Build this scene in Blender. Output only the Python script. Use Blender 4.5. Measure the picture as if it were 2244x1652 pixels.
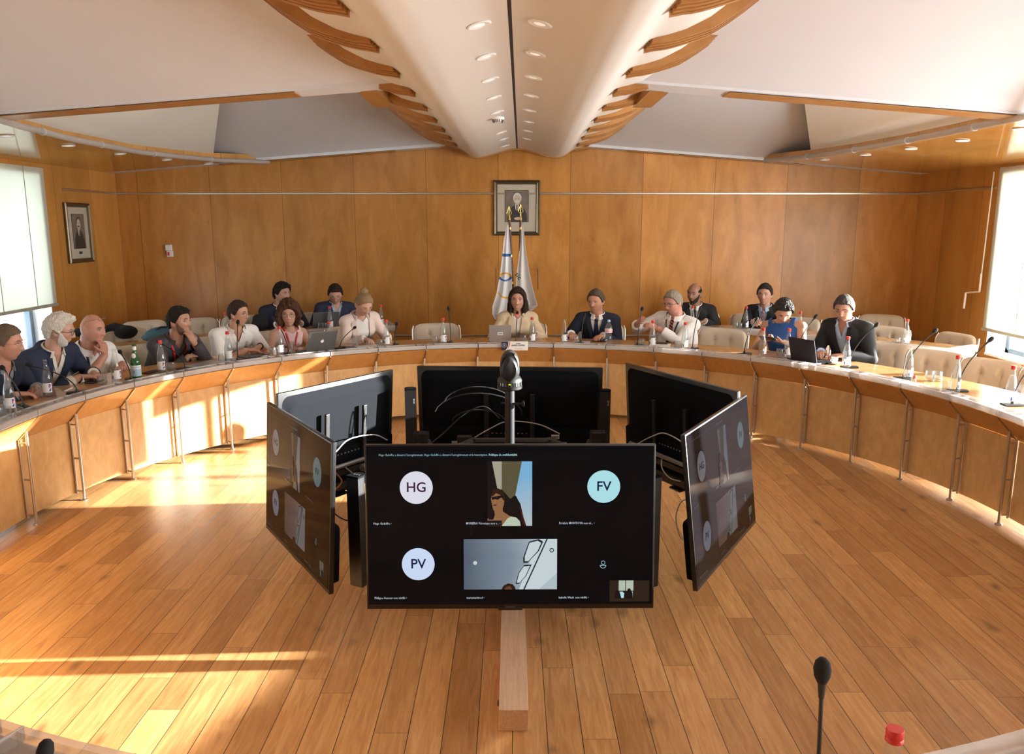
import bpy, bmesh, math, random
from mathutils import Vector, Matrix, noise

random.seed(7)
PI = math.pi
SC = bpy.context.scene
for o_ in list(bpy.data.objects):
    bpy.data.objects.remove(o_, do_unlink=True)
COL = SC.collection

# ------------------------------------------------------------------ camera, view, sky, sun
F_PX, PITCH, CAM_Z = 1756.5, 0.1873, 1.956
cam_data = bpy.data.cameras.new('camera')
cam_data.sensor_width = 36.0
cam_data.lens = F_PX / 2244 * 36.0
cam_data.clip_start = 0.02
cam = bpy.data.objects.new('camera', cam_data)
cam.location = (0, 0, CAM_Z)
cam.rotation_euler = (PI / 2 - PITCH, 0, 0)
COL.objects.link(cam)
SC.camera = cam

SC.view_settings.view_transform = 'Standard'
SC.view_settings.look = 'None'
SC.view_settings.gamma = 1.0
SC.view_settings.use_curve_mapping = False
SC.view_settings.exposure = 0.12

world = bpy.data.worlds.new('daylight')
SC.world = world
world.use_nodes = True
bg = world.node_tree.nodes['Background']
bg.inputs['Strength'].default_value = 21.0
_t = world.node_tree                                      # hazy sky, brighter on the sun's side
_tc = _t.nodes.new('ShaderNodeTexCoord')
_sp = _t.nodes.new('ShaderNodeSeparateXYZ')
_r = _t.nodes.new('ShaderNodeValToRGB')
_m = _t.nodes.new('ShaderNodeMapRange')
_m.inputs['From Min'].default_value = -1.0
_r.color_ramp.elements[0].position = 0.15
_r.color_ramp.elements[0].color = (0.25, 0.29, 0.31, 1)
_r.color_ramp.elements[1].position = 0.85
_r.color_ramp.elements[1].color = (1.0, 0.98, 0.93, 1)
_t.links.new(_tc.outputs['Generated'], _sp.inputs[0])
_t.links.new(_sp.outputs['X'], _m.inputs['Value'])
_t.links.new(_m.outputs[0], _r.inputs[0])
_t.links.new(_r.outputs[0], bg.inputs['Color'])

sun_dir = Vector((-1.0, -0.07, -0.20)).normalized()       # the way the light travels
sd = bpy.data.lights.new('low_sun', 'SUN')
sd.energy = 50.0
sd.angle = math.radians(0.6)
sd.color = (1.0, 0.95, 0.87)
sun = bpy.data.objects.new('low_sun', sd)
sun.rotation_euler = (-sun_dir).to_track_quat('Z', 'Y').to_euler()
sun.location = (12, 6, 5)
COL.objects.link(sun)


def window_light(name, loc, rotz, w, h, power, color):
    l = bpy.data.lights.new(name, 'AREA')
    l.shape = 'RECTANGLE'
    l.size = w
    l.size_y = h
    l.energy = power
    l.color = color
    o = bpy.data.objects.new(name, l)
    o.location = loc
    o.rotation_euler = (PI / 2, 0, rotz)
    COL.objects.link(o)
    return o


# ------------------------------------------------------------------ pixel helpers (a pixel of the photo -> a point on a real surface)
CX, CY = 0.038, 4.893           # centre of the round table


def ray(px, py):
    a = (px - 1122) / F_PX
    b = (826 - py) / F_PX
    return Vector((a, math.cos(PITCH) + b * math.sin(PITCH), -math.sin(PITCH) + b * math.cos(PITCH)))


def on_z(px, py, z):
    v = ray(px, py)
    t = (z - CAM_Z) / v.z
    return Vector((v.x * t, v.y * t, z))


def on_y(px, py, y):
    v = ray(px, py)
    t = y / v.y
    return Vector((v.x * t, y, CAM_Z + v.z * t))


def on_cyl(px, py, r):
    """far intersection with the cylinder of radius r about the table centre"""
    v = ray(px, py)
    a = v.x ** 2 + v.y ** 2
    b = -2 * (v.x * CX + v.y * CY)
    c = CX ** 2 + CY ** 2 - r * r
    t = (-b + math.sqrt(max(b * b - 4 * a * c, 0))) / (2 * a)
    return Vector((v.x * t, v.y * t, CAM_Z + v.z * t))


def at_ring(px, r, z):
    """point at radius r and height z that stands in pixel column px (far half)"""
    lo, hi = -2.2, 2.2

    def col(th):
        x, y = CX + r * math.sin(th), CY + r * math.cos(th)
        d = y * math.cos(PITCH) - (z - CAM_Z) * math.sin(PITCH)
        return 1122 + F_PX * x / d
    lo, hi = -1.55, 1.55
    for _ in range(50):
        m = (lo + hi) / 2
        if col(m) < px:
            lo = m
        else:
            hi = m
    return Vector((CX + r * math.sin(m), CY + r * math.cos(m), z))


def polar(th, r, z=0.0):
    return Vector((CX + r * math.sin(th), CY + r * math.cos(th), z))


def theta_of(p):
    return math.atan2(p.x - CX, p.y - CY)


# ------------------------------------------------------------------ materials
def _nt(name):
    m = bpy.data.materials.new(name)
    m.use_nodes = True
    nt = m.node_tree
    return m, nt, nt.nodes['Principled BSDF']


def N(nt, t, **kw):
    n = nt.nodes.new(t)
    for k, v in kw.items():
        if k in n.inputs:
            n.inputs[k].default_value = v
        else:
            setattr(n, k, v)
    return n


def mat(name, col, rough=0.6, metal=0.0, var=0.06, scale=40.0, spec=0.5, sheen=0.0, emit=None, estr=1.0, bump=0.0, coat=0.0):
    m, nt, b = _nt(name)
    tc = N(nt, 'ShaderNodeTexCoord')
    nz = N(nt, 'ShaderNodeTexNoise')
    nz.inputs['Scale'].default_value = scale
    nz.inputs['Detail'].default_value = 3
    nt.links.new(tc.outputs['Object'], nz.inputs['Vector'])
    mx = N(nt, 'ShaderNodeMix', data_type='RGBA')
    mx.inputs[6].default_value = (*[c * (1 - var) for c in col], 1)
    mx.inputs[7].default_value = (*[min(c * (1 + var), 1) for c in col], 1)
    nt.links.new(nz.outputs['Fac'], mx.inputs[0])
    nt.links.new(mx.outputs[2], b.inputs['Base Color'])
    b.inputs['Roughness'].default_value = rough
    b.inputs['Metallic'].default_value = metal
    b.inputs['Specular IOR Level'].default_value = spec
    if sheen:
        b.inputs['Sheen Weight'].default_value = sheen
    if coat:
        b.inputs['Coat Weight'].default_value = coat
        b.inputs['Coat Roughness'].default_value = 0.1
    if emit:
        b.inputs['Emission Color'].default_value = (*emit, 1)
        b.inputs['Emission Strength'].default_value = estr
    if bump:
        bp = N(nt, 'ShaderNodeBump')
        bp.inputs['Strength'].default_value = bump
        bp.inputs['Distance'].default_value = 0.004
        nt.links.new(nz.outputs['Fac'], bp.inputs['Height'])
        nt.links.new(bp.outputs['Normal'], b.inputs['Normal'])
    return m


def clear_mat(name, tint, alpha, rough=0.05, white=(0.9, 0.9, 0.9), body=0.0):
    """clear glass or acrylic: see-through body, glossy skin by Fresnel, optional milky share"""
    m = bpy.data.materials.new(name)
    m.use_nodes = True
    nt = m.node_tree
    nt.nodes.clear()
    out = N(nt, 'ShaderNodeOutputMaterial')
    tr = N(nt, 'ShaderNodeBsdfTransparent')
    tr.inputs['Color'].default_value = (*tint, 1)
    gl = N(nt, 'ShaderNodeBsdfGlossy')
    gl.inputs['Roughness'].default_value = rough
    df = N(nt, 'ShaderNodeBsdfDiffuse')
    df.inputs['Color'].default_value = (*white, 1)
    nz = N(nt, 'ShaderNodeTexNoise')
    nz.inputs['Scale'].default_value = 8
    mm = N(nt, 'ShaderNodeMapRange')
    mm.inputs['To Min'].default_value = body * 0.9
    mm.inputs['To Max'].default_value = body * 1.1
    nt.links.new(nz.outputs['Fac'], mm.inputs['Value'])
    m1 = N(nt, 'ShaderNodeMixShader')
    nt.links.new(mm.outputs['Result'], m1.inputs[0])
    nt.links.new(tr.outputs[0], m1.inputs[1])
    nt.links.new(df.outputs[0], m1.inputs[2])
    lw = N(nt, 'ShaderNodeLayerWeight')
    lw.inputs['Blend'].default_value = 0.5
    pw = N(nt, 'ShaderNodeMath', operation='POWER')
    pw.inputs[1].default_value = 2.6
    nt.links.new(lw.outputs['Facing'], pw.inputs[0])
    sc_ = N(nt, 'ShaderNodeMath', operation='MULTIPLY_ADD')
    sc_.inputs[1].default_value = alpha
    sc_.inputs[2].default_value = 0.035
    nt.links.new(pw.outputs[0], sc_.inputs[0])
    m2 = N(nt, 'ShaderNodeMixShader')
    nt.links.new(sc_.outputs[0], m2.inputs[0])
    nt.links.new(m1.outputs[0], m2.inputs[1])
    nt.links.new(gl.outputs[0], m2.inputs[2])
    nt.links.new(m2.outputs[0], out.inputs['Surface'])
    return m


def ramp(nt, stops):
    r = N(nt, 'ShaderNodeValToRGB')
    e = r.color_ramp.elements
    e[0].position, e[0].color = stops[0][0], (*stops[0][1], 1)
    e[1].position, e[1].color = stops[1][0], (*stops[1][1], 1)
    for p, c in stops[2:]:
        x = e.new(p)
        x.color = (*c, 1)
    return r


def floor_mat():
    m, nt, b = _nt('oak_planks')
    L = nt.links.new
    tc = N(nt, 'ShaderNodeTexCoord')
    sp = N(nt, 'ShaderNodeSeparateXYZ')
    L(tc.outputs['Object'], sp.inputs[0])

    def mth(op, a, b=None):
        n = N(nt, 'ShaderNodeMath', operation=op)
        for k, v in enumerate((a, b)):
            if v is None:
                continue
            if isinstance(v, (int, float)):
                n.inputs[k].default_value = v
            else:
                L(v, n.inputs[k])
        return n.outputs[0]
    PW = 0.136
    u = mth('DIVIDE', sp.outputs['X'], PW)
    row = mth('FLOOR', u)
    r1 = N(nt, 'ShaderNodeTexWhiteNoise', noise_dimensions='1D')
    L(row, r1.inputs['W'])
    r2 = N(nt, 'ShaderNodeTexWhiteNoise', noise_dimensions='1D')
    L(mth('ADD', row, 71.3), r2.inputs['W'])
    blen = mth('ADD', mth('MULTIPLY', r2.outputs['Value'], 0.75), 0.85)
    v = mth('ADD', mth('DIVIDE', sp.outputs['Y'], blen), mth('MULTIPLY', r1.outputs['Value'], 7.0))
    idx = mth('FLOOR', v)
    cb = N(nt, 'ShaderNodeCombineXYZ')
    L(row, cb.inputs['X'])
    L(idx, cb.inputs['Y'])
    wn = N(nt, 'ShaderNodeTexWhiteNoise', noise_dimensions='2D')
    L(cb.outputs[0], wn.inputs['Vector'])
    gx = mth('LESS_THAN', mth('FRACT', u), 0.0030 / PW)
    gy = mth('LESS_THAN', mth('MULTIPLY', mth('FRACT', v), blen), 0.0022)
    gap = mth('MAXIMUM', gx, mth('MULTIPLY', gy, 0.75))
    # grain
    mp = N(nt, 'ShaderNodeMapping')
    mp.inputs['Scale'].default_value = (26, 2.2, 1)
    L(tc.outputs['Object'], mp.inputs['Vector'])
    off = N(nt, 'ShaderNodeVectorMath', operation='MULTIPLY_ADD')
    off.inputs[1].default_value = (37, 37, 37)
    L(wn.outputs['Color'], off.inputs[0])
    L(mp.outputs[0], off.inputs[2])
    gr = N(nt, 'ShaderNodeTexNoise')
    gr.inputs['Scale'].default_value = 1.6
    gr.inputs['Detail'].default_value = 8
    gr.inputs['Roughness'].default_value = 0.62
    gr.inputs['Distortion'].default_value = 0.9
    L(off.outputs[0], gr.inputs['Vector'])
    # knots
    vo = N(nt, 'ShaderNodeTexVoronoi')
    vo.inputs['Scale'].default_value = 1.0
    mk = N(nt, 'ShaderNodeMapping')
    mk.inputs['Scale'].default_value = (4.6, 2.1, 1)
    L(tc.outputs['Object'], mk.inputs['Vector'])
    nd = N(nt, 'ShaderNodeTexNoise')
    nd.inputs['Scale'].default_value = 9
    L(tc.outputs['Object'], nd.inputs['Vector'])
    ad = N(nt, 'ShaderNodeVectorMath', operation='MULTIPLY_ADD')
    ad.inputs[1].default_value = (0.22, 0.22, 0.22)
    L(nd.outputs['Color'], ad.inputs[0])
    L(mk.outputs[0], ad.inputs[2])
    L(ad.outputs[0], vo.inputs['Vector'])
    kr = N(nt, 'ShaderNodeMapRange')
    kr.inputs['From Min'].default_value = 0.02
    kr.inputs['From Max'].default_value = 0.17
    kr.inputs['To Min'].default_value = 0.38
    kr.inputs['To Max'].default_value = 1.0
    L(vo.outputs['Distance'], kr.inputs['Value'])
    base = ramp(nt, [(0.25, (0.36, 0.180, 0.064)), (0.75, (0.64, 0.390, 0.178)), (0.5, (0.52, 0.288, 0.113))])
    L(gr.outputs['Fac'], base.inputs[0])
    tone = ramp(nt, [(0.0, (0.76, 0.70, 0.65)), (1.0, (1.13, 1.13, 1.12)), (0.5, (0.96, 0.94, 0.93))])
    L(wn.outputs['Value'], tone.inputs[0])
    mu = N(nt, 'ShaderNodeMix', data_type='RGBA', blend_type='MULTIPLY')
    mu.inputs[0].default_value = 1
    L(base.outputs[0], mu.inputs[6])
    L(tone.outputs[0], mu.inputs[7])
    mu2 = N(nt, 'ShaderNodeMix', data_type='RGBA', blend_type='MULTIPLY')
    mu2.inputs[0].default_value = 1
    L(mu.outputs[2], mu2.inputs[6])
    L(kr.outputs[0], mu2.inputs[7])
    mj = N(nt, 'ShaderNodeMix', data_type='RGBA')
    L(gap, mj.inputs[0])
    L(mu2.outputs[2], mj.inputs[6])
    mj.inputs[7].default_value = (0.03, 0.012, 0.004, 1)
    L(mj.outputs[2], b.inputs['Base Color'])
    b.inputs['Roughness'].default_value = 0.34
    b.inputs['Specular IOR Level'].default_value = 0.45
    bp = N(nt, 'ShaderNodeBump')
    bp.inputs['Strength'].default_value = 0.25
    bp.inputs['Distance'].default_value = 0.002
    inv = N(nt, 'ShaderNodeMath', operation='SUBTRACT')
    inv.inputs[0].default_value = 1
    L(gap, inv.inputs[1])
    L(inv.outputs[0], bp.inputs['Height'])
    L(bp.outputs[0], b.inputs['Normal'])
    return m


def veneer(name, c1, c2, panel=0.0, rough=0.35, axis='X', scale=(3.0, 3.0, 0.8), spot=0.35, spec=0.5, tone_amp=0.12, offs=0.0):
    """figured maple/anigre veneer; with panel>0 every panel of that width gets its own tone and a thin joint"""
    m, nt, b = _nt(name)
    L = nt.links.new
    tc = N(nt, 'ShaderNodeTexCoord')
    mp = N(nt, 'ShaderNodeMapping')
    mp.inputs['Scale'].default_value = scale
    L(tc.outputs['Object'], mp.inputs['Vector'])
    n1 = N(nt, 'ShaderNodeTexNoise')
    n1.inputs['Scale'].default_value = 2.0
    n1.inputs['Detail'].default_value = 7
    n1.inputs['Roughness'].default_value = 0.6
    n1.inputs['Distortion'].default_value = 0.5
    L(mp.outputs[0], n1.inputs['Vector'])
    n2 = N(nt, 'ShaderNodeTexNoise')
    n2.inputs['Scale'].default_value = 9.0
    n2.inputs['Detail'].default_value = 4
    L(mp.outputs[0], n2.inputs['Vector'])
    rr = N(nt, 'ShaderNodeMapRange')
    rr.inputs['From Min'].default_value = 0.62
    rr.inputs['From Max'].default_value = 0.80
    rr.inputs['To Min'].default_value = 1.0
    rr.inputs['To Max'].default_value = 1.0 - spot
    L(n2.outputs['Fac'], rr.inputs['Value'])
    cr = ramp(nt, [(0.30, c1), (0.70, c2)])
    L(n1.outputs['Fac'], cr.inputs[0])
    mu = N(nt, 'ShaderNodeMix', data_type='RGBA', blend_type='MULTIPLY')
    mu.inputs[0].default_value = 1
    L(cr.outputs[0], mu.inputs[6])
    L(rr.outputs[0], mu.inputs[7])
    last = mu.outputs[2]
    if panel:
        sp = N(nt, 'ShaderNodeSeparateXYZ')
        L(tc.outputs['Object'], sp.inputs[0])
        ao = N(nt, 'ShaderNodeMath', operation='ADD')
        ao.inputs[1].default_value = offs
        L(sp.outputs[axis], ao.inputs[0])
        d = N(nt, 'ShaderNodeMath', operation='DIVIDE')
        d.inputs[1].default_value = panel
        L(ao.outputs[0], d.inputs[0])
        fl = N(nt, 'ShaderNodeMath', operation='FLOOR')
        L(d.outputs[0], fl.inputs[0])
        wn = N(nt, 'ShaderNodeTexWhiteNoise', noise_dimensions='1D')
        L(fl.outputs[0], wn.inputs['W'])
        tr = N(nt, 'ShaderNodeMapRange')
        tr.inputs['To Min'].default_value = 1 - tone_amp
        tr.inputs['To Max'].default_value = 1 + tone_amp
        L(wn.outputs['Value'], tr.inputs['Value'])
        m3 = N(nt, 'ShaderNodeMix', data_type='RGBA', blend_type='MULTIPLY')
        m3.inputs[0].default_value = 1
        L(last, m3.inputs[6])
        L(tr.outputs[0], m3.inputs[7])
        fr = N(nt, 'ShaderNodeMath', operation='FRACT')
        L(d.outputs[0], fr.inputs[0])
        lt = N(nt, 'ShaderNodeMath', operation='LESS_THAN')
        lt.inputs[1].default_value = 0.007 / panel
        L(fr.outputs[0], lt.inputs[0])
        m4 = N(nt, 'ShaderNodeMix', data_type='RGBA')
        L(lt.outputs[0], m4.inputs[0])
        L(m3.outputs[2], m4.inputs[6])
        m4.inputs[7].default_value = (*[c * 0.55 for c in c1], 1)
        last = m4.outputs[2]
    L(last, b.inputs['Base Color'])
    b.inputs['Roughness'].default_value = rough
    b.inputs['Specular IOR Level'].default_value = spec
    return m


def blind_mat(name, col):
    m = bpy.data.materials.new(name)
    m.use_nodes = True
    nt = m.node_tree
    nt.nodes.clear()
    out = N(nt, 'ShaderNodeOutputMaterial')
    a = N(nt, 'ShaderNodeBsdfTranslucent')
    d = N(nt, 'ShaderNodeBsdfDiffuse')
    tc = N(nt, 'ShaderNodeTexCoord')
    nz = N(nt, 'ShaderNodeTexNoise')
    nz.inputs['Scale'].default_value = 60
    nt.links.new(tc.outputs['Object'], nz.inputs['Vector'])
    cr = ramp(nt, [(0.3, tuple(c * 0.95 for c in col)), (0.7, col)])
    nt.links.new(nz.outputs['Fac'], cr.inputs[0])
    nt.links.new(cr.outputs[0], a.inputs['Color'])
    nt.links.new(cr.outputs[0], d.inputs['Color'])
    mx = N(nt, 'ShaderNodeMixShader')
    mx.inputs[0].default_value = 0.45
    nt.links.new(a.outputs[0], mx.inputs[1])
    nt.links.new(d.outputs[0], mx.inputs[2])
    nt.links.new(mx.outputs[0], out.inputs['Surface'])
    return m


for i_, (xx_, w_, col_) in enumerate(((2.35, 15, (1.0, 0.88, 0.78)), (-2.35, 8, (0.95, 0.93, 1.0)))):
    # right cove lamp behind the cross beam; left one added to brighten its bay
    o_ = window_light('cove_fill_lamp_%d' % (i_ + 1), (xx_, 6.20, 3.12), 0, 1.8, 0.06, w_, col_)
    o_.rotation_euler = (PI / 2 + math.radians(40), 0, 0)
o_ = window_light('cove_fill_lamp_3', (3.78, 3.0, 2.80), 0, 0.10, 4.9, 30, (1.0, 0.88, 0.76))
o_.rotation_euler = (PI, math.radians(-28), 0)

M = {}
M['floor'] = floor_mat()
M['wall'] = veneer('anigre_wall', (0.40, 0.165, 0.032), (0.60, 0.280, 0.072), panel=0.93, rough=0.30, scale=(2.6, 2.6, 0.8), spot=0.30, spec=0.35, offs=0.18, tone_amp=0.17)
M['wall_side'] = veneer('anigre_side_wall', (0.42, 0.175, 0.034), (0.58, 0.275, 0.068), panel=0.78, rough=0.34, spec=0.35, axis='Y', scale=(1.7, 1.7, 0.45), spot=0.22, offs=0.2)
M['soffit'] = veneer('glossy_soffit_wood', (0.40, 0.19, 0.048), (0.54, 0.27, 0.075), panel=0.62, rough=0.09, axis='Y', scale=(0.5, 2.5, 1), spot=0.1, spec=0.75)
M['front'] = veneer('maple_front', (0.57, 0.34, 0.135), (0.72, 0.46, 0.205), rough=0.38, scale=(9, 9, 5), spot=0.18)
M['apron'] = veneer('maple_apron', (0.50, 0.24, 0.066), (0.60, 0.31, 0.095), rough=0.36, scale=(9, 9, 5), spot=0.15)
M['top'] = veneer('desk_top_wood', (0.40, 0.21, 0.085), (0.54, 0.31, 0.14), rough=0.17, scale=(3, 3, 3), spot=0.12, spec=0.6)
M['rib'] = veneer('rib_wood', (0.34, 0.15, 0.042), (0.45, 0.22, 0.070), rough=0.35, scale=(3, 3, 3), spot=0.1)
M['beamwood'] = veneer('pale_oak', (0.50, 0.34, 0.22), (0.66, 0.49, 0.36), rough=0.55, scale=(40, 2.0, 40), spot=0.15)
M['white'] = mat('ceiling_white', (0.62, 0.625, 0.66), 0.75, var=0.02, scale=3)
M['vault'] = mat('vault_cream', (0.70, 0.67, 0.63), 0.50, var=0.02, scale=3)
M['cream'] = mat('cream_fascia', (0.76, 0.74, 0.68), 0.7, var=0.02, scale=3)
M['dark'] = mat('dark_gap', (0.02, 0.015, 0.012), 0.8)
M['steel'] = mat('brushed_steel', (0.50, 0.46, 0.42), 0.35, metal=1.0)
M['chrome'] = mat('chrome', (0.78, 0.78, 0.78), 0.16, metal=1.0)
M['trim'] = mat('chrome_trim', (0.62, 0.58, 0.52), 0.28, metal=1.0)
M['acrylic'] = clear_mat('clear_acrylic', (0.93, 0.92, 0.91), 0.5, 0.10, (0.84, 0.82, 0.81), 0.42)
M['plate'] = clear_mat('clear_acrylic_plate', (0.93, 0.92, 0.91), 0.6, 0.10, (0.84, 0.82, 0.81), 0.10)
M['acrylic2'] = clear_mat('clear_acrylic_tube', (0.80, 0.78, 0.77), 0.35, 0.2, (0.62, 0.57, 0.54), 0.45)
M['glass'] = clear_mat('bottle_glass', (0.93, 0.95, 0.95), 0.70, 0.04, (1, 1, 1), 0.035)
M['pane'] = clear_mat('window_glass', (0.96, 0.98, 1.0), 0.15, 0.0)
M['green_glass'] = clear_mat('green_glass', (0.10, 0.42, 0.16), 0.4, 0.05, (0.1, 0.4, 0.15), 0.2)
M['water'] = clear_mat('water', (0.95, 0.97, 0.98), 0.2, 0.02, (1, 1, 1), 0.03)
M['red'] = mat('red_cap', (0.62, 0.035, 0.03), 0.4)
M['blue'] = mat('blue_print', (0.03, 0.10, 0.42), 0.5)
M['pale_blue'] = mat('pale_blue', (0.30, 0.48, 0.72), 0.4)
M['label'] = mat('label_paper', (0.80, 0.80, 0.79), 0.6, var=0.03)
M['pink'] = mat('pink_print', (0.75, 0.28, 0.32), 0.5)
M['black'] = mat('black_plastic', (0.013, 0.013, 0.014), 0.42)
M['black_soft'] = mat('black_foam', (0.010, 0.010, 0.011), 0.95)
M['tv_back'] = mat('tv_rear_black', (0.0075, 0.0085, 0.0105), 0.85, spec=0.04, scale=300, bump=0.15)
M['tv_bezel'] = mat('tv_bezel', (0.008, 0.008, 0.008), 0.3)
M['grey_metal'] = mat('grey_tube', (0.26, 0.27, 0.29), 0.35, metal=0.8)
M['leather'] = mat('cream_leather', (0.60, 0.52, 0.41), 0.45, var=0.04, scale=25)
M['paper'] = mat('white_paper', (0.82, 0.81, 0.79), 0.7, var=0.02)
M['silver'] = mat('silver_alu', (0.55, 0.55, 0.56), 0.35, metal=0.7)
M['spacegrey'] = mat('dark_grey_alu', (0.16, 0.165, 0.165), 0.4, metal=0.5)
M['navyprint'] = mat('navy_print', (0.012, 0.016, 0.05), 0.5)
M['frame_window'] = mat('blue_grey_window_frame', (0.11, 0.145, 0.19), 0.45)
M['reveal'] = mat('white_reveal', (0.80, 0.80, 0.80), 0.6)
M['blind'] = blind_mat('roller_blind_fabric', (0.80, 0.80, 0.72))
M['blind_edge'] = mat('blind_edge', (0.40, 0.38, 0.30), 0.7)
M['plaster'] = mat('plaster', (0.10, 0.055, 0.025), 0.8)
M['gold'] = mat('brass', (0.72, 0.50, 0.16), 0.3, metal=0.9)
M['pole'] = mat('dark_wood_pole', (0.10, 0.032, 0.016), 0.3)
M['frame'] = mat('bronze_frame', (0.13, 0.095, 0.055), 0.30, metal=0.6, scale=80, var=0.35)
M['mat_board'] = mat('cream_mat_board', (0.46, 0.41, 0.33), 0.7, var=0.02)
M['photo_dark'] = mat('portrait_dark', (0.035, 0.030, 0.028), 0.5)
M['photo_bg'] = mat('portrait_backdrop', (0.17, 0.14, 0.11), 0.5, var=0.5, scale=9)
M['photo_skin'] = mat('portrait_skin', (0.50, 0.42, 0.34), 0.5)
M['photo_hair'] = mat('portrait_hair', (0.62, 0.60, 0.56), 0.5)
M['cable_white'] = mat('grey_cable', (0.42, 0.42, 0.42), 0.5)
M['copper'] = mat('orange_cable', (0.40, 0.13, 0.04), 0.5)
M['lamp'] = mat('lamp_diffuser', (0.85, 0.85, 0.82), 0.5, emit=(1.0, 0.96, 0.9), estr=0.40)
M['teal'] = mat('teal_backpack', (0.045, 0.115, 0.15), 0.8)
M['coat'] = mat('black_coat', (0.012, 0.012, 0.016), 0.9)
M['china'] = mat('white_china', (0.80, 0.78, 0.74), 0.15)


# ------------------------------------------------------------------ mesh helper
class MB:
    def __init__(s):
        s.v, s.f, s.m, s.mats = [], [], [], []

    def mi(s, material):
        if material not in s.mats:
            s.mats.append(material)
        return s.mats.index(material)

    def add(s, vs, fs, m=None):
        n = len(s.v)
        s.v += [Vector(a) for a in vs]
        k = s.mi(m) if m else 0
        for f in fs:
            s.f.append([i + n for i in f])
            s.m.append(k)
        return s

    def box(s, c, size, rot=None, m=None):
        hx, hy, hz = [a / 2 for a in size]
        vs = [Vector((x, y, z)) for z in (-hz, hz) for y in (-hy, hy) for x in (-hx, hx)]
        if rot is not None:
            vs = [rot @ v for v in vs]
        c = Vector(c)
        return s.add([v + c for v in vs], [(0, 2, 3, 1), (4, 5, 7, 6), (0, 1, 5, 4), (2, 6, 7, 3), (0, 4, 6, 2), (1, 3, 7, 5)], m)

    def rbox(s, c, size, r=0.01, seg=2, rot=None, m=None):
        bm = bmesh.new()
        bmesh.ops.create_cube(bm, size=1)
        for v in bm.verts:
            v.co = Vector((v.co.x * size[0], v.co.y * size[1], v.co.z * size[2]))
        bmesh.ops.bevel(bm, geom=bm.edges[:], offset=min(r, min(size) * 0.49), segments=seg, affect='EDGES', profile=0.5)
        c = Vector(c)
        vs = [((rot @ v.co) if rot is not None else v.co.copy()) + c for v in bm.verts]
        bm.verts.index_update()
        s.add(vs, [[v.index for v in f.verts] for f in bm.faces], m)
        bm.free()
        return s

    def loft(s, rings, cap=True, closed=True, m=None):
        n = len(rings[0])
        vs = [p for r in rings for p in r]
        fs = []
        for i in range(len(rings) - 1):
            for j in range(n if closed else n - 1):
                a, b = i * n + j, i * n + (j + 1) % n
                fs.append((a, b, b + n, a + n))
        if cap and closed:
            fs.append(tuple(range(n - 1, -1, -1)))
            fs.append(tuple(range((len(rings) - 1) * n, len(rings) * n)))
        return s.add(vs, fs, m)

    def tube(s, pts, r, n=10, m=None, flat=None):
        pts = [Vector(p) for p in pts]
        rs = r if isinstance(r, (list, tuple)) else [r] * len(pts)
        rings = []
        up = None
        for i, p in enumerate(pts):
            d = (pts[min(i + 1, len(pts) - 1)] - pts[max(i - 1, 0)])
            if d.length < 1e-9:
                d = Vector((0, 0, 1))
            d.normalize()
            if up is None:
                up = Vector((0, 0, 1)) if abs(d.z) < 0.9 else Vector((1, 0, 0))
            a = d.cross(up)
            if a.length < 1e-6:
                a = d.orthogonal()
            a.normalize()
            b = a.cross(d).normalized()
            up = b
            k = flat if flat else 1.0
            rings.append([p + a * math.cos(2 * PI * j / n) * rs[i] + b * math.sin(2 * PI * j / n) * rs[i] * k for j in range(n)])
        return s.loft(rings, m=m)

    def lathe(s, c, prof, n=20, m=None, axis=None):
        c = Vector(c)
        rings = []
        for r, z in prof:
            rings.append([Vector((r * math.cos(2 * PI * j / n), r * math.sin(2 * PI * j / n), z)) for j in range(n)])
        if axis is not None:
            q = Vector(axis).normalized().to_track_quat('Z', 'Y')
            rings = [[q @ p for p in r] for r in rings]
        return s.loft([[p + c for p in r] for r in rings], m=m)

    def ellip(s, c, r, n=16, k=10, rot=None, m=None):
        c = Vector(c)
        rr = (r, r, r) if isinstance(r, (int, float)) else r
        vs, fs = [], []
        for i in range(k + 1):
            a = PI * i / k
            for j in range(n):
                b = 2 * PI * j / n
                p = Vector((rr[0] * math.sin(a) * math.cos(b), rr[1] * math.sin(a) * math.sin(b), rr[2] * math.cos(a)))
                vs.append((rot @ p if rot is not None else p) + c)
        for i in range(k):
            for j in range(n):
                a0, b0 = i * n + j, i * n + (j + 1) % n
                fs.append((a0, a0 + n, b0 + n, b0))
        return s.add(vs, fs, m)

    def prism(s, pts, z0, z1, m=None):
        n = len(pts)
        vs = [Vector((p[0], p[1], z0)) for p in pts] + [Vector((p[0], p[1], z1)) for p in pts]
        fs = [tuple(range(n - 1, -1, -1)), tuple(range(n, 2 * n))]
        for i in range(n):
            j = (i + 1) % n
            fs.append((i, j, j + n, i + n))
        return s.add(vs, fs, m)

    def mesh(s, name, material=None, smooth=False):
        me = bpy.data.meshes.new(name)
        me.from_pydata([tuple(v) for v in s.v], [], s.f)
        if s.mats:
            for mm in s.mats:
                me.materials.append(mm)
            me.polygons.foreach_set('material_index', s.m)
        if material:
            me.materials.clear()
            me.materials.append(material)
        me.validate()
        bm = bmesh.new()
        bm.from_mesh(me)
        bmesh.ops.remove_doubles(bm, verts=bm.verts, dist=1e-6)
        bmesh.ops.recalc_face_normals(bm, faces=bm.faces)
        bm.to_mesh(me)
        bm.free()
        if smooth:
            me.polygons.foreach_set('use_smooth', [True] * len(me.polygons))
            try:
                me.set_sharp_from_angle(angle=math.radians(42))
            except Exception:
                pass
        me.update()
        return me

    def build(s, name, material=None, parent=None, smooth=False):
        o = bpy.data.objects.new(name, s.mesh(name, material, smooth))
        COL.objects.link(o)
        if parent:
            o.parent = parent
        return o


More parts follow.
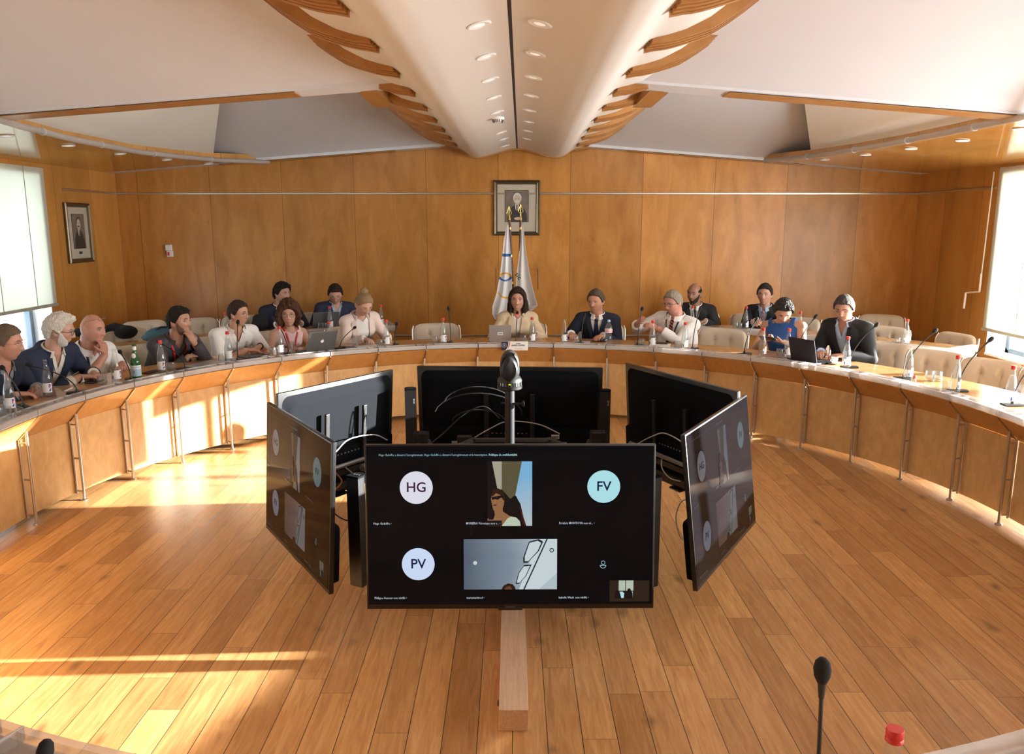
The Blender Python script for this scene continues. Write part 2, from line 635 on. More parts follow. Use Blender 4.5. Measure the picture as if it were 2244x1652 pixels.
def remeshed(mb, name, material, parent, voxel=0.006, smooth=2, post=None, fac=0.5):
    """union of closed shapes -> one continuous skin"""
    tmp = mb.build('tmp_' + name)
    md = tmp.modifiers.new('r', 'REMESH')
    md.mode = 'VOXEL'
    md.voxel_size = voxel
    if smooth:
        ms = tmp.modifiers.new('s', 'SMOOTH')
        ms.factor = fac
        ms.iterations = smooth
    dg = bpy.context.evaluated_depsgraph_get()
    ev = tmp.evaluated_get(dg)
    me = bpy.data.meshes.new_from_object(ev)
    me.name = name
    old = tmp.data
    bpy.data.objects.remove(tmp, do_unlink=True)
    bpy.data.meshes.remove(old)
    if post:
        bm = bmesh.new()
        bm.from_mesh(me)
        dead = [f for f in bm.faces if post(f.calc_center_median())]
        bmesh.ops.delete(bm, geom=dead, context='FACES')
        bm.to_mesh(me)
        bm.free()
    me.materials.clear()
    me.materials.append(material)
    me.polygons.foreach_set('use_smooth', [True] * len(me.polygons))
    me.update()
    o = bpy.data.objects.new(name, me)
    COL.objects.link(o)
    o.parent = parent
    return o


def tag(o, label=None, cat=None, group=None, kind=None):
    if label:
        o['label'] = label
    if cat:
        o['category'] = cat
    if group:
        o['group'] = group
    if kind:
        o['kind'] = kind
    return o


def thing(name, label, cat, loc=(0, 0, 0), rz=0.0, group=None):
    o = bpy.data.objects.new(name, None)
    o.empty_display_size = 0.1
    COL.objects.link(o)
    o.location = loc
    o.rotation_euler = (0, 0, rz)
    return tag(o, label, cat, group)


def structure(name, mb, material=None, smooth=False):
    return tag(mb.build(name, material, None, smooth), kind='structure')


def copy_tree(o, parent=None):
    c = o.copy()
    COL.objects.link(c)
    if parent:
        c.parent = parent
    for ch in list(o.children):
        copy_tree(ch, c)
    return c


def smooth_pts(pts, n=8):
    P = [Vector(p) for p in pts]
    P = [P[0] * 2 - P[1]] + P + [P[-1] * 2 - P[-2]]
    out = []
    for i in range(1, len(P) - 2):
        a, b, c, d = P[i - 1], P[i], P[i + 1], P[i + 2]
        for k in range(n):
            t = k / n
            out.append(0.5 * ((2 * b) + (c - a) * t + (2 * a - 5 * b + 4 * c - d) * t * t + (3 * b - a - 3 * c + d) * t ** 3))
    out.append(P[-2])
    return out


def text_mesh(name, body, size, material, parent, loc, rot=(PI / 2, 0, 0), align='LEFT', extrude=0.0, bold=0.0, wrap=None, res=3, sx=1.0):
    cu = bpy.data.curves.new('t', 'FONT')
    cu.body = body
    cu.size = size
    cu.align_x = align
    cu.align_y = 'CENTER'
    cu.extrude = extrude
    cu.offset = bold
    cu.resolution_u = res
    t = bpy.data.objects.new('t', cu)
    COL.objects.link(t)
    dg = bpy.context.evaluated_depsgraph_get()
    me = bpy.data.meshes.new_from_object(t.evaluated_get(dg))
    bpy.data.objects.remove(t, do_unlink=True)
    bpy.data.curves.remove(cu)
    me.materials.clear()
    me.materials.append(material)
    if wrap:                      # bend round a vertical cylinder of radius wrap (text faces -Y)
        for v in me.vertices:
            a = v.co.x / wrap
            z = v.co.y
            v.co = Vector((wrap * math.sin(a), -wrap * math.cos(a), z))
        rot = (0, 0, 0)
    me.name = name
    o = bpy.data.objects.new(name, me)
    COL.objects.link(o)
    o.parent = parent
    o.location = loc
    o.rotation_euler = rot
    o.scale = (sx, 1, 1)
    return o

# ================================================================== the room
XL, XR, YB, YF, ZT = -5.1, 5.25, 10.6, -2.6, 3.9


def zroof(x):
    return 2.93 - 0.077 * max(0.0, abs(x + 0.01) - 0.905)


def on_roof(px, py, dz=0.0):
    z = 2.7
    for _ in range(30):
        p = on_z(px, py, z)
        z = zroof(p.x) + dz
    return on_z(px, py, z)


mb = MB()
mb.box(((XL + XR) / 2, (YB + YF) / 2, -0.05), (XR - XL + 0.8, YB - YF + 0.8, 0.1))
structure('floor', mb, M['floor'])

mb = MB()
mb.box(((XL + XR) / 2, YB + 0.15, 1.95), (XR - XL + 0.6, 0.3, 3.9))
structure('wall_back', mb, M['wall'])
mb = MB()
mb.box(((XL + XR) / 2, YF - 0.15, 1.95), (XR - XL + 0.6, 0.3, 3.9))
structure('wall_front', mb, M['plaster'])

WIN_Z = (0.55, 2.5)
LEFT_W = [(6.65, 8.86), (3.0, 6.0), (-1.6, 1.8)]
RIGHT_W = [(5.9, 8.78), (2.35, 5.75), (-1.6, 1.0)]


def side_wall(name, x0, x1, wins, m):
    mb = MB()
    edges = [YF - 0.3]
    for a, b in sorted(wins):
        edges += [a, b]
    edges.append(YB)
    xc, w = (x0 + x1) / 2, abs(x1 - x0)
    for i in range(0, len(edges), 2):
        a, b = edges[i], edges[i + 1]
        mb.box((xc, (a + b) / 2, 1.95), (w, b - a, 3.9))
    for a, b in wins:
        mb.box((xc, (a + b) / 2, WIN_Z[0] / 2), (w, b - a, WIN_Z[0]))
        mb.box((xc, (a + b) / 2, (WIN_Z[1] + 3.9) / 2), (w, b - a, 3.9 - WIN_Z[1]))
    return structure(name, mb, m)


side_wall('wall_left', XL - 0.3, XL, LEFT_W, M['wall_side'])
side_wall('wall_right', XR, XR + 0.3, RIGHT_W, M['wall_side'])

wi = 0
for side, wins in ((-1, LEFT_W), (1, RIGHT_W)):
    X = XL if side < 0 else XR
    for a, b in wins:
        wi += 1
        root = thing('window_%d' % wi, None, None)
        root['kind'] = 'structure'
        f = MB()
        xo = X + side * 0.24
        w = 0.075
        z0, z1 = WIN_Z
        nv = 2 if (side > 0 and b < 6) else max(2, round((b - a) / 0.72))
        for y in (a + w / 2, b - w / 2):
            f.rbox((xo, y, (z0 + z1) / 2), (0.07, w, z1 - z0), 0.008)
        for z in (z0 + w / 2, z1 - w / 2, 1.08):
            f.rbox((xo, (a + b) / 2, z), (0.07, b - a, w if z != 1.08 else 0.06), 0.008)
        for i in range(1, nv):
            y = a + (b - a) * i / nv
            f.rbox((xo, y, (z0 + z1) / 2), (0.075, 0.10, z1 - z0), 0.008)
        for i in range(nv):
            ya, yb = a + (b - a) * i / nv + 0.075, a + (b - a) * (i + 1) / nv - 0.075
            for y in (ya, yb):
                f.box((xo - side * 0.02, y, (z0 + 1.08) / 2), (0.05, 0.03, 0.42))
        f.build('window_frame', M['frame_window'], root)
        g = MB()
        g.box((xo + side * 0.01, (a + b) / 2, (z0 + z1) / 2), (0.006, b - a, z1 - z0))
        g.build('glass_pane', M['pane'], root)
        r = MB()
        r.box((X + side * 0.10, a + 0.006, (z0 + z1) / 2), (0.22, 0.012, z1 - z0))
        r.box((X + side * 0.10, b - 0.006, (z0 + z1) / 2), (0.22, 0.012, z1 - z0))
        r.box((X + side * 0.10, (a + b) / 2, z1 - 0.006), (0.22, b - a - 0.024, 0.012))
        r.build('window_reveal', M['reveal'], root)
        s_ = MB()
        s_.rbox((X + side * 0.09, (a + b) / 2, z0 + 0.012), (0.24, b - a - 0.03, 0.024), 0.005)
        s_.build('window_sill', M['reveal'], root)
        pl = window_light('daylight_window_%d' % wi, (X + side * 0.02, (a + b) / 2, (z0 + z1) / 2), side * PI / 2, b - a, z1 - z0, 1, (1, 1, 1))
        pl.data.cycles.is_portal = True


def blind(x, ya, yb, zb, label, zt=2.56):
    side = -1 if x < 0 else 1
    root = thing('roller_blind', label, 'blind', (x, (ya + yb) / 2, zb), 0, 'roller blinds over the windows')
    h = zt - zb
    f = MB()
    n = 40
    rings = []
    for i in range(n + 1):
        y = (ya - yb) / 2 + (yb - ya) * i / n
        rings.append([Vector((0.0015 + 0.004 * math.sin(y * 5), y, 0)), Vector((0.0015 + 0.004 * math.sin(y * 5), y, h)),
                      Vector((-0.0015 + 0.004 * math.sin(y * 5), y, h)), Vector((-0.0015 + 0.004 * math.sin(y * 5), y, 0))])
    f.loft(rings)
    f.build('fabric', M['blind'], root)
    e = MB()
    e.rbox((0, 0, -0.012), (0.026, yb - ya + 0.02, 0.034), 0.006)
    e.build('bottom_bar', M['blind_edge'], root)
    k = MB()
    m_ = max(1, round((yb - ya) / 0.62))
    for i in range(m_):
        y = (ya - yb) / 2 + (yb - ya) * (i + 0.35) / m_
        k.box((-side * 0.008, y, h / 2), (0.004, 0.008, h))
    k.build('seam', M['blind_edge'], root)
    return root


blind(XL + 0.03, 6.6, 8.93, 1.10, 'cream roller blind half down over the left window, behind the white-haired man')
blind(XR - 0.03, 7.93, 8.84, 0.84, 'bright cream roller blind pulled low over the right window beside the hanging crank rod')
blind(XL + 0.03, 2.95, 6.05, 1.0, 'cream roller blind on the left wall, out of view beside the near seats', 2.56)
blind(XL + 0.03, -1.65, 1.85, 1.0, 'cream roller blind added on the left wall behind the camera to dim the daylight', 2.56)  # unseen blind, added to cut the light from the left

blind(XR - 0.03, 6.85, 7.90, 2.05, 'cream roller blind added just outside the view to shape the sun patch, rolled nearly up on the right wall')  # unseen, hung at this height to shape the sun patch opposite
blind(XR - 0.03, 5.85, 6.83, 1.72, 'cream roller blind added out of view to step the sun patch, rolled half up, nearer than the raised one')  # unseen lower blind, added to step the edge of the sun patch
# crank rod of the right blind
cr = thing('blind_crank', 'thin white crank rod with a bent handle hanging beside the right window blind', 'crank', (XR - 0.06, 8.86, 0.9))
p0, p1 = Vector((0, 0.03, 1.62)), Vector((0, 0.06, 0.33))
k = MB()
k.tube([p0, p1], 0.0065)
k.build('rod', M['reveal'], cr, True)
k = MB()
k.tube([p1 + Vector((0, 0, 0.20)), p1], 0.0115)
k.tube([p1, p1 + Vector((-0.03, 0.21, -0.03))], 0.008)
k.tube([p1 + Vector((-0.03, 0.21, -0.03)), p1 + Vector((-0.03, 0.22, -0.21))], 0.0125)
k.build('handle', M['reveal'], cr, True)

# chrome strips along the walls
mb = MB()
mb.rbox(((XL + XR) / 2, YB - 0.008, 2.355), (XR - XL, 0.016, 0.026), 0.005)
structure('trim_1', mb, M['trim'])
mb = MB()
mb.rbox((XL + 0.008, (9.3 + YB) / 2, 2.355), (0.016, YB - 9.3 - 0.016, 0.026), 0.005)
structure('trim_2', mb, M['trim'])
mb = MB()
mb.rbox((XR - 0.008, (8.9 + YB) / 2, 2.355), (0.016, YB - 8.9 - 0.016, 0.026), 0.005)
structure('trim_3', mb, M['trim'])
mb = MB()
mb.rbox(((XL + XR) / 2, YB - 0.008, 0.51), (XR - XL, 0.016, 0.022), 0.005, m=M['trim'])
structure('trim_4', mb, M['steel'])
for i, X in ((5, XL + 0.008), (6, XR - 0.008)):
    mb = MB()
    mb.rbox((X, (YF + YB) / 2, 0.50), (0.016, YB - YF - 0.04, 0.024), 0.005)
    structure('trim_%d' % i, mb, M['steel'])

# ------------------------------------------------------------------ ceiling
mb = MB()
mb.box(((XL + XR) / 2, (YB + YF) / 2, ZT + 0.05), (XR - XL + 0.6, YB - YF + 0.6, 0.1))
structure('ceiling', mb, M['white'])

EDGES = {-1: [(-3.62, YF), (-3.68, 5.6), (-3.80, 6.34), (-3.88, 7.17), (-3.87, 8.47), (-3.72, 9.16), (-3.54, 9.83), (-3.16, 10.5), (-3.1, YB)],
         1: [(3.60, YF), (3.62, 5.4), (3.66, 6.03), (3.655, 6.86), (3.63, 7.68), (3.56, 8.55), (3.42, 9.5), (3.21, 10.26), (3.1, YB)]}
for s in (-1, 1):
    ed = EDGES[s]
    X = XL if s < 0 else XR
    mb = MB()
    rings = []
    for x, y in ed:
        rings.append([Vector((x, y, zroof(x))), Vector((X, y, zroof(X))), Vector((X, y, zroof(X) + 0.07)), Vector((x, y, zroof(x) + 0.07))])
    mb.loft(rings)
    structure('ceiling', mb, M['soffit'])
    # cream fascia leaning in from the soffit edge
    mb = MB()
    q = [ed[6], ed[5], ed[4], ed[3], ed[2], ed[1], ed[0]]
    lo = [Vector((x, y, zroof(x) + 0.06)) for x, y in q]
    B = [Vector((-s * x, y, z)) for x, y, z in ((-2.78, 8.0, 3.15), (-2.45, 7.2, 3.28), (-2.9, 5.9, 3.5), (-3.1, YF, 3.88))]
    vs = lo + B
    fs = [(0, 1, 7), (1, 2, 7), (2, 3, 7), (3, 4, 8, 7), (4, 5, 9, 8), (5, 6, 10, 9)]
    mb.add(vs, fs)
    mb.add([v + Vector((-s * -0.03, 0, 0.03)) for v in vs], fs)
    structure('ceiling', mb, M['cream'])
    # sail-like white bays
    for ya, yb, kz in ((6.12, 10.45, 0.15), (YF, 5.87, 0.115)):
        mb = MB()
        vs, fs = [], []
        nx, ny = 10, 40
        for dz in (0.0, 0.03):
            for i in range(nx + 1):
                x = s * (0.9 + (4.4 - 0.9) * i / nx)
                for j in range(ny + 1):
                    y = ya + (yb - ya) * j / ny
                    vs.append(Vector((x, y, min(zroof(x) + kz * (yb - y) + 0.10 * (1 - math.exp(-(yb - y) / 0.45)) + 0.012 + dz, ZT - 0.06 + dz))))
        o = (nx + 1) * (ny + 1)
        for i in range(nx):
            for j in range(ny):
                a = i * (ny + 1) + j
                fs += [(a, a + 1, a + ny + 2, a + ny + 1), (o + a, o + a + ny + 1, o + a + ny + 2, o + a + 1)]
        mb.add(vs, fs)
        structure('ceiling', mb, M['white'], True)
    # cross beams
    for (ya, yb, hh, xi, nm) in ((5.86, 6.14, 0.35, 1.53, 7), (10.40, YB, 0.3, 1.47, 9)):
        mb = MB()
        a, b = s * 0.84, X
        za, zb = zroof(a), zroof(b)
        mb.loft([[Vector((x, ya, z)), Vector((x, yb, z)), Vector((x, yb, z + hh)), Vector((x, ya, z + hh))] for x, z in ((a, za), (b, zb))])
        structure('trim_%d' % (nm + (s > 0)), mb, M['white'])
        mb = MB()
        c = s * xi
        e2 = s * 3.7
        mb.loft([[Vector((x, ya + 0.05, zroof(x) - 0.012)), Vector((x, yb - 0.03, zroof(x) - 0.012)), Vector((x, yb - 0.03, zroof(x) + 0.01)), Vector((x, ya + 0.05, zroof(x) + 0.01))] for x in (c, e2)])
        structure('trim_%d' % (nm + 4 + (s > 0)), mb, M['rib'])
        mb = MB()
        mb.loft([[Vector((x, y0, zroof(x) - 0.006)), Vector((x, y0 + 0.012, zroof(x) - 0.006)), Vector((x, y0 + 0.012, zroof(x) + 0.01)), Vector((x, y0, zroof(x) + 0.01))] for x in (c, e2) for y0 in (ya + 0.036,)])
        structure('trim_%d' % (nm + 12 + (s > 0)), mb, M['dark'])
    # wooden stub bracket behind the near cross beam
    mb = MB()
    mb.box((s * 1.055 + (0.02 if s > 0 else 0), 6.52, 3.03), (0.15, 0.82, 0.24))
    structure('trim_%d' % (15 + (s > 0)), mb, M['rib'])

VP = [(0.0, .945), (0.10, .935), (0.25, .893), (0.40, .850), (0.50, .836), (0.58, .852), (0.65, .900), (0.70, .932), (0.733, .945), (0.81, .962), (0.895, .987), (0.965, 1.02), (1.02, 1.047), (1.07, 1.083), (1.124, 1.125), (1.20, 1.19), (1.30, 1.285), (1.40, 1.39)]


def prof(x):
    x = abs(x)
    for (a, za), (b, zb) in zip(VP, VP[1:]):
        if x <= b:
            return CAM_Z + za + (zb - za) * (x - a) / (b - a)
    return CAM_Z + VP[-1][1]


def XV(y):
    return -0.055 + 0.0115 * y


for s in (-1, 1):
    mb = MB()
    xs = [0.004 + (1.36 - 0.004) * i / 44 for i in range(45)]
    rings = []
    for y in [YF + (10.42 - YF) * j / 12 for j in range(13)]:
        low = [Vector((XV(y) + s * x, y, prof(x))) for x in xs]
        up = [Vector((XV(y) + s * x, y, prof(x) + 0.03)) for x in reversed(xs)]
        rings.append(low + up)
    mb.loft(rings)
    structure('ceiling', mb, M['vault'], True)
mb = MB()
mb.loft([[Vector((XV(y) + dx, y, CAM_Z + z)) for dx, z in ((-0.009, 0.944), (0.009, 0.944), (0.009, 1.0), (-0.009, 1.0))] for y in (YF, 10.42)])
structure('trim_17', mb, M['dark'])
# dark moulding that closes the vault at the wall
mb = MB()
for s in (-1, 1):
    xs = [0.0 + 0.90 * i / 28 for i in range(29)]
    mb.loft([[Vector((XV(y) + s * x, y, prof(x) - 0.016)) for y in (10.40, 10.44)] + [Vector((XV(y) + s * x, y, prof(x) + 0.02)) for y in (10.44, 10.40)] for x in xs])
structure('trim_18', mb, M['rib'])

# curved laminated ribs under both flanks of the vault, four boards each
n_ = 30
for s in (-1, 1):
    for j in range(14):
        y0 = 10.43 - 0.757 * j
        if y0 < 0.2:
            continue
        mb = MB()
        xs = [0.728, 0.77, 0.81, 0.86, 0.915, 0.965, 1.02, 1.07, 1.124, 1.20, 1.28, 1.34]
        for k in range(4):
            ya = y0 + 0.050 * k
            yb = ya + 0.040
            if yb > 10.58:
                break
            rings = []
            for i, x in enumerate(xs):
                x = x - (0.006 * k if i == 0 else 0)
                d = 0.020 + 0.020 * min(i / 4.0, 1.0) + 0.003 * k + 0.035 * max(0.0, x - 0.95) / 0.3
                rings.append([Vector((XV(ya) + s * x, ya, prof(x) + 0.004)), Vector((XV(ya) + s * x, yb, prof(x) + 0.004)),
                              Vector((XV(ya) + s * (x + (d * 0.5 if i > 4 else 0)), yb, prof(x) - d)), Vector((XV(ya) + s * (x + (d * 0.5 if i > 4 else 0)), ya, prof(x) - d))])
            mb.loft(rings, m=M['rib'])
            if k < 3:
                rings = []
                for i, x in enumerate(xs[:9]):
                    d = 0.016 + 0.020 * min(i / 4.0, 1.0)
                    rings.append([Vector((XV(ya) + s * x, yb, prof(x))), Vector((XV(ya) + s * x, yb + 0.010, prof(x))), Vector((XV(ya) + s * x, yb + 0.010, prof(x) - d)), Vector((XV(ya) + s * x, yb, prof(x) - d))])
                mb.loft(rings, m=M['apron'])
        structure('trim_%d' % n_, mb)
        n_ += 1

# clear tubes clipped along the soffit edge
for s, lab in ((-1, 'segmented clear acrylic tube along the edge of the left wooden soffit'), (1, 'segmented clear acrylic tube along the edge of the right wooden soffit')):
    root = thing('acrylic_edge_tube', lab, 'ceiling tube', (0, 0, 0), 0, None)
    ed = [(x - s * 0.075, y) for x, y in EDGES[s][1:-1]]
    pts = []
    for (a, b), (c, d) in zip(ed, ed[1:]):
        L_ = math.hypot(c - a, d - b)
        nn = max(1, round(L_ / 0.10))
        pts += [(a + (c - a) * i / nn, b + (d - b) * i / nn) for i in range(nn)]
    pts.append(ed[-1])
    seg = 10
    for i in range(0, len(pts) - 1, seg):
        pp = [Vector((x, y, zroof(x) - 0.022)) for x, y in pts[i:i + seg + 1]]
        if len(pp) < 2:
            continue
        t = MB()
        t.tube(pp, 0.026, 12)
        t.build('tube', M['acrylic2'], root, True)
        c = MB()
        d = (pp[1] - pp[0]).normalized()
        c.tube([pp[0] + d * 0.002, pp[0] + d * 0.022], 0.031, 12)
        c.build('clip_ring', M['acrylic'], root, True)

# recessed lights
dl = thing('ceiling_light', '', 'ceiling light', (0, 0, 0), 0, 'recessed lights in the central vault')
k = MB()
k.lathe((0, 0, 0), [(0.046, 0.004), (0.058, 0.002), (0.060, -0.003), (0.052, -0.006), (0.045, -0.003)], 24)
k.build('ring', M['reveal'], dl, True)
k = MB()
k.lathe((0, 0, 0), [(0.0, 0.006), (0.046, 0.006), (0.045, -0.001), (0.02, -0.004), (0.0, -0.004)], 24)
k.build('diffuser', M['lamp'], dl, True)
used = False
ordn = ['nearest', 'second nearest', 'third nearest', 'fourth nearest', 'fifth nearest', 'sixth nearest', 'seventh nearest', 'eighth nearest', 'farthest']
for s, nm, pl in ((-1, 'left', [(1050, 57), (1065, 126), (1074, 176), (1082, 215), (1089, 247), (1098, 291), (1103, 306), (1106, 321)]),
                  (1, 'right', [(1183, 55), (1173, 122), (1168, 173), (1163, 213), (1160, 245), (1157, 270), (1155, 290), (1153, 307)])):
    for i, (px, py) in enumerate(pl):
        o = dl if not used else copy_tree(dl)
        used = True
        p = on_z(px, py, CAM_Z + 0.915)
        x = p.x - XV(p.y)
        o.location = (p.x, p.y, prof(x) - 0.002)
        o.rotation_euler = (0, math.atan(0.24) * (1 if x > 0 else -1), 0)
        o['label'] = 'round recessed light in the white vault, %s one %s of the dark ridge line' % (ordn[i], nm)
        o['group'] = 'recessed lights in the central vault'
for nm, pl in (('left', [(15, 298), (150, 319), (264, 337), (366, 350), (457, 359)]), ('right', [(2237, 283), (2109, 308), (1996, 326), (1896, 339.6), (1806.6, 350)])):
    for i, (px, py) in enumerate(pl):
        o = copy_tree(dl)
        p = on_roof(px, py, -0.004)
        o.location = p
        o.rotation_euler = (0, math.atan(0.077) * (1 if p.x > 0 else -1), 0)
        o['label'] = 'round recessed light in the %s wooden soffit, %s from the camera' % (nm, ordn[i])
        o['group'] = 'recessed lights in the wooden soffits'

sm = thing('smoke_detector', 'white ribbed smoke detector under the left side of the ceiling vault', 'smoke detector', on_z(1091, 262, CAM_Z + 0.90))
sm.location.z = prof(sm.location.x - XV(sm.location.y)) - 0.004
k = MB()
k.lathe((0, 0, 0), [(0, 0.004), (0.055, 0.004), (0.056, -0.01), (0.050, -0.018), (0.0, -0.018)], 24)
k.build('base', M['reveal'], sm, True)
k = MB()
k.lathe((0, 0, 0), [(0, -0.018), (0.044, -0.018), (0.044, -0.022), (0.036, -0.04), (0.0, -0.046)], 24)
k.build('head', M['reveal'], sm, True)
k = MB()
for i in range(16):
    a = 2 * PI * i / 16
    k.tube([(0.047 * math.cos(a), 0.047 * math.sin(a), -0.016), (0.040 * math.cos(a), 0.040 * math.sin(a), -0.042)], 0.003, 6)
k.build('rib', M['dark'], sm)


# ================================================================== round table
def r_in(th):
    a = abs(th)
    t = min(max((a - 1.85) / 0.8, 0), 1)
    t = t * t * (3 - 2 * t)
    return 3.105 + 0.285 * t


KA = [0.122] + [0.137 + 0.1538 * j for j in range(1, 20)]
ANG = [-a for a in reversed(KA)] + KA
table = thing('conference_table', 'large ring-shaped wooden conference table with clear acrylic edge rail around the screens', 'table', (CX, CY, 0))


def P2(th, r, z):
    return Vector((r * math.sin(th), r * math.cos(th), z))


def arc_solid(mb, a0, a1, prof_fn, n=4, gap=0.0):
    """sweep the closed (r, z) profile given by prof_fn(th) from a0 to a1"""
    rings = []
    for i in range(n + 1):
        th = a0 + (a1 - a0) * i / n
        g = (gap if i == 0 else (-gap if i == n else 0))
        rings.append([P2(th + g, r, z) for r, z in prof_fn(th)])
    mb.loft(rings)


mb = MB()
N_ = 180
rings = []
for i in range(N_ + 1):
    th = -PI + 2 * PI * i / N_
    r0 = r_in(th) + 0.115
    r1 = r_in(th) + 0.66
    rings.append([P2(th, r0, 0.722), P2(th, r1, 0.722), P2(th, r1 + 0.004, 0.730), P2(th, r1 + 0.004, 0.746), P2(th, r1, 0.752), P2(th, r0, 0.752)])
mb.loft(rings, cap=False)
mb.build('tabletop', M['top'], table)

bays = list(zip(ANG, ANG[1:])) + [(KA[-1], 2 * PI - KA[-1])]
for a0, a1 in bays:
    ri = lambda th: r_in(th if th <= PI else th - 2 * PI)
    mb = MB()
    arc_solid(mb, a0, a1, lambda th: [(ri(th) + 0.160, 0.048), (ri(th) + 0.178, 0.048), (ri(th) + 0.178, 0.58), (ri(th) + 0.160, 0.575)], 3, 0.0012)
    mb.build('front_panel', M['front'], table)
    mb = MB()
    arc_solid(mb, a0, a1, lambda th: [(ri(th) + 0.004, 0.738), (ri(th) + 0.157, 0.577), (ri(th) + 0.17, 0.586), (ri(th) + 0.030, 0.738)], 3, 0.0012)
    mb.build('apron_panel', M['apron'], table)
    mb = MB()
    for rr, z0, z1, w in ((0.0, 0.744, 0.782, 0.022), (0.100, 0.750, 0.784, 0.010)):
        arc_solid(mb, a0, a1, lambda th: [(ri(th) + rr, z0), (ri(th) + rr + w, z0), (ri(th) + rr + w, z1), (ri(th) + rr, z1)], 4, 0.0015)
    rail = mb.build('edge_rail', M['acrylic'], table)
    mb = MB()
    for rr, z0, z1, w in ((0.022, 0.744, 0.750, 0.078), (0.040, 0.772, 0.778, 0.045)):
        arc_solid(mb, a0, a1, lambda th: [(ri(th) + rr, z0), (ri(th) + rr + w, z0), (ri(th) + rr + w, z1), (ri(th) + rr, z1)], 4, 0.0015)
    mb.build('rail_plate', M['plate'], rail)
    mb = MB()
    for aa in (a0 + 0.0035, a0 + 0.028, a1 - 0.028, a1 - 0.0045):
        arc_solid(mb, aa, aa + 0.0012, lambda th: [(ri(th) + 0.001, 0.745), (ri(th) + 0.108, 0.745), (ri(th) + 0.108, 0.786), (ri(th) + 0.001, 0.784)], 1)
    mb.build('rail_joint', M['acrylic2'], rail)

for th in ANG:
    if abs(th) > 2.0:
        continue
    r0 = r_in(th)
    mb = MB()
    mb.tube([P2(th, r0 + 0.095, 0.0), P2(th, r0 + 0.095, 0.642)], 0.0105, 10)
    mb.tube([P2(th, r0 + 0.150, 0.045), P2(th, r0 + 0.150, 0.585)], 0.0085, 10)
    for z in (0.560, 0.310, 0.066):
        mb.tube([P2(th, r0 + 0.095, z), P2(th, r0 + 0.150, z)], 0.0065, 8)
    e = Vector((math.cos(th), -math.sin(th), 0)) * 0.005
    A, B = P2(th, r0 - 0.002, 0.742), P2(th, r0 + 0.152, 0.580)
    d = Vector((0, 0, -0.012))
    mb.loft([[A + e, A - e, A - e + d, A + e + d], [B + e, B - e, B - e + d, B + e + d]])
    c = P2(th, r0 + 0.095, 0)
    mb.lathe(c, [(0, 0), (0.024, 0), (0.024, 0.005), (0.016, 0.012), (0.0, 0.012)], 16)
    mb.build('support_frame', M['steel'], table, True)


# ------------------------------------------------------------------ rear desks
def rear_desk(a0, a1, r0, label, nb, zt=0.752):
    root = thing('rear_desk', label, 'desk', (CX, CY, 0), 0, 'curved desks of the second row')
    mb = MB()
    arc_solid(mb, a0, a1, lambda th: [(r0 + 0.10, zt - 0.03), (r0 + 0.56, zt - 0.03), (r0 + 0.565, zt - 0.02), (r0 + 0.56, zt), (r0 + 0.10, zt)], 40)
    mb.build('desk_top', M['top'], root)
    for i in range(nb):
        b0, b1 = a0 + (a1 - a0) * i / nb, a0 + (a1 - a0) * (i + 1) / nb
        mb = MB()
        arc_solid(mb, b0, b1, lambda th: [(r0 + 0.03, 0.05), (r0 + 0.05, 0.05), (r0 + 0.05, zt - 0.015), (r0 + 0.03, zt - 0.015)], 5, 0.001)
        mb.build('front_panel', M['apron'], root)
        mb = MB()
        for rr, z0, z1, w in ((0.0, -0.03, 0.028, 0.012), (0.012, -0.012, -0.006, 0.085), (0.09, -0.006, 0.026, 0.010)):
            arc_solid(mb, b0, b1, lambda th: [(r0 + rr, zt + z0), (r0 + rr + w, zt + z0), (r0 + rr + w, zt + z1), (r0 + rr, zt + z1)], 5, 0.001)
        mb.build('edge_rail', M['acrylic'], root)
    for a in (a0, a1):
        mb = MB()
        arc_solid(mb, a - 0.002, a + 0.002, lambda th: [(r0 + 0.06, 0.0), (r0 + 0.54, 0.0), (r0 + 0.54, zt - 0.035), (r0 + 0.06, zt - 0.035)], 1)
        mb.build('end_panel', M['front'], root)
        mb = MB()
        arc_solid(mb, a - 0.005, a + 0.005, lambda th: [(r0 + 0.0, zt - 0.035), (r0 + 0.56, zt - 0.035), (r0 + 0.56, zt + 0.03), (r0 + 0.0, zt + 0.03)], 1)
        mb.build('end_rail', M['acrylic'], root)
    return root


rear_desk(-0.93, -0.305, 4.82, 'curved second-row desk with acrylic edge on the left, behind the white polo man', 5)
rear_desk(0.44, 0.985, 4.97, 'curved second-row desk with acrylic edge on the right, behind the blue-top woman', 5)

# ------------------------------------------------------------------ pale wooden beam on the floor
bm_ = thing('floor_beam', 'pale squared oak beam lying on the floor under the front screen', 'beam', (0.006, 3.35, 0))
k = MB()
k.rbox((0, 0, 0.0455), (0.116, 1.02, 0.091), 0.002)
k.build('beam_body', M['beamwood'], bm_)
k = MB()
k.lathe((-0.058, -0.40, 0.05), [(0, 0), (0.012, 0), (0.012, 0.006), (0, 0.008)], 14, axis=(-1, 0, 0))
k.build('bolt', M['black'], bm_)

# ================================================================== screens
def emat(name, col, s, rough=0.12):
    m = mat(name, (0.004, 0.004, 0.005), rough, var=0.0, spec=0.09, emit=col, estr=s)
    return m


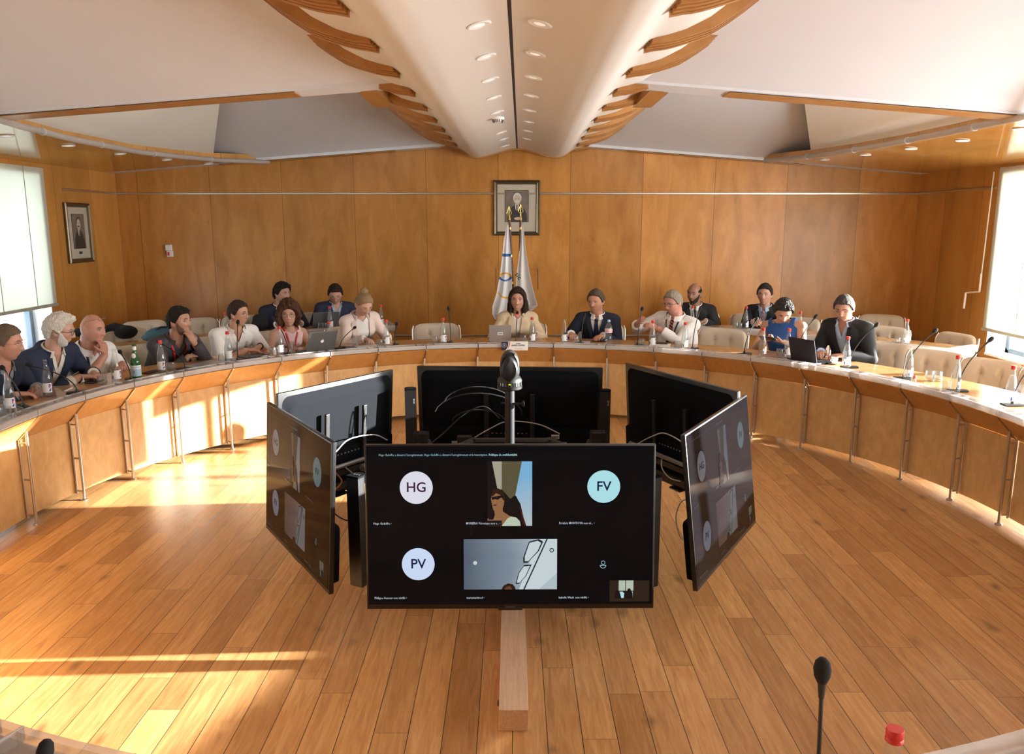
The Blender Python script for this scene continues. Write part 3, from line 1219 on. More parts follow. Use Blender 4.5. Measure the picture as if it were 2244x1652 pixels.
def gradient_mat(name, stops, s, axis='Z', lo=0.0, hi=1.0, rough=0.12):
    m, nt, b = _nt(name)
    tc = N(nt, 'ShaderNodeTexCoord')
    sp = N(nt, 'ShaderNodeSeparateXYZ')
    nt.links.new(tc.outputs['Generated'], sp.inputs[0])
    nz = N(nt, 'ShaderNodeTexNoise')
    nz.inputs['Scale'].default_value = 2.5
    nt.links.new(tc.outputs['Generated'], nz.inputs['Vector'])
    ad = N(nt, 'ShaderNodeMath', operation='MULTIPLY_ADD')
    ad.inputs[1].default_value = 0.25
    nt.links.new(nz.outputs['Fac'], ad.inputs[0])
    nt.links.new(sp.outputs[axis], ad.inputs[2])
    r = ramp(nt, stops)
    nt.links.new(ad.outputs[0], r.inputs[0])
    b.inputs['Base Color'].default_value = (0.004, 0.004, 0.005, 1)
    b.inputs['Roughness'].default_value = rough
    nt.links.new(r.outputs[0], b.inputs['Emission Color'])
    b.inputs['Emission Strength'].default_value = s
    return m


def screen_mats(k):
    return dict(
        base=emat('screen_black', (0.10, 0.12, 0.18), 0.012 * k, 0.05),
        hg=emat('disc_lilac', (0.80, 0.80, 0.90), 0.80 * k),
        fv=emat('disc_aqua', (0.44, 0.80, 0.86), 0.82 * k),
        pv=emat('disc_blue', (0.62, 0.74, 0.96), 0.85 * k),
        ink=emat('disc_letters', (0.10, 0.03, 0.10), 0.35 * k),
        ink2=emat('disc_letters_navy', (0.02, 0.03, 0.16), 0.35 * k),
        txt=emat('caption_white', (0.80, 0.90, 1.0), 0.62 * k),
        txt2=emat('caption_aqua', (0.50, 0.80, 0.86), 0.60 * k),
        skin=emat('video_skin', (0.36, 0.17, 0.075), 0.70 * k),
        skin2=emat('video_skin_shade', (0.16, 0.07, 0.035), 0.70 * k),
        hair=emat('video_hair', (0.035, 0.016, 0.008), 0.7 * k),
        shirt=emat('video_shirt', (0.62, 0.72, 0.55), 0.70 * k),
        olive=emat('video_olive', (0.13, 0.11, 0.055), 0.7 * k),
        pale=emat('video_pale_strip', (0.46, 0.45, 0.34), 0.7 * k),
        dark=emat('video_dark', (0.012, 0.008, 0.008), 0.7 * k),
        maroon=emat('video_maroon', (0.09, 0.012, 0.014), 0.7 * k),
        sky=gradient_mat('video_sky', [(0.1, (0.55, 0.62, 0.62)), (0.9, (0.20, 0.50, 0.78))], 0.75 * k),
        room=gradient_mat('video_cabin', [(0.15, (0.10, 0.14, 0.19)), (1.0, (0.50, 0.60, 0.66)), (0.6, (0.22, 0.29, 0.36))], 0.75 * k, 'X'),
        line=emat('video_line', (0.02, 0.03, 0.035), 0.7 * k),
        bright=emat('video_light', (0.66, 0.76, 0.80), 0.75 * k),
        selfroom=emat('video_room', (0.03, 0.018, 0.01), 0.8 * k),
        window=emat('video_window', (0.50, 0.58, 0.46), 0.8 * k),
        windowlow=emat('video_window_low', (0.45, 0.70, 0.80), 0.9 * k),
    )


TV_CAP = [("Hugo Gadoffre \u2022", 0.021, 0.483), ("MOREIRA V\u00e9ronique non v... \u2022", 0.345, 0.483), ("Fr\u00e9d\u00e9ric MONTOYA non v\u00e9... \u2022", 0.670, 0.483),
          ("Philippe Ausseur non v\u00e9rifi\u00e9 \u2022", 0.021, 0.957), ("mariemartinod \u2022", 0.345, 0.957), ("Isabelle Wack  non v\u00e9rifi\u00e9 \u2022", 0.670, 0.957)]


def tv(label, loc, th, tilt, W, H, k, detail=True, seen_back=False):
    root = thing('television', label, 'television', loc, 0, 'ring of flat screens in the middle')
    root.rotation_euler = (-tilt, 0, th)
    b = MB()
    b.rbox((0, 0.012, H / 2), (W, 0.024, H), 0.003)
    b.build('panel_case', M['tv_bezel'], root, True)
    # moulded rear housing: raised field with rounded corners and a thicker lower box
    b = MB()

    def rr_rect(hw, z0, z1, r, y, n=8):
        pts = []
        for (cx_, cz, a0) in ((hw - r, z1 - r, 0), (-hw + r, z1 - r, PI / 2), (-hw + r, z0 + r, PI), (hw - r, z0 + r, 1.5 * PI)):
            for i in range(n + 1):
                a = a0 + PI / 2 * i / n
                pts.append(Vector((cx_ + r * math.cos(a), y, cz + r * math.sin(a))))
        return pts
    b.loft([rr_rect(W / 2 - 0.004, 0.004, H - 0.004, 0.012, 0.022), rr_rect(W / 2 - 0.05, 0.03, H - 0.05, 0.09, 0.026), rr_rect(W / 2 - 0.062, 0.045, H - 0.066, 0.08, 0.040), rr_rect(W / 2 - 0.085, 0.06, H - 0.10, 0.065, 0.043)])
    b.build('rear_cover', M['tv_back'], root, True)
    b = MB()
    b.loft([rr_rect(W / 2 - 0.03, 0.03, H * 0.43, 0.02, 0.03), rr_rect(W / 2 - 0.035, 0.035, H * 0.425, 0.02, 0.062), rr_rect(W / 2 - 0.06, 0.05, H * 0.40, 0.02, 0.072)])
    hs = b.build('rear_housing', M['tv_back'], root, True)
    if seen_back:
        b = MB()
        b.box((-W * 0.25, 0.0735, H * 0.35), (0.055, 0.002, 0.032))
        b.box((-W * 0.285, 0.0735, H * 0.285), (0.035, 0.002, 0.022))
        b.build('white_sticker', M['label'], hs)
        b = MB()
        for i in range(12):
            b.box((-W * 0.25 - 0.02 + i * 0.0036, 0.0748, H * 0.35 - 0.002), (0.0016 if i % 3 else 0.0026, 0.001, 0.02))
        b.build('barcode', M['black'], hs)
        b = MB()
        for i in range(9):
            b.rbox((-0.12 + i * 0.03, 0.074, H * 0.38), (0.012, 0.004, 0.008), 0.001)
        b.build('socket_row', M['grey_metal'], hs)
        for x in (-0.16, 0.16):
            b = MB()
            b.rbox((x, 0.082, H * 0.46), (0.030, 0.018, 0.46), 0.003)
            for i in range(7):
                b.box((x, 0.0915, H * 0.46 + 0.20 - i * 0.028), (0.008, 0.001, 0.014))
            b.build('mount_bracket', M['black'], root)
        b = MB()
        b.tube([(-0.40, 0.115, H * 0.30), (0.40, 0.115, H * 0.30)], 0.016, 14)
        b.build('mount_tube', M['grey_metal'], root, True)
        b = MB()
        b.rbox((0, 0.10, H * 0.13), (W * 0.8, 0.05, 0.05), 0.004)
        b.rbox((0, 0.10, H * 0.24), (W * 0.55, 0.035, 0.04), 0.004)
        b.build('cross_bar', M['black'], root)
        b = MB()
        b.tube(smooth_pts([(-0.35, 0.11, H * 0.40), (-0.2, 0.13, H * 0.50), (0.0, 0.12, H * 0.52), (0.12, 0.13, H * 0.46), (0.30, 0.15, H * 0.32), (0.42, 0.14, H * 0.22)]), 0.0042, 8)
        b.tube(smooth_pts([(0.05, 0.11, H * 0.3), (0.0, 0.15, H * 0.22), (-0.08, 0.15, H * 0.16), (-0.16, 0.12, H * 0.15)]), 0.004, 8)
        b.build('cable', M['cable_white'], root, True)
        b = MB()
        b.tube(smooth_pts([(0.12, 0.12, H * 0.26), (0.10, 0.15, H * 0.18), (0.20, 0.15, H * 0.12), (0.28, 0.13, H * 0.14)]), 0.005, 8)
        b.build('orange_cable', M['copper'], root, True)
    sm_ = screen_mats(k)
    bz = 0.008
    dw, dh = W - 2 * bz, H - 0.022 - bz
    z_top = H - bz

    def P(u, v, d=0.0):
        return Vector((-dw / 2 + u * dw, -0.0012 - d, z_top - v * dh))

    def poly(name, pts, m, d=0.0005):
        q = MB()
        q.add([P(u, v, d) for u, v in pts] + [P(u, v, d - 0.0003) for u, v in pts],
              [tuple(range(len(pts)))] + [tuple(len(pts) + i for i in reversed(range(len(pts))))] + [(i, (i + 1) % len(pts), len(pts) + (i + 1) % len(pts), len(pts) + i) for i in range(len(pts))])
        return q, m
    q = MB()
    q.box((0, -0.0006, z_top - dh / 2), (dw, 0.0012, dh))
    disp = q.build('display', sm_['base'], root)

    def put(name, pts, m, d=0.0005):
        q, m = poly(name, pts, m, d)
        return q.build(name, m, disp)

    def disc(u, v, ru, n=44):
        return [(u + ru * math.cos(2 * PI * i / n), v + ru * 16 / 9 * math.sin(2 * PI * i / n)) for i in range(n)]

    def rect(u0, v0, u1, v1):
        return [(u0, v0), (u1, v0), (u1, v1), (u0, v1)]
    for nm, u, v, key, let in (('HG', 0.172, 0.258, 'hg', 'ink'), ('FV', 0.826, 0.254, 'fv', 'ink2'), ('PV', 0.176, 0.742, 'pv', 'ink2')):
        c = put('participant_disc', disc(u, v, 0.0575), sm_[key])
        p = P(u, v, 0.0012)
        t = text_mesh('initials', nm, 0.062 * W / 1.3, sm_[let], disp, p, align='CENTER', bold=0.0008, res=4)
    # upper middle video: a woman on a train
    put('video_tile', rect(0.420, 0.095, 0.576, 0.500), sm_['dark'], 0.0004)
    put('video_detail', [(0.436, 0.095), (0.47, 0.095), (0.470, 0.27), (0.455, 0.27)], sm_['pale'], 0.0008)
    put('video_detail', [(0.462, 0.095), (0.54, 0.095), (0.520, 0.30), (0.500, 0.33), (0.470, 0.27)], sm_['olive'], 0.0006)
    put('video_detail', [(0.540, 0.095), (0.576, 0.095), (0.576, 0.500), (0.553, 0.500), (0.535, 0.36), (0.517, 0.31)], sm_['sky'], 0.0007)
    put('video_detail', [(0.500, 0.33), (0.520, 0.31), (0.533, 0.36), (0.553, 0.500), (0.500, 0.500), (0.478, 0.42)], sm_['dark'], 0.0009)
    put('video_detail', [(0.532, 0.385), (0.536, 0.39), (0.556, 0.500), (0.549, 0.500)], sm_['maroon'], 0.0010)
    put('video_detail', [(0.440, 0.33), (0.470, 0.33), (0.474, 0.41), (0.502, 0.442), (0.500, 0.500), (0.420, 0.500), (0.420, 0.455), (0.445, 0.43)], sm_['skin'], 0.0011)
    put('video_detail', [(0.455 + 0.0235 * math.cos(a), 0.345 + 0.068 * math.sin(a)) for a in [2 * PI * i / 20 for i in range(20)]], sm_['skin'], 0.0013)
    put('video_detail', [(0.432, 0.33), (0.440, 0.40), (0.446, 0.43), (0.440, 0.46), (0.424, 0.46), (0.424, 0.33)], sm_['dark'], 0.0016)
    put('video_detail', [(0.434, 0.30), (0.440, 0.268), (0.455, 0.262), (0.474, 0.275), (0.481, 0.31), (0.482, 0.345), (0.474, 0.335), (0.466, 0.305), (0.450, 0.293), (0.437, 0.315)], sm_['hair'], 0.0018)
    put('video_detail', [(0.434, 0.318), (0.470, 0.306), (0.480, 0.318), (0.466, 0.322), (0.456, 0.335), (0.447, 0.330), (0.436, 0.335)], sm_['dark'], 0.0021)
    put('video_detail', [(0.440, 0.366), (0.452, 0.364), (0.452, 0.371), (0.441, 0.372)], sm_['maroon'], 0.0021)
    put('video_detail', [(0.470, 0.500), (0.490, 0.452), (0.502, 0.440), (0.520, 0.446), (0.533, 0.47), (0.536, 0.500)], sm_['shirt'], 0.0015)
    # lower middle video: cabin ceiling
    put('video_tile', rect(0.336, 0.584, 0.664, 0.905), sm_['room'], 0.0004)
    put('video_detail', [(0.60, 0.584), (0.664, 0.584), (0.664, 0.80), (0.60, 0.905), (0.53, 0.905)], sm_['bright'], 0.0005)
    for pts in ([(0.565, 0.60), (0.60, 0.584), (0.615, 0.60), (0.60, 0.66), (0.56, 0.735), (0.545, 0.735), (0.545, 0.70)], [(0.548, 0.75), (0.575, 0.745), (0.555, 0.82), (0.53, 0.87), (0.518, 0.87), (0.528, 0.80)]):
        put('video_detail', pts, sm_['line'], 0.0007)
        c = (sum(p[0] for p in pts) / len(pts), sum(p[1] for p in pts) / len(pts))
        put('video_detail', [(c[0] + (p[0] - c[0]) * 0.82, c[1] + (p[1] - c[1]) * 0.86) for p in pts], sm_['bright'], 0.0009)
    put('video_detail', [(0.626, 0.584), (0.631, 0.584), (0.55, 0.905), (0.545, 0.905)], sm_['line'], 0.0009)
    put('video_detail', disc(0.645, 0.655, 0.008, 14), sm_['line'], 0.0009)
    put('video_detail', disc(0.645, 0.655, 0.005, 14), sm_['bright'], 0.0011)
    put('video_detail', disc(0.376, 0.735, 0.007, 14), sm_['bright'], 0.0009)
    put('video_detail', [(0.468, 0.905), (0.476, 0.880), (0.492, 0.866), (0.508, 0.872), (0.516, 0.890), (0.518, 0.905)], sm_['hair'], 0.0009)
    put('video_detail', [(0.478, 0.905), (0.486, 0.888), (0.498, 0.882), (0.507, 0.905)], sm_['skin2'], 0.0011)
    # small self view
    put('video_tile', rect(0.850, 0.850, 0.990, 0.985), sm_['selfroom'], 0.0004)
    put('video_detail', rect(0.882, 0.850, 0.934, 0.915), sm_['window'], 0.0006)
    put('video_detail', rect(0.905, 0.850, 0.9075, 0.915), sm_['line'], 0.0008)
    put('video_detail', rect(0.885, 0.922, 0.932, 0.962), sm_['windowlow'], 0.0006)
    put('video_detail', [(0.900, 0.965), (0.902, 0.93), (0.897, 0.925), (0.899, 0.915), (0.912, 0.918), (0.914, 0.902), (0.922, 0.900), (0.926, 0.915), (0.931, 0.93), (0.932, 0.965)], sm_['dark'], 0.0009)
    put('video_detail', [(0.868, 0.965), (0.869, 0.925), (0.878, 0.905), (0.886, 0.925), (0.892, 0.965)], sm_['dark'], 0.0009)
    put('caption_badge', rect(0.420, 0.465, 0.470, 0.499), sm_['dark'], 0.0024)
    # person icon
    q = MB()
    for (u, v, r, a0, a1) in ((0.826, 0.735, 0.0065, 0, 2 * PI), (0.826, 0.752, 0.0105, 0, PI)):
        pts = [P(u + r * math.cos(a0 + (a1 - a0) * i / 20), v + r * 1.7 * math.sin(a0 + (a1 - a0) * i / 20), 0.0008) for i in range(21)]
        q.tube(pts, 0.0012, 6)
    q.tube([P(0.8155, 0.752, 0.0008), P(0.8365, 0.752, 0.0008)], 0.0012, 6)
    q.build('person_icon', sm_['txt2'], disp)
    if detail:
        text_mesh('caption', "Hugo Gadoffre a d\u00e9marr\u00e9 l'enregistrement. Hugo Gadoffre a d\u00e9marr\u00e9 l'enregistrement et la transcription.", 0.0148 * W / 1.3, sm_['txt2'], disp, P(0.043, 0.054, 0.0008), res=1, sx=0.765)
        text_mesh('caption', "Politique de confidentialit\u00e9", 0.0148 * W / 1.3, sm_['txt2'], disp, P(0.4250, 0.054, 0.0008), bold=0.0004, res=1, sx=0.80)
    for s_, u, v in TV_CAP:
        text_mesh('caption', s_, 0.0150 * W / 1.3, sm_['txt'], disp, P(u, v, 0.0030), res=1, bold=0.0001, sx=0.82)
    text_mesh('maker_mark', "Panasonic", 0.011, M['grey_metal'], root, (0, -0.0006, 0.0095), align='CENTER', res=1)
    b = MB()
    b.rbox((0, 0.030, -0.004), (0.11, 0.05, 0.012), 0.003)
    b.build('lower_bracket', M['black'], root)
    return root


tv('large flat screen facing the camera with a bright video call, nearest of six', (-0.007, 3.385, 0.242), 0.007, 0.100, 1.302, 0.756, 1.0)
tv('flat screen turned to the left near side, its call set dimmer as in a slanting view', (-1.141, 3.951, 0.242), -0.995, 0.062, 1.018, 0.737, 0.16)  # side screens glow weaker, imitating the dimming of a slanting view
tv('flat screen turned to the right near side, showing the dim video call', (1.157, 4.008, 0.242), 1.025, 0.123, 1.052, 0.762, 0.16)
tv('flat screen seen squarely from the back, facing the woman in the cream blazer', (-0.013, 5.53, 0.25), PI - 0.049, 0.10, 1.282, 0.752, 1.0, False, True)
tv('flat screen seen from behind, grey and lit, at the left back of the ring', (-1.142, 4.984, 0.25), -2.174, 0.07, 0.97, 0.748, 1.0, False, True)
tv('flat screen seen from behind, black and unlit, at the right back of the ring', (1.118, 5.08, 0.25), 2.044, 0.07, 1.12, 0.76, 1.0, False, True)

# ------------------------------------------------------------------ frame, camera mast, column speakers
fr = thing('screen_stand', 'black metal floor frame that carries the ring of flat screens', 'stand', (0.0, 4.45, 0))
k = MB()
hexp = [(0.50 * math.sin(a), 0.50 * math.cos(a)) for a in [PI / 6 + PI / 3 * i for i in range(6)]]
for i in range(6):
    a, b = hexp[i], hexp[(i + 1) % 6]
    for z in (0.10, 0.62):
        k.tube([(a[0], a[1], z), (b[0], b[1], z)], 0.022, 8)
k.build('hexagon_rail', M['black'], fr)
for i in range(6):
    k = MB()
    k.rbox((hexp[i][0], hexp[i][1], 0.32), (0.05, 0.05, 0.64), 0.005)
    k.build('upright', M['black'], fr)
    k = MB()
    a = PI / 3 * i
    p = Vector((math.sin(a), math.cos(a), 0))
    k.tube([p * 0.40 + Vector((0, 0, 0.10)), p * 0.60 + Vector((0, 0, 0.10))], 0.03, 6)
    k.tube([p * 0.42 + Vector((0, 0, 0.55)), p * 0.86 + Vector((0, 0, 0.50))], 0.022, 6)
    k.build('screen_arm', M['black'], fr)
for (px, py, yy) in ((923, 947, 5.05), (1310, 945, 5.05)):
    p = on_y(px, py, yy)
    k = MB()
    k.rbox((p.x, p.y - 4.45, p.z - 0.33), (0.095, 0.08, 0.66), 0.004)
    up = k.build('post_box', M['black'], fr)
    k = MB()
    for dx in (-0.02, 0.005, 0.028):
        k.box((p.x + dx, p.y - 4.45 + 0.005, p.z + 0.001), (0.014, 0.020, 0.003))
    k.build('slot', M['dark'], up)
for s in (-1, 1):
    k = MB()
    a = on_y(898 if s < 0 else 1328, 975, 4.9)
    b = on_y(940 if s < 0 else 1290, 955, 5.1)
    k.tube([a - Vector((0, 4.45, 0)) + Vector((s * 0.25, -0.30, -0.06)), b - Vector((0, 4.45, 0)) + Vector((0, 0, -0.04))], 0.022, 6)
    k.build('top_bar', M['black'], fr)
k = MB()
for i, (r_, z) in enumerate(((0.20, 0.82), (0.26, 0.74), (0.16, 0.68))):
    pts = [Vector((-0.22 + r_ * 1.1 * math.cos(a), 0.62 + 0.02 * i, z + r_ * 0.55 * math.sin(a))) for a in [PI * 0.95 - PI * 0.95 * t / 12 for t in range(13)]]
    k.tube(pts, 0.005, 6)
k.build('cable', M['black_soft'], fr)
k = MB()
k.tube(smooth_pts([(-0.52, 0.52, 0.58), (-0.44, 0.56, 0.64), (-0.30, 0.60, 0.76), (-0.18, 0.62, 0.80), (-0.08, 0.62, 0.72)]), 0.0045, 8)
k.build('cable', M['black'], fr, True)
k = MB()
k.rbox((-0.30, 0.45, 0.60), (0.09, 0.05, 0.10), 0.004)
k.build('junction_box', M['black'], fr)

pc = on_y(1117, 845, 4.45)
mz = pc.z
cm = thing('conference_camera', 'black dome-topped swivel camera on a tall round mast above the ring of screens', 'camera', (pc.x, 4.45, 0))
k = MB()
k.tube([(0, 0, 0.0), (0, 0, mz - 0.02)], 0.0275, 20)
k.lathe((0, 0, 0), [(0, 0), (0.16, 0), (0.16, 0.012), (0.04, 0.03), (0, 0.03)], 24)
k.build('mast', M['black'], cm, True)
k = MB()
k.tube([(0.02, -0.02, mz - 0.10), (0.075, -0.02, mz - 0.10)], 0.006, 8)
k.lathe((0.07, -0.02, mz - 0.10), [(0, 0), (0.016, 0), (0.018, 0.012), (0.0, 0.014)], 12, axis=(1, 0, 0))
k.tube([(-0.02, -0.02, mz - 0.095), (-0.05, -0.02, mz - 0.095)], 0.005, 8)
k.build('knob', M['black'], cm, True)
k = MB()
k.lathe((0, 0, mz - 0.02), [(0, 0), (0.060, 0), (0.070, 0.006), (0.071, 0.022), (0.068, 0.024), (0, 0.024)], 32)
k.lathe((0, 0, mz + 0.004), [(0, 0.022), (0.070, 0.022), (0.069, 0.032), (0.058, 0.050), (0.040, 0.056), (0, 0.056)], 32)
k.build('swivel_base', M['black'], cm, True)
k = MB()
k.lathe((0, 0, mz + 0.003), [(0.066, 0.0), (0.066, 0.024)], 32)
k.lathe((0, 0, mz + 0.003), [(0.0, 0.0), (0.066, 0.0), (0.066, 0.024), (0.0, 0.024)], 32)
bb = k.build('light_band', M['tv_bezel'], cm, True)
k = MB()
for i in range(26):
    a = 2 * PI * i / 26
    if i % 3:
        k.box((0.0665 * math.cos(a), 0.0665 * math.sin(a), mz + 0.015), (0.003, 0.006, 0.018), Matrix.Rotation(a, 3, 'Z'))
k.build('vent_rib', M['steel'], bb)
k = MB()
k.box((0.0, -0.069, mz + 0.019), (0.011, 0.003, 0.006))
k.build('green_light', emat('green_led', (0.5, 1.0, 0.02), 1.3), bb)
k = MB()
k.rbox((0, 0, mz + 0.075), (0.105, 0.075, 0.08), 0.03, 4)
k.loft([[Vector((0.0515 * math.cos(a) * f, 0.012 + yy, mz + 0.10 + 0.062 * math.sin(a) * f)) for a in [2 * PI * i / 28 for i in range(28)]] for yy, f in ((-0.055, 0.86), (-0.048, 0.97), (0.0, 1.0), (0.05, 0.97), (0.058, 0.86))])
k.v = [Vector((v.x * 1.06, v.y * 1.05, mz + 0.02 + (v.z - mz - 0.02) * 1.27)) for v in k.v]
k.build('camera_head', M['black'], cm, True)
k = MB()
k.loft([[Vector((0.044 * math.cos(a) * f, -0.052 + yy, mz + 0.083 + (0.056 * math.sin(a) if math.sin(a) > 0 else 0.05 * math.sin(a)) * f)) for a in [2 * PI * i / 28 for i in range(28)]] for yy, f in ((-0.026, 0.80), (-0.018, 0.95), (0.0, 1.0), (0.03, 1.0))])
k.v = [Vector((v.x * 1.06, v.y * 1.05, mz + 0.02 + (v.z - mz - 0.02) * 1.27)) for v in k.v]
k.build('rear_lobe', M['black'], cm, True)
k = MB()
k.box((-0.026, -0.046, mz + 0.190), (0.0012, 0.02, 0.02))
k.box((0.026, -0.046, mz + 0.190), (0.0012, 0.02, 0.02))
k.build('seam', M['dark'], cm)


def column(px0, px1, pyt, pyb, yd, label, th, logo=True, wedge=True):
    xm = (px0 + px1) / 2
    top = on_y(xm, pyt, yd)
    bot = on_y(xm, pyb, yd)
    w = (px1 - px0) / F_PX * yd * 0.98
    root = thing('column_speaker', label, 'speaker', (top.x, yd, max(bot.z, 0.0)), th, 'slim black column speakers between the screens')
    h = top.z - root.location.z
    q = MB()
    n = 10
    prof_ = [(-w / 2, -0.035), (w / 2, -0.035)] + [(w / 2 * math.cos(a), 0.0 + 0.04 * math.sin(a)) for a in [PI * i / n for i in range(n + 1)]]
    q.prism(prof_, 0, h)
    q.build('cabinet', M['black'], root, True)
    q = MB()
    q.prism([(x * 1.02, y * 1.02) for x, y in prof_], h, h + 0.01)
    q.build('top_cap', M['tv_back'], root)
    q = MB()
    for i in range(3):
        q.box((-w * 0.2 + i * w * 0.2, 0, h + 0.0105), (w * 0.12, 0.014, 0.002))
    q.build('slot', M['dark'], root)
    if logo:
        text_mesh('maker_mark', 'BOSE', 0.014, M['label'], root, (w * 0.30, -0.0362, h - 0.09), rot=(PI / 2, -PI / 2, 0), res=1)
    return root


column(886, 912, 853, 990, 5.25, 'slim black column speaker left of the rear-view screen', 0.15)
column(1315, 1339, 857, 975, 5.25, 'slim black column speaker right of the rear-view screen', -0.15)
column(764, 799, 1044, 1279, 3.78, 'slim black column speaker beside the left edge of the front screen', -0.5, False)
column(1420, 1443, 1043, 1280, 3.66, 'slim black column speaker peeking past the right edge of the front screen', 0.5, False)

lc = thing('floor_cable', 'thin pale cable hanging below the right near screen', 'cable', on_y(1495, 1130, 4.25))
k = MB()
k.tube(smooth_pts([(0.04, 0, 0.10), (-0.01, 0, 0.08), (-0.035, 0, 0.0), (-0.02, 0, -0.09), (0.01, 0, -0.14), (0.05, 0.02, -0.10)]), 0.004, 8)
o_ = k.build('cord', M['cable_white'], lc, True)
lc = thing('floor_cable', 'dark cable looping between the left near screen and the column speaker', 'cable', on_y(745, 1128, 4.05))
k = MB()
k.tube(smooth_pts([(-0.06, 0, 0.05), (-0.02, 0, 0.0), (0.03, 0, -0.03), (0.08, 0, -0.03)]), 0.004, 8)
k.build('cord', M['black'], lc, True)

# ================================================================== people
def lerp(a, b, t):
    return a + (b - a) * t


def piece(tab, t):
    for (a, va), (b, vb) in zip(tab, tab[1:]):
        if t <= b:
            k = (t - a) / (b - a)
            return tuple(lerp(x, y, max(0, k)) for x, y in zip(va, vb))
    return tab[-1][1]


def smooth01(x):
    x = min(max(x, 0), 1)
    return x * x * (3 - 2 * x)


def g2(x, z, cx_, cz, sx, sz):
    return math.exp(-((x - cx_) / sx) ** 2 - ((z - cz) / sz) ** 2)


def head_pt(d, jaw=1.0, fat=0.0, fem=False):
    """unit direction -> point of a modelled face (x right, y forward, z up; centre of head at 0)"""
    x, y, z = d.x * 0.0745, (abs(d.y) ** 0.9) * (1 if d.y > 0 else -1) * 0.0935, d.z * 0.117
    if z < 0:
        k = -z / 0.117
        x *= 1 - (0.26 if not fem else 0.32) * k ** 1.6 * jaw + fat * 0.18 * k
        if y < 0:
            y *= 1 - 0.42 * k
        else:
            y *= 1 - 0.05 * k
    else:
        k = z / 0.117
        y *= 1 - 0.04 * k
        x *= 1 + 0.04 * math.sin(PI * k)
    if d.y > 0:
        w = smooth01(d.y * 2.2)
        dy = 0.0
        nose = max(0.0, min(1.0, (0.022 - z) / 0.05)) if z > -0.030 else max(0.0, 1 - (-0.030 - z) / 0.010)
        dy += 0.024 * nose * math.exp(-(x / (0.009 + 0.007 * nose)) ** 2)
        dy += 0.004 * (g2(x, z, 0.012, -0.030, 0.006, 0.006) + g2(x, z, -0.012, -0.030, 0.006, 0.006))
        for s in (-1, 1):
            dy -= 0.0125 * g2(x, z, s * 0.031, 0.008, 0.016, 0.011)
            dy += 0.005 * g2(x, z, s * 0.030, 0.027, 0.022, 0.007)
            dy += 0.005 * g2(x, z, s * 0.043, -0.018, 0.016, 0.014)
            dy -= 0.004 * g2(x, z, s * 0.050, -0.050, 0.014, 0.018)
        dy += 0.0065 * g2(x, z, 0, -0.056, 0.020, 0.0045)
        dy -= 0.0045 * g2(x, z, 0, -0.0625, 0.022, 0.0025)
        dy += 0.0068 * g2(x, z, 0, -0.069, 0.017, 0.0050)
        dy -= 0.003 * g2(x, z, 0, -0.080, 0.018, 0.005)
        dy += 0.010 * g2(x, z, 0, -0.099, 0.022, 0.013)
        y += dy * w
    return Vector((x, y, z))


def sphere_dirs(n, k):
    out = []
    for i in range(k + 1):
        a = PI * i / k
        for j in range(n):
            b = 2 * PI * j / n
            out.append(Vector((math.sin(a) * math.cos(b), math.sin(a) * math.sin(b), math.cos(a))))
    return out


def sphere_faces(n, k):
    return [(i * n + j, (i + 1) * n + j, (i + 1) * n + (j + 1) % n, i * n + (j + 1) % n) for i in range(k) for j in range(n)]


def hair_line(d, style):
    """how much hair grows in direction d (0 none .. 1 full)"""
    z, y, x = d.z, d.y, abs(d.x)
    az = math.atan2(x, y)                     # 0 front, pi back
    if style == 'fringe_sides':               # balding: only a band round sides and back
        top = 0.42 + 0.30 * smooth01((az - 1.2) / 1.2)
        lo = lerp(0.10, -0.55, smooth01((az - 1.35) / 0.8))
        m = smooth01((z - lo) / 0.08) * smooth01((top - z) / 0.10) * smooth01((az - 1.05) / 0.15)
        return m
    if style == 'receding':
        line = piece([(0, (0.74,)), (0.45, (0.66,)), (0.95, (0.62,)), (1.25, (0.30,)), (1.45, (-0.12,)), (1.75, (0.05,)), (2.1, (-0.48,)), (PI, (-0.58,))], az)[0]
    elif style in ('bob', 'curly'):
        line = piece([(0, (0.60,)), (0.5, (0.55,)), (0.85, (0.32,)), (1.1, (-0.25,)), (1.3, (-0.75,)), (PI, (-0.85,))], az)[0]
        if style == 'curly':
            line = piece([(0, (0.50,)), (0.5, (0.42,)), (0.85, (0.18,)), (1.1, (-0.35,)), (1.3, (-0.72,)), (PI, (-0.85,))], az)[0]
    elif style == 'bun':
        line = piece([(0, (0.60,)), (0.6, (0.52,)), (1.0, (0.28,)), (1.35, (0.02,)), (1.7, (0.05,)), (2.1, (-0.35,)), (PI, (-0.52,))], az)[0]
    else:
        line = piece([(0, (0.58,)), (0.55, (0.55,)), (0.95, (0.46,)), (1.2, (0.18,)), (1.42, (-0.14,)), (1.72, (0.02,)), (2.1, (-0.48,)), (PI, (-0.60,))], az)[0]
    return smooth01((z - line) / 0.07)


HAIR_T = dict(short=0.012, receding=0.009, fringe_sides=0.006, quiff=0.015, bob=0.020, curly=0.034, bun=0.010, thick=0.019)


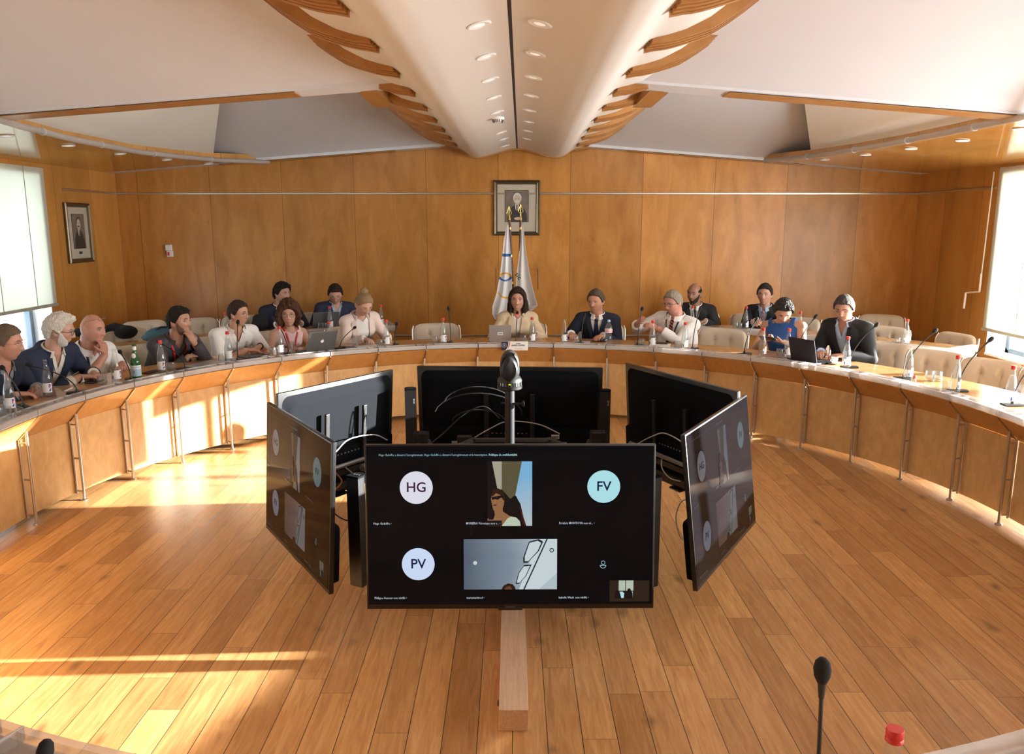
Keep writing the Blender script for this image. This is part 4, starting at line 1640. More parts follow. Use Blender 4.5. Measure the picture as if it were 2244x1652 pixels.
def hair_obj(style, col, Mh, parent, name='hair', seed=0, rough=0.75):
    n, k = 110, 76
    dirs = sphere_dirs(n, k)
    th = HAIR_T[style]
    vs = []
    for d in dirs:
        m = hair_line(d, style)
        p = head_pt(d)
        b = p.normalized()
        st_ = Vector((d.x * 26, d.y * 8, d.z * 26))
        nz = noise.noise(d * 5 + Vector((seed, 0, 0))) * 0.7 + noise.noise(d * 13 + Vector((0, seed, 0))) * (0.7 if style in ('curly', 'thick') else 0.3) + noise.noise(st_ + Vector((0, 0, seed))) * 0.55
        m = hair_line((d + Vector((0, 0, 0.045 * noise.noise(d * 14 + Vector((seed, 5, 0)))))), style)
        t = th * (1.05 + (0.22 if style == 'bob' else 0.42 if style not in ('curly', 'thick') else 0.50) * nz)
        if style in ('short', 'quiff', 'thick', 'receding') and d.y > 0.2:
            t *= 1 + 0.8 * smooth01((d.y - 0.2) / 0.6) * smooth01(d.z / 0.6) * (1.0 if style in ('quiff', 'thick') else 0.25)
        if style in ('bob', 'curly') and d.z < 0.1:
            t *= 1 + 0.5 * (0.1 - d.z)
        vs.append(Mh @ (p + b * (t * m - 0.012 * (1 - m))))
    q = MB()
    q.add(vs, sphere_faces(n, k))
    if style == 'bun':
        c = Vector((0.0, -0.055, 0.118))
        v2 = [Mh @ (c + Vector((d.x * 0.040, d.y * 0.036, d.z * 0.034)) * (1 + 0.18 * noise.noise(d * 4 + Vector((seed, 2, 1))))) for d in sphere_dirs(28, 18)]
        q.add(v2, sphere_faces(28, 18))
    if style == 'bob':            # locks that fall behind the ears to the shoulders and flip outwards
        for s in (-1, 1):
            for i in range(6):
                x0 = s * (0.060 + 0.004 * i)
                y0 = 0.020 - 0.022 * i
                pts = [Vector((x0, y0, -0.01)), Vector((x0 * 1.12, y0 - 0.005, -0.06)), Vector((x0 * 1.16, y0 - 0.01, -0.105)), Vector((x0 * 1.36, y0, -0.130))]
                q.tube([Mh @ p for p in pts], [0.020, 0.023, 0.023, 0.010], 10)
    return q.build(name, mat('hair_' + name + str(seed), col, rough, var=0.5, scale=150, bump=0.9, spec=0.25), parent, True)


def beard_obj(col, Mh, parent, t=0.004, low=-0.10, seed=3, goatee=False, jaw=1.0):
    n, k = 72, 60
    vs = []
    for d in sphere_dirs(n, k):
        p = head_pt(d, jaw)
        az = math.atan2(abs(d.x), d.y)
        hi = piece([(0, (-0.43,)), (0.30, (-0.45,)), (0.6, (-0.42,)), (1.0, (-0.22,)), (1.3, (0.02,)), (1.5, (0.05,))], az)[0]
        if goatee:
            hi = -0.55 if az < 0.35 else -1.1
        m = smooth01((hi - d.z) / 0.06) * smooth01((1.50 - az) / 0.12)
        lips = math.exp(-((p.x / 0.020) ** 2) - (((p.z + 0.063) / 0.010) ** 2)) if d.y > 0 else 0
        m *= 1 - min(1, 1.6 * lips)
        nz = 1 + 0.4 * noise.noise(d * 20)
        vs.append(Mh @ (p + p.normalized() * (t * nz * m - 0.010 * (1 - m))))
    q = MB()
    q.add(vs, sphere_faces(n, k))
    return q.build('beard', mat('beard' + str(seed), col, 0.8, var=0.3, scale=150, bump=0.4), parent, True)


def ik(S, T, a, b, pole):
    d = T - S
    L = d.length
    if L > (a + b) * 0.995:
        T = S + d.normalized() * (a + b) * 0.995
        d = T - S
        L = d.length
    u = d.normalized()
    ca = max(-1, min(1, (a * a + L * L - b * b) / (2 * a * L)))
    p = Vector(pole)
    p = (p - u * p.dot(u)).normalized()
    return S + u * a * ca + p * a * math.sqrt(max(0, 1 - ca * ca)), T


def hand(mb, W, d, nrm, right, curl, s=1.0, spread=0.0):
    d = Vector(d).normalized()
    nrm = Vector(nrm)
    nrm = (nrm - d * nrm.dot(d)).normalized()
    u = d.cross(nrm).normalized() * (1 if right else -1)      # towards the thumb
    rings = []
    for t, w, h in ((-0.012, 0.021, 0.018), (0.010, 0.026, 0.018), (0.045, 0.037, 0.017), (0.080, 0.040, 0.0145), (0.093, 0.037, 0.010)):
        c = W + d * t * s
        rings.append([c + (u * math.cos(a) * w + nrm * math.sin(a) * h) * s for a in [2 * PI * i / 16 for i in range(16)]])
    mb.loft(rings)
    for i, L in enumerate((0.072, 0.080, 0.074, 0.058)):
        off = (1.5 - i) * 0.0195
        base = W + (d * (0.086 - abs(i - 1.2) * 0.004) + u * off) * s
        ang = 0.0
        pts = [base - d * 0.012 * s, base]
        p = base.copy()
        dd = (d + u * (1.5 - i) * (0.05 + spread)).normalized()
        for f, fr_ in ((0.45, 0.55), (0.31, 1.0), (0.24, 0.7)):
            ang += curl * fr_
            v = dd * math.cos(ang) + nrm * math.sin(ang)
            p = p + v * L * f * s
            pts.append(p.copy())
        mb.tube(pts, [0.0095 * s, 0.0095 * s, 0.0088 * s, 0.0080 * s, 0.0062 * s], 10)
        mb.ellip(pts[-1], 0.0066 * s, 8, 6)
    b = W + (d * 0.022 + u * 0.024) * s
    v1 = (d * 0.62 + u * 0.70 + nrm * 0.30).normalized()
    v2 = (d * 0.85 + u * 0.20 + nrm * 0.50).normalized()
    pts = [b - v1 * 0.012 * s, b + v1 * 0.022 * s, b + v1 * 0.045 * s, b + v1 * 0.045 * s + v2 * 0.030 * s]
    mb.tube(pts, [0.014 * s, 0.0125 * s, 0.0105 * s, 0.0080 * s], 10)
    mb.ellip(pts[-1], 0.0082 * s, 8, 6)


TORSO_M = [(0.0, (0.165, 0.118)), (0.12, (0.170, 0.125)), (0.30, (0.158, 0.122)), (0.50, (0.162, 0.122)), (0.68, (0.178, 0.122)), (0.80, (0.186, 0.112)), (0.88, (0.170, 0.096)), (0.94, (0.120, 0.078)), (1.0, (0.066, 0.066))]
TORSO_F = [(0.0, (0.170, 0.115)), (0.12, (0.165, 0.115)), (0.30, (0.132, 0.100)), (0.50, (0.138, 0.108)), (0.68, (0.152, 0.122)), (0.80, (0.156, 0.100)), (0.88, (0.146, 0.084)), (0.94, (0.100, 0.068)), (1.0, (0.056, 0.056))]
SKIN = {}


class Person:
    def __init__(s, label, head, r_head, r_hip, look, pitch=0, roll=0, fem=False, build=1.0, skin=(0.50, 0.27, 0.18), body_off=0, fat=0.0, jaw=1.0, size=1.07, hip_shift=0.0):
        hw = on_cyl(head[0], head[1], r_head)
        th = theta_of(hw) + hip_shift
        hip = polar(th, r_hip)
        az = -th + math.radians(body_off)
        s.rot = az + PI
        s.root = thing('person', label, 'person', (hip.x, hip.y, 0), s.rot, 'people seated at the meeting')
        inv = Matrix.Rotation(-s.rot, 3, 'Z')
        s.H = inv @ (hw - hip)
        s.az = az
        s.th = th
        s.r_hip = r_hip
        s.fem, s.bld, s.fat, s.jaw, s.size = fem, build, fat, jaw, size
        s.seed = len(SKIN) + 1
        s.Mh = Matrix.Translation(s.H) @ Matrix.Rotation(math.radians(look) - az, 4, 'Z') @ Matrix.Rotation(-math.radians(pitch), 4, 'X') @ Matrix.Rotation(math.radians(roll), 4, 'Y') @ Matrix.Scale(size, 4)
        s.P0 = Vector((0, 0, 0.555))
        s.N = s.H + (s.Mh.to_3x3() @ Vector((0, -0.028, -0.085))) * size + Vector((0, -0.012, -0.048))
        s.u = (s.N - s.P0).normalized()
        s.L = (s.N - s.P0).length
        s.r = (Vector((1, 0, 0)) - s.u * s.u.x).normalized()
        s.f = s.u.cross(s.r)
        s.skin_col = skin
        s.skin = mat('skin_%d' % s.seed, skin, 0.45, var=0.06, scale=60, spec=0.4)
        SKIN[s.seed] = 1
        s.prof = TORSO_F if fem else TORSO_M
        w = 0.150 if fem else 0.178
        s.S = {k: s.N - s.u * 0.075 + s.r * (k * w * build) - s.f * 0.005 for k in (-1, 1)}
        s.arms = {}

    def c(s, t):
        return s.P0 + s.u * (s.L * t) - s.f * (0.025 * math.sin(PI * t))

    def tp(s, t, phi, e=0.0):
        a, b = piece(s.prof, t)
        a, b = a * s.bld + e, b * s.bld + e
        if s.fat:
            bump = math.exp(-((t - 0.33) / 0.28) ** 2)
            a += s.fat * 0.05 * bump
            b += s.fat * 0.075 * bump
        if s.fem and math.sin(phi) > 0:
            b += 0.026 * math.exp(-((t - 0.62) / 0.11) ** 2) * math.sin(phi)
        cs, sn = math.cos(phi), math.sin(phi)
        k = (abs(cs) ** 2.5 + abs(sn) ** 2.5) ** (-1 / 2.5)
        return s.c(t) + s.r * (a * cs * k) + s.f * (b * sn * k)

    def torso(s, mb, e=0.0, t0=0.0, t1=1.0, n=28, m=16, caps=True):
        mb.loft([[s.tp(lerp(t0, t1, i / m), 2 * PI * j / n, e) for j in range(n)] for i in range(m + 1)])
        if not caps:
            for k in (-1, 1):
                mb.tube([s.N - s.u * 0.030, s.S[k].lerp(s.N, 0.22) + s.u * 0.022], [0.046 * s.bld + e, 0.034 * s.bld + e], 14)
        elif t1 > 0.85:
            for k in (-1, 1):
                mb.ellip(s.S[k], (0.060 * s.bld + e, 0.058 * s.bld + e, 0.056 * s.bld + e), 16, 10)
                mb.tube([s.N - s.u * 0.035, s.S[k] + s.u * 0.01], [0.048 * s.bld + e, 0.050 * s.bld + e], 14)

    def arm(s, k, wrist, d, nrm, curl=0.35, pole=None, spread=0.0):
        """k = 1 the person's right arm, -1 the left"""
        sc = 0.93 if s.fem else 1.0
        if pole is None:
            pole = (k * 0.75, -0.35, -1.0)
        W = Vector(wrist)
        E, W = ik(s.S[k], W, 0.285 * sc, 0.262 * sc, pole)
        s.arms[k] = (E, W, Vector(d), Vector(nrm), curl, spread, sc)

    def arm_tube(s, mb, k, e=0.0, stop=1.0, wide=0.0):
        E, W = s.arms[k][0], s.arms[k][1]
        sc = (0.84 if s.fem else 1.0) * (0.6 + 0.4 * s.bld)
        if stop <= 0.5:
            q = s.S[k].lerp(E, stop / 0.5)
            mb.tube([s.S[k], s.S[k].lerp(E, stop), q], [0.054 * sc + e, 0.052 * sc + e + wide * 0.5, 0.049 * sc + e + wide], 16)
            return
        q = E.lerp(W, (stop - 0.5) / 0.5)
        mb.tube([s.S[k], s.S[k].lerp(E, 0.5), E, E.lerp(q, 0.4), q], [0.054 * sc + e, 0.050 * sc + e, 0.042 * sc + e, 0.041 * sc + e, lerp(0.041, 0.027, (stop - 0.5) / 0.5) * sc + e + wide], 16)
        mb.ellip(E, 0.043 * sc + e, 14, 10)

    def body(s, voxel=0.0055, lips=(0.45, 0.16, 0.13), closed=False, smile=0.0, brow=None):
        mb = MB()
        n, k = 96, 80
        mb.add([s.Mh @ head_pt(d, s.jaw, s.fat, s.fem) for d in sphere_dirs(n, k)], sphere_faces(n, k))
        for sg in (-1, 1):
            R = (s.Mh.to_3x3() @ Matrix.Rotation(sg * 0.35, 3, 'Z'))
            mb.ellip(s.Mh @ Vector((sg * 0.076, -0.008, -0.004)), (0.009, 0.019, 0.032), 14, 10, rot=R)
            mb.ellip(s.Mh @ Vector((sg * 0.074, -0.004, -0.028)), (0.008, 0.010, 0.011), 10, 8, rot=R)
        nr = (0.052 if s.fem else 0.060) * (0.7 + 0.3 * s.bld) + s.fat * 0.012
        a = s.Mh @ Vector((0, -0.022, -0.055))
        mb.tube([a, a.lerp(s.N, 0.6), s.N + Vector((0, 0, -0.02)), s.N - s.u * 0.07], [nr * 0.98, nr * 0.94, nr * 1.06, nr * 1.4], 20)
        s.torso(mb, -0.004)
        for kk in s.arms:
            s.arm_tube(mb, kk)
            E, W, d, nrm, curl, spread, sc = s.arms[kk]
            hand(mb, W, d, nrm, kk > 0, curl, sc, spread)
        o = remeshed(mb, 'body', s.skin, s.root, voxel, 1, fac=0.35)
        s.bodyo = o
        # lips, eyes, brows
        q = MB()
        z0 = -0.0625
        for dz, hh in ((0.0035, 0.0034), (-0.0042, 0.0042)):
            pts = []
            for i in range(9):
                x = (i - 4) / 4 * 0.0215
                yy = head_pt(Vector((x / 0.0745, math.sqrt(max(0, 1 - (x / 0.0745) ** 2 - (0.0625 / 0.117) ** 2)), z0 / 0.117)), s.jaw).y
                pts.append(s.Mh @ Vector((x, yy - 0.0005 + 0.0015 * (1 - (x / 0.0215) ** 2), z0 + dz + smile * (x / 0.0215) ** 2 * 0.006)))
            q.tube(pts, [hh * (0.25 + 0.75 * (1 - abs(i - 4) / 4)) for i in range(9)], 8)
        q.build('lips', mat('lips_%d' % s.seed, lips, 0.4, var=0.03), o, True)
        if smile > 0.5:
            q = MB()
            q.ellip(s.Mh @ Vector((0, 0.093, z0 - 0.0005)), (0.013, 0.003, 0.0026), 12, 8, rot=s.Mh.to_3x3())
            q.build('teeth', mat('teeth', (0.80, 0.76, 0.70), 0.3), o, True)
        for sg in (-1, 1):
            ec = Vector((sg * 0.0315, 0.0800, 0.0075))
            R = s.Mh.to_3x3()
            if not closed:
                q = MB()
                q.ellip(s.Mh @ ec, (0.0125, 0.0062, 0.0058), 14, 10, rot=R, m=EYE_W)
                q.ellip(s.Mh @ (ec + Vector((0, 0.0038, 0.0))), (0.0050, 0.0032, 0.0050), 12, 8, rot=R, m=EYE_D)
                q.build('eye', None, o, True)
            q = MB()
            dz = 0.0062 if not closed else -0.001
            q.tube([s.Mh @ (ec + Vector((x, 0.0050 - abs(x) * 0.20, dz - (x / 0.0135) ** 2 * 0.0045))) for x in (-0.0135, -0.007, 0, 0.007, 0.0135)], 0.0013 if not s.fem else 0.0018, 6)
            q.build('eyelash', EYE_D, o, True)
            if brow:
                q = MB()
                q.tube([s.Mh @ Vector((sg * x, 0.0925 - (x / 0.055) ** 2 * 0.014, z)) for x, z in ((0.014, 0.0265), (0.024, 0.0305), (0.036, 0.0315), (0.047, 0.0270))], [0.0024, 0.0030, 0.0027, 0.0014], 7)
                q.build('eyebrow', brow, o, True)
        return o

    def glasses(s, m, r=0.0205, up=0.0, tilt=0.0, thick=0.0014, square=False):
        q = MB()
        for sg in (-1, 1):
            pts = []
            for i in range(25):
                a = 2 * PI * i / 24
                ca, sa = math.cos(a), math.sin(a)
                if square:
                    k_ = (abs(ca) ** 4 + abs(sa) ** 4) ** -0.25
                    ca, sa = ca * k_ * 1.1, sa * k_ * 0.80
                p = Vector((sg * 0.032 + r * ca, 0.099 - abs(sg * 0.032 + r * ca) * 0.12, 0.004 + r * sa * 0.92))
                pts.append(p)
            q.tube([s.Mh @ (Matrix.Rotation(tilt, 3, 'X') @ p + Vector((0, 0, up))) for p in pts], thick, 7)
            q.tube([s.Mh @ (Matrix.Rotation(tilt, 3, 'X') @ p + Vector((0, 0, up))) for p in (Vector((sg * (0.032 + r), 0.092, 0.008)), Vector((sg * 0.080, 0.06, 0.008)), Vector((sg * 0.0835, 0.0, 0.006)), Vector((sg * 0.078, -0.018, -0.008)))], thick, 7)
        q.tube([s.Mh @ (Matrix.Rotation(tilt, 3, 'X') @ Vector((x, 0.1005 + (0.0115 if x == 0 else 0) * 0.5, 0.009)) + Vector((0, 0, up))) for x in (-0.012, 0, 0.012)], thick, 7)
        q.build('glasses', m, s.root, True)

    def trousers(s, col=(0.02, 0.022, 0.03)):
        q = MB()
        q.ellip((0, -0.01, 0.555), (0.178 * s.bld, 0.135, 0.100), 20, 12)
        for k in (-1, 1):
            q.tube([(k * 0.085, 0.0, 0.55), (k * 0.105, 0.22, 0.560), (k * 0.11, 0.40, 0.545)], [0.085 * s.bld, 0.080, 0.066], 16)
            q.ellip((k * 0.11, 0.41, 0.54), 0.066, 14, 10)
            q.tube([(k * 0.11, 0.41, 0.54), (k * 0.11, 0.40, 0.30), (k * 0.11, 0.38, 0.09)], [0.064, 0.056, 0.048], 14)
        remeshed(q, 'trousers', mat('trousers_%d' % s.seed, col, 0.85), s.root, 0.016, 1)
        for k in (-1, 1):
            q = MB()
            q.rbox((k * 0.11, 0.43, 0.045), (0.09, 0.26, 0.088), 0.035, 3)
            q.build('shoe', M['black'], s.root, True)

    def neckcut(s, p, h):
        v = p - s.N
        z = v.dot(s.u)
        return z > h and (v - s.u * z).length < 0.095 + s.fat * 0.02

    def vmask(s, p, t_lo, t_hi, w_hi, w_lo=0.0):
        v = p - s.P0
        t = v.dot(s.u) / s.L
        c = s.c(min(max(t, 0), 1))
        fr_ = (p - c).dot(s.f)
        x = (p - c).dot(s.r)
        if fr_ < 0.02 or t < t_lo:
            return False
        k = (t - t_lo) / (t_hi - t_lo)
        w = w_lo + (w_hi - w_lo) * min(k, 1.15)
        return abs(x) < w

    def front_pt(s, t, x, e):
        a, b = piece(s.prof, t)
        a = a * s.bld + e
        cs = max(-0.98, min(0.98, x / a))
        phi = math.acos(cs)
        for _ in range(8):
            q = s.tp(t, phi, e)
            dx = (q - s.c(t)).dot(s.r) - x
            phi += dx / max(a, 0.05)
            phi = min(max(phi, 0.15), PI - 0.15)
        return s.tp(t, phi, e)

    def shirt(s, m, e=0.008, sleeves=1.0, neck=(0.80, 0.05), collar=True, wide=0.012, name='shirt', vox=0.009, sleeve_e=0.007, t0=0.0):
        vox = min(vox, 0.007)
        q = MB()
        s.torso(q, e, t0=t0, caps=sleeves > 0)
        for k in s.arms:
            if sleeves > 0:
                s.arm_tube(q, k, sleeve_e, sleeves, wide)
        lo, w = neck
        o = remeshed(q, name, m, s.root, vox, 2, post=lambda p: s.neckcut(p, -0.012) or s.vmask(p, lo, 0.98, w))
        nr = (0.056 if s.fem else 0.066) * (0.7 + 0.3 * s.bld) + s.fat * 0.014
        if w > 0:
            for sg in (-1, 1):                       # collar flap or hem along the open neck
                q = MB()
                rings = []
                lw = 0.030 if collar else 0.009
                for i in range(10):
                    t = lerp(lo, 0.965, i / 9)
                    wi = w * (t - lo) / (0.98 - lo)
                    a = s.front_pt(t, sg * max(wi - 0.006, 0.0), e + 0.001)
                    b = s.front_pt(t, sg * (wi + lw * (0.55 + 0.45 * i / 9)), e + 0.006)
                    rings.append([a, b, b - s.f * 0.005, a - s.f * 0.005])
                q.loft(rings)
                q.build('collar_flap' if collar else 'neck_hem', m, o, True)
        q = MB()
        op = math.asin(min(0.9, (w + 0.004) / (nr + 0.02)))
        rings = []
        for i in range(29):
            a = PI * 0.5 + op + (2 * PI - 2 * op) * i / 28
            rad = s.r * math.cos(a) + s.f * math.sin(a)
            base = s.N - s.u * 0.012 + s.f * 0.004
            hgt = 0.030 if collar else 0.004
            fl = 0.036 if collar else 0.026
            rings.append([base + rad * (nr + 0.006), base + rad * (nr + 0.004) + s.u * hgt, base + rad * (nr + 0.010) + s.u * (hgt + 0.003), base + rad * (nr + fl) - s.u * 0.016, base + rad * (nr + fl - 0.004) - s.u * 0.022])
        q.loft(rings)
        q.build('collar', m, o, True)
        return o

    def jacket(s, m, e=0.020, v=(0.30, 0.062), open_lo=0.012, stop=0.985, name='jacket', lapel=0.042, wide=0.010, lapel_m=None):
        q = MB()
        s.torso(q, e)
        q.tube([s.N - s.u * 0.05 - s.f * 0.03, s.N - s.u * 0.004 - s.f * 0.012], [0.105 * s.bld, 0.078 + s.fat * 0.015], 20)
        for k in s.arms:
            s.arm_tube(q, k, 0.018, stop, wide)
        lo, w = v
        o = remeshed(q, name, m, s.root, 0.0085, 2, post=lambda p: s.neckcut(p, -0.004) or s.vmask(p, lo, 0.96, w + 0.006, open_lo + 0.004))
        for sg in (-1, 1):
            q = MB()
            rings = []
            for i in range(15):
                t = lerp(lo, 0.955, i / 14)
                k_ = (t - lo) / (0.96 - lo)
                wi = open_lo + (w - open_lo) * k_ - 0.010
                lw = lapel * (0.35 + 0.9 * smooth01(k_ * 1.2)) * (1.0 if k_ < 0.86 else 0.75)
                a = s.front_pt(t, sg * wi, e + 0.002)
                b = s.front_pt(t, sg * (wi + lw), e + 0.009)
                nrm = s.f * 0.004
                rings.append([a, b, b - nrm, a - nrm])
            q.loft(rings)
            q.build('lapel', lapel_m or m, o, True)
        q = MB()
        rings = []
        nr = (0.058 if s.fem else 0.068) * (0.7 + 0.3 * s.bld) + s.fat * 0.014
        for i in range(25):
            a = PI * 0.5 + 0.75 + (2 * PI - 1.5) * i / 24
            rad = s.r * math.cos(a) + s.f * math.sin(a)
            base = s.N - s.u * 0.004
            rings.append([base + rad * (nr + 0.016), base + rad * (nr + 0.014) + s.u * 0.016, base + rad * (nr + 0.022) + s.u * 0.016, base + rad * (nr + 0.044) - s.u * 0.028, base + rad * (nr + 0.036) - s.u * 0.034])
        q.loft(rings)
        q.build('jacket_collar', lapel_m or m, o, True)
        return o

    def tie(s, m, top=0.93, bot=0.30, e=0.016, name='tie'):
        q = MB()
        rings = []
        for i in range(12):
            t = lerp(top, bot, i / 11)
            w = lerp(0.016, 0.042, i / 11)
            if i == 0:
                w = 0.022
            a, b = s.front_pt(t, -w, e), s.front_pt(t, w, e)
            c = s.front_pt(t, 0, e + 0.004)
            rings.append([a, c, b, b - s.f * 0.006, a - s.f * 0.006])
        q.loft(rings)
        k = s.front_pt(top, 0, e)
        q.ellip(k + s.f * 0.002, (0.020, 0.014, 0.018), 12, 8)
        return q.build(name, m, s.root, True)

    def lanyard(s, m, low=0.45, e=0.022, w=0.055, badge=None):
        q = MB()
        nr = (0.060 if s.fem else 0.070)
        for sg in (-1, 1):
            pts = [s.N - s.f * nr * 0.9 + s.u * 0.02, s.N + s.r * sg * nr * 1.15 + s.u * 0.004]
            for i in range(9):
                t = lerp(0.93, low, i / 8)
                pts.append(s.front_pt(t, sg * lerp(nr, 0.006, (i / 8) ** 1.0), e))
            q.tube(pts, 0.0085, 8, flat=0.35)
        o = q.build('lanyard', m, s.root, True)
        if badge:
            b = MB()
            c = s.front_pt(low - 0.08, 0, e + 0.004)
            R = Matrix((s.r, s.f, s.u)).transposed()
            b.rbox(c, (0.06, 0.004, 0.085), 0.001, 1, rot=R)
            b.build('badge', badge, o)
        return o

    def print_on(s, pts_fn, m, name='chest_logo'):
        q = MB()
        pts_fn(q)
        return q.build(name, m, s.root, True)

    def world(s, p):
        return s.root.matrix_basis @ Vector(p)


EYE_W = mat('eye_white', (0.62, 0.60, 0.58), 0.25, var=0.02)
EYE_D = mat('eye_dark', (0.025, 0.016, 0.012), 0.3)
BR_D = mat('brow_dark', (0.03, 0.02, 0.015), 0.8)
BR_M = mat('brow_brown', (0.10, 0.06, 0.035), 0.8)
BR_G = mat('brow_grey', (0.30, 0.27, 0.24), 0.8)
GL_B = mat('glasses_black', (0.012, 0.012, 0.012), 0.3)
GL_G = mat('glasses_wire', (0.42, 0.30, 0.14), 0.3, metal=0.8)
CL = dict(navy=mat('navy_wool', (0.012, 0.017, 0.036), 0.85, scale=200, var=0.25),
          navy2=mat('navy_suit', (0.014, 0.022, 0.055), 0.8, scale=200, var=0.25),
          black=mat('black_wool', (0.010, 0.011, 0.014), 0.85, scale=200, var=0.25),
          charcoal=mat('charcoal_wool', (0.020, 0.020, 0.023), 0.85, scale=200, var=0.25),
          white=mat('white_cotton', (0.78, 0.76, 0.73), 0.8, var=0.03),
          white2=mat('white_linen', (0.70, 0.66, 0.58), 0.85, var=0.05),
          dgrey=mat('dark_grey_shirt', (0.052, 0.045, 0.050), 0.7, var=0.12, scale=90),
          pink=mat('pale_pink_top', (0.72, 0.50, 0.50), 0.85, var=0.05),
          blush=mat('blush_jacket', (0.76, 0.62, 0.56), 0.85, var=0.05),
          cream=mat('cream_blazer', (0.70, 0.56, 0.37), 0.85, var=0.05),
          cream2=mat('cream_top', (0.80, 0.74, 0.63), 0.8, var=0.03),
          blue=mat('bright_blue_top', (0.012, 0.085, 0.33), 0.6, var=0.15, scale=60),
          lblue=mat('light_blue_shirt', (0.33, 0.42, 0.58), 0.8, var=0.05),
          grey=mat('grey_shirt', (0.20, 0.21, 0.24), 0.8, var=0.08),
          red=mat('red_ribbon', (0.72, 0.035, 0.025), 0.5),
          navyr=mat('navy_ribbon', (0.012, 0.018, 0.045), 0.5),
          tienavy=mat('navy_tie', (0.010, 0.015, 0.045), 0.45),
          tieblack=mat('black_tie', (0.008, 0.008, 0.010), 0.45),
          tiepink=mat('lilac_tie', (0.28, 0.19, 0.23), 0.45))


def stripe_tie():
    m, nt, b = _nt('striped_tie')
    tc = N(nt, 'ShaderNodeTexCoord')
    mp = N(nt, 'ShaderNodeMapping')
    mp.inputs['Rotation'].default_value = (0, math.radians(35), 0)
    nt.links.new(tc.outputs['Object'], mp.inputs['Vector'])
    wv = N(nt, 'ShaderNodeTexWave', wave_type='BANDS', bands_direction='Z')
    wv.inputs['Scale'].default_value = 11.0
    nt.links.new(mp.outputs[0], wv.inputs['Vector'])
    r = ramp(nt, [(0.0, (0.010, 0.010, 0.03)), (1.0, (0.65, 0.13, 0.05))])
    r.color_ramp.interpolation = 'CONSTANT'
    r.color_ramp.elements[1].position = 0.70
    nt.links.new(wv.outputs['Fac'], r.inputs[0])
    nt.links.new(r.outputs[0], b.inputs['Base Color'])
    b.inputs['Roughness'].default_value = 0.5
    return m


def table_arms(p, wr=(0.13, 0.43, 0.795), wl=(0.13, 0.43, 0.795), curl=0.4):
    p.arm(1, (wr[0], wr[1], wr[2]), (-0.8, 0.6, -0.12), (0, 0, -1), curl)
    p.arm(-1, (-wl[0], wl[1], wl[2]), (0.8, 0.6, -0.12), (0, 0, -1), curl)


def mouth_arm(p, k, down=0.175, fwd=0.10, side=0.02):
    """elbow on the table, hand up at the mouth"""
    m3 = p.Mh.to_3x3()
    mouth = p.Mh @ Vector((side, fwd, -0.075))
    W = mouth + Vector((k * 0.02, 0.045, -down * 0.62))
    d = (mouth - W).normalized()
    nrm = ((p.Mh @ Vector((0, 0.03, -0.06))) - mouth)
    p.arm(k, W, d, nrm, 0.55, pole=(k * 0.4, 0.5, -1.0))


FR = 'ring'
PEOPLE = []
# 1 ------------------------------------------------ far left, cut by the frame
p = Person('person in a dark navy jacket and wire glasses, cut off by the left frame edge', (14, 752), 3.66, 4.00, 98, 8, skin=(0.50, 0.25, 0.17), fat=0.25, jaw=0.7)
table_arms(p, (0.10, 0.46, 0.80), (0.12, 0.44, 0.80), 0.7)
p.body(brow=BR_M)
hair_obj('short', (0.13, 0.09, 0.06), p.Mh, p.root, seed=p.seed)
p.glasses(GL_G, thick=0.001)
p.trousers()
p.shirt(CL['grey'], neck=(0.80, 0.045))
p.jacket(CL['navy'])
b = MB()
b.ellip(p.front_pt(0.74, 0.085, 0.034), (0.010, 0.005, 0.012), 10, 8)
b.build('lapel_badge', M['gold'], p.root, True)
PEOPLE.append(p)
# 2
p = Person('person with white hair and beard, black glasses and navy jacket', (130, 724), 3.76, 4.10, 105, 14, skin=(0.50, 0.28, 0.20))
p.arm(1, (-0.02, 0.50, 0.80), (-0.7, 0.6, -0.1), (0, 0, -1), 0.75)
p.arm(-1, (-0.16, 0.47, 0.80), (0.45, 0.9, -0.1), (0, 0, -1), 0.6)
p.body(brow=BR_G)
hair_obj('thick', (0.62, 0.58, 0.52), p.Mh, p.root, seed=p.seed)
beard_obj((0.62, 0.58, 0.54), p.Mh, p.root, 0.0045, seed=p.seed)
p.glasses(GL_B, thick=0.0018)
p.trousers()
p.shirt(CL['white2'], neck=(0.72, 0.04))
p.jacket(CL['navy2'], v=(0.22, 0.07))
PEOPLE.append(p)
# 3
p = Person('bald person with glasses pushed onto the forehead, white shirt, hand over the mouth', (203, 722), 3.96, 4.26, 80, 6, skin=(0.52, 0.25, 0.18), fat=1.0, build=1.08, jaw=0.4)
mouth_arm(p, 1)
p.arm(-1, (-0.14, 0.44, 0.80), (0.7, 0.7, -0.1), (0, 0, -1), 0.4)
p.body(brow=BR_M)
p.glasses(mat('glasses_tortoise', (0.16, 0.08, 0.03), 0.3), r=0.016, up=0.062, tilt=0.32)
p.trousers()
p.shirt(CL['white'], e=0.012, sleeves=0.48, neck=(0.90, 0.03), wide=0.014)
p.lanyard(CL['navyr'], low=0.30, e=0.02)
PEOPLE.append(p)
# 4
p = Person('dark-haired person in a dark grey shirt and red lanyard, hand at the mouth', (392, 704), 3.78, 4.12, 78, 2, skin=(0.46, 0.25, 0.17))
mouth_arm(p, -1)
p.arm(1, (-0.02, 0.44, 0.80), (-1, 0.2, -0.05), (0, 0, -1), 0.5)
p.body(brow=BR_D)
hair_obj('quiff', (0.016, 0.012, 0.010), p.Mh, p.root, seed=p.seed)
beard_obj((0.16, 0.085, 0.06), p.Mh, p.root, 0.0012, seed=p.seed)
p.trousers()
p.shirt(CL['dgrey'], e=0.014, sleeves=0.985, neck=(0.84, 0.04), sleeve_e=0.014)
p.lanyard(CL['red'], low=0.48, e=0.024)
PEOPLE.append(p)
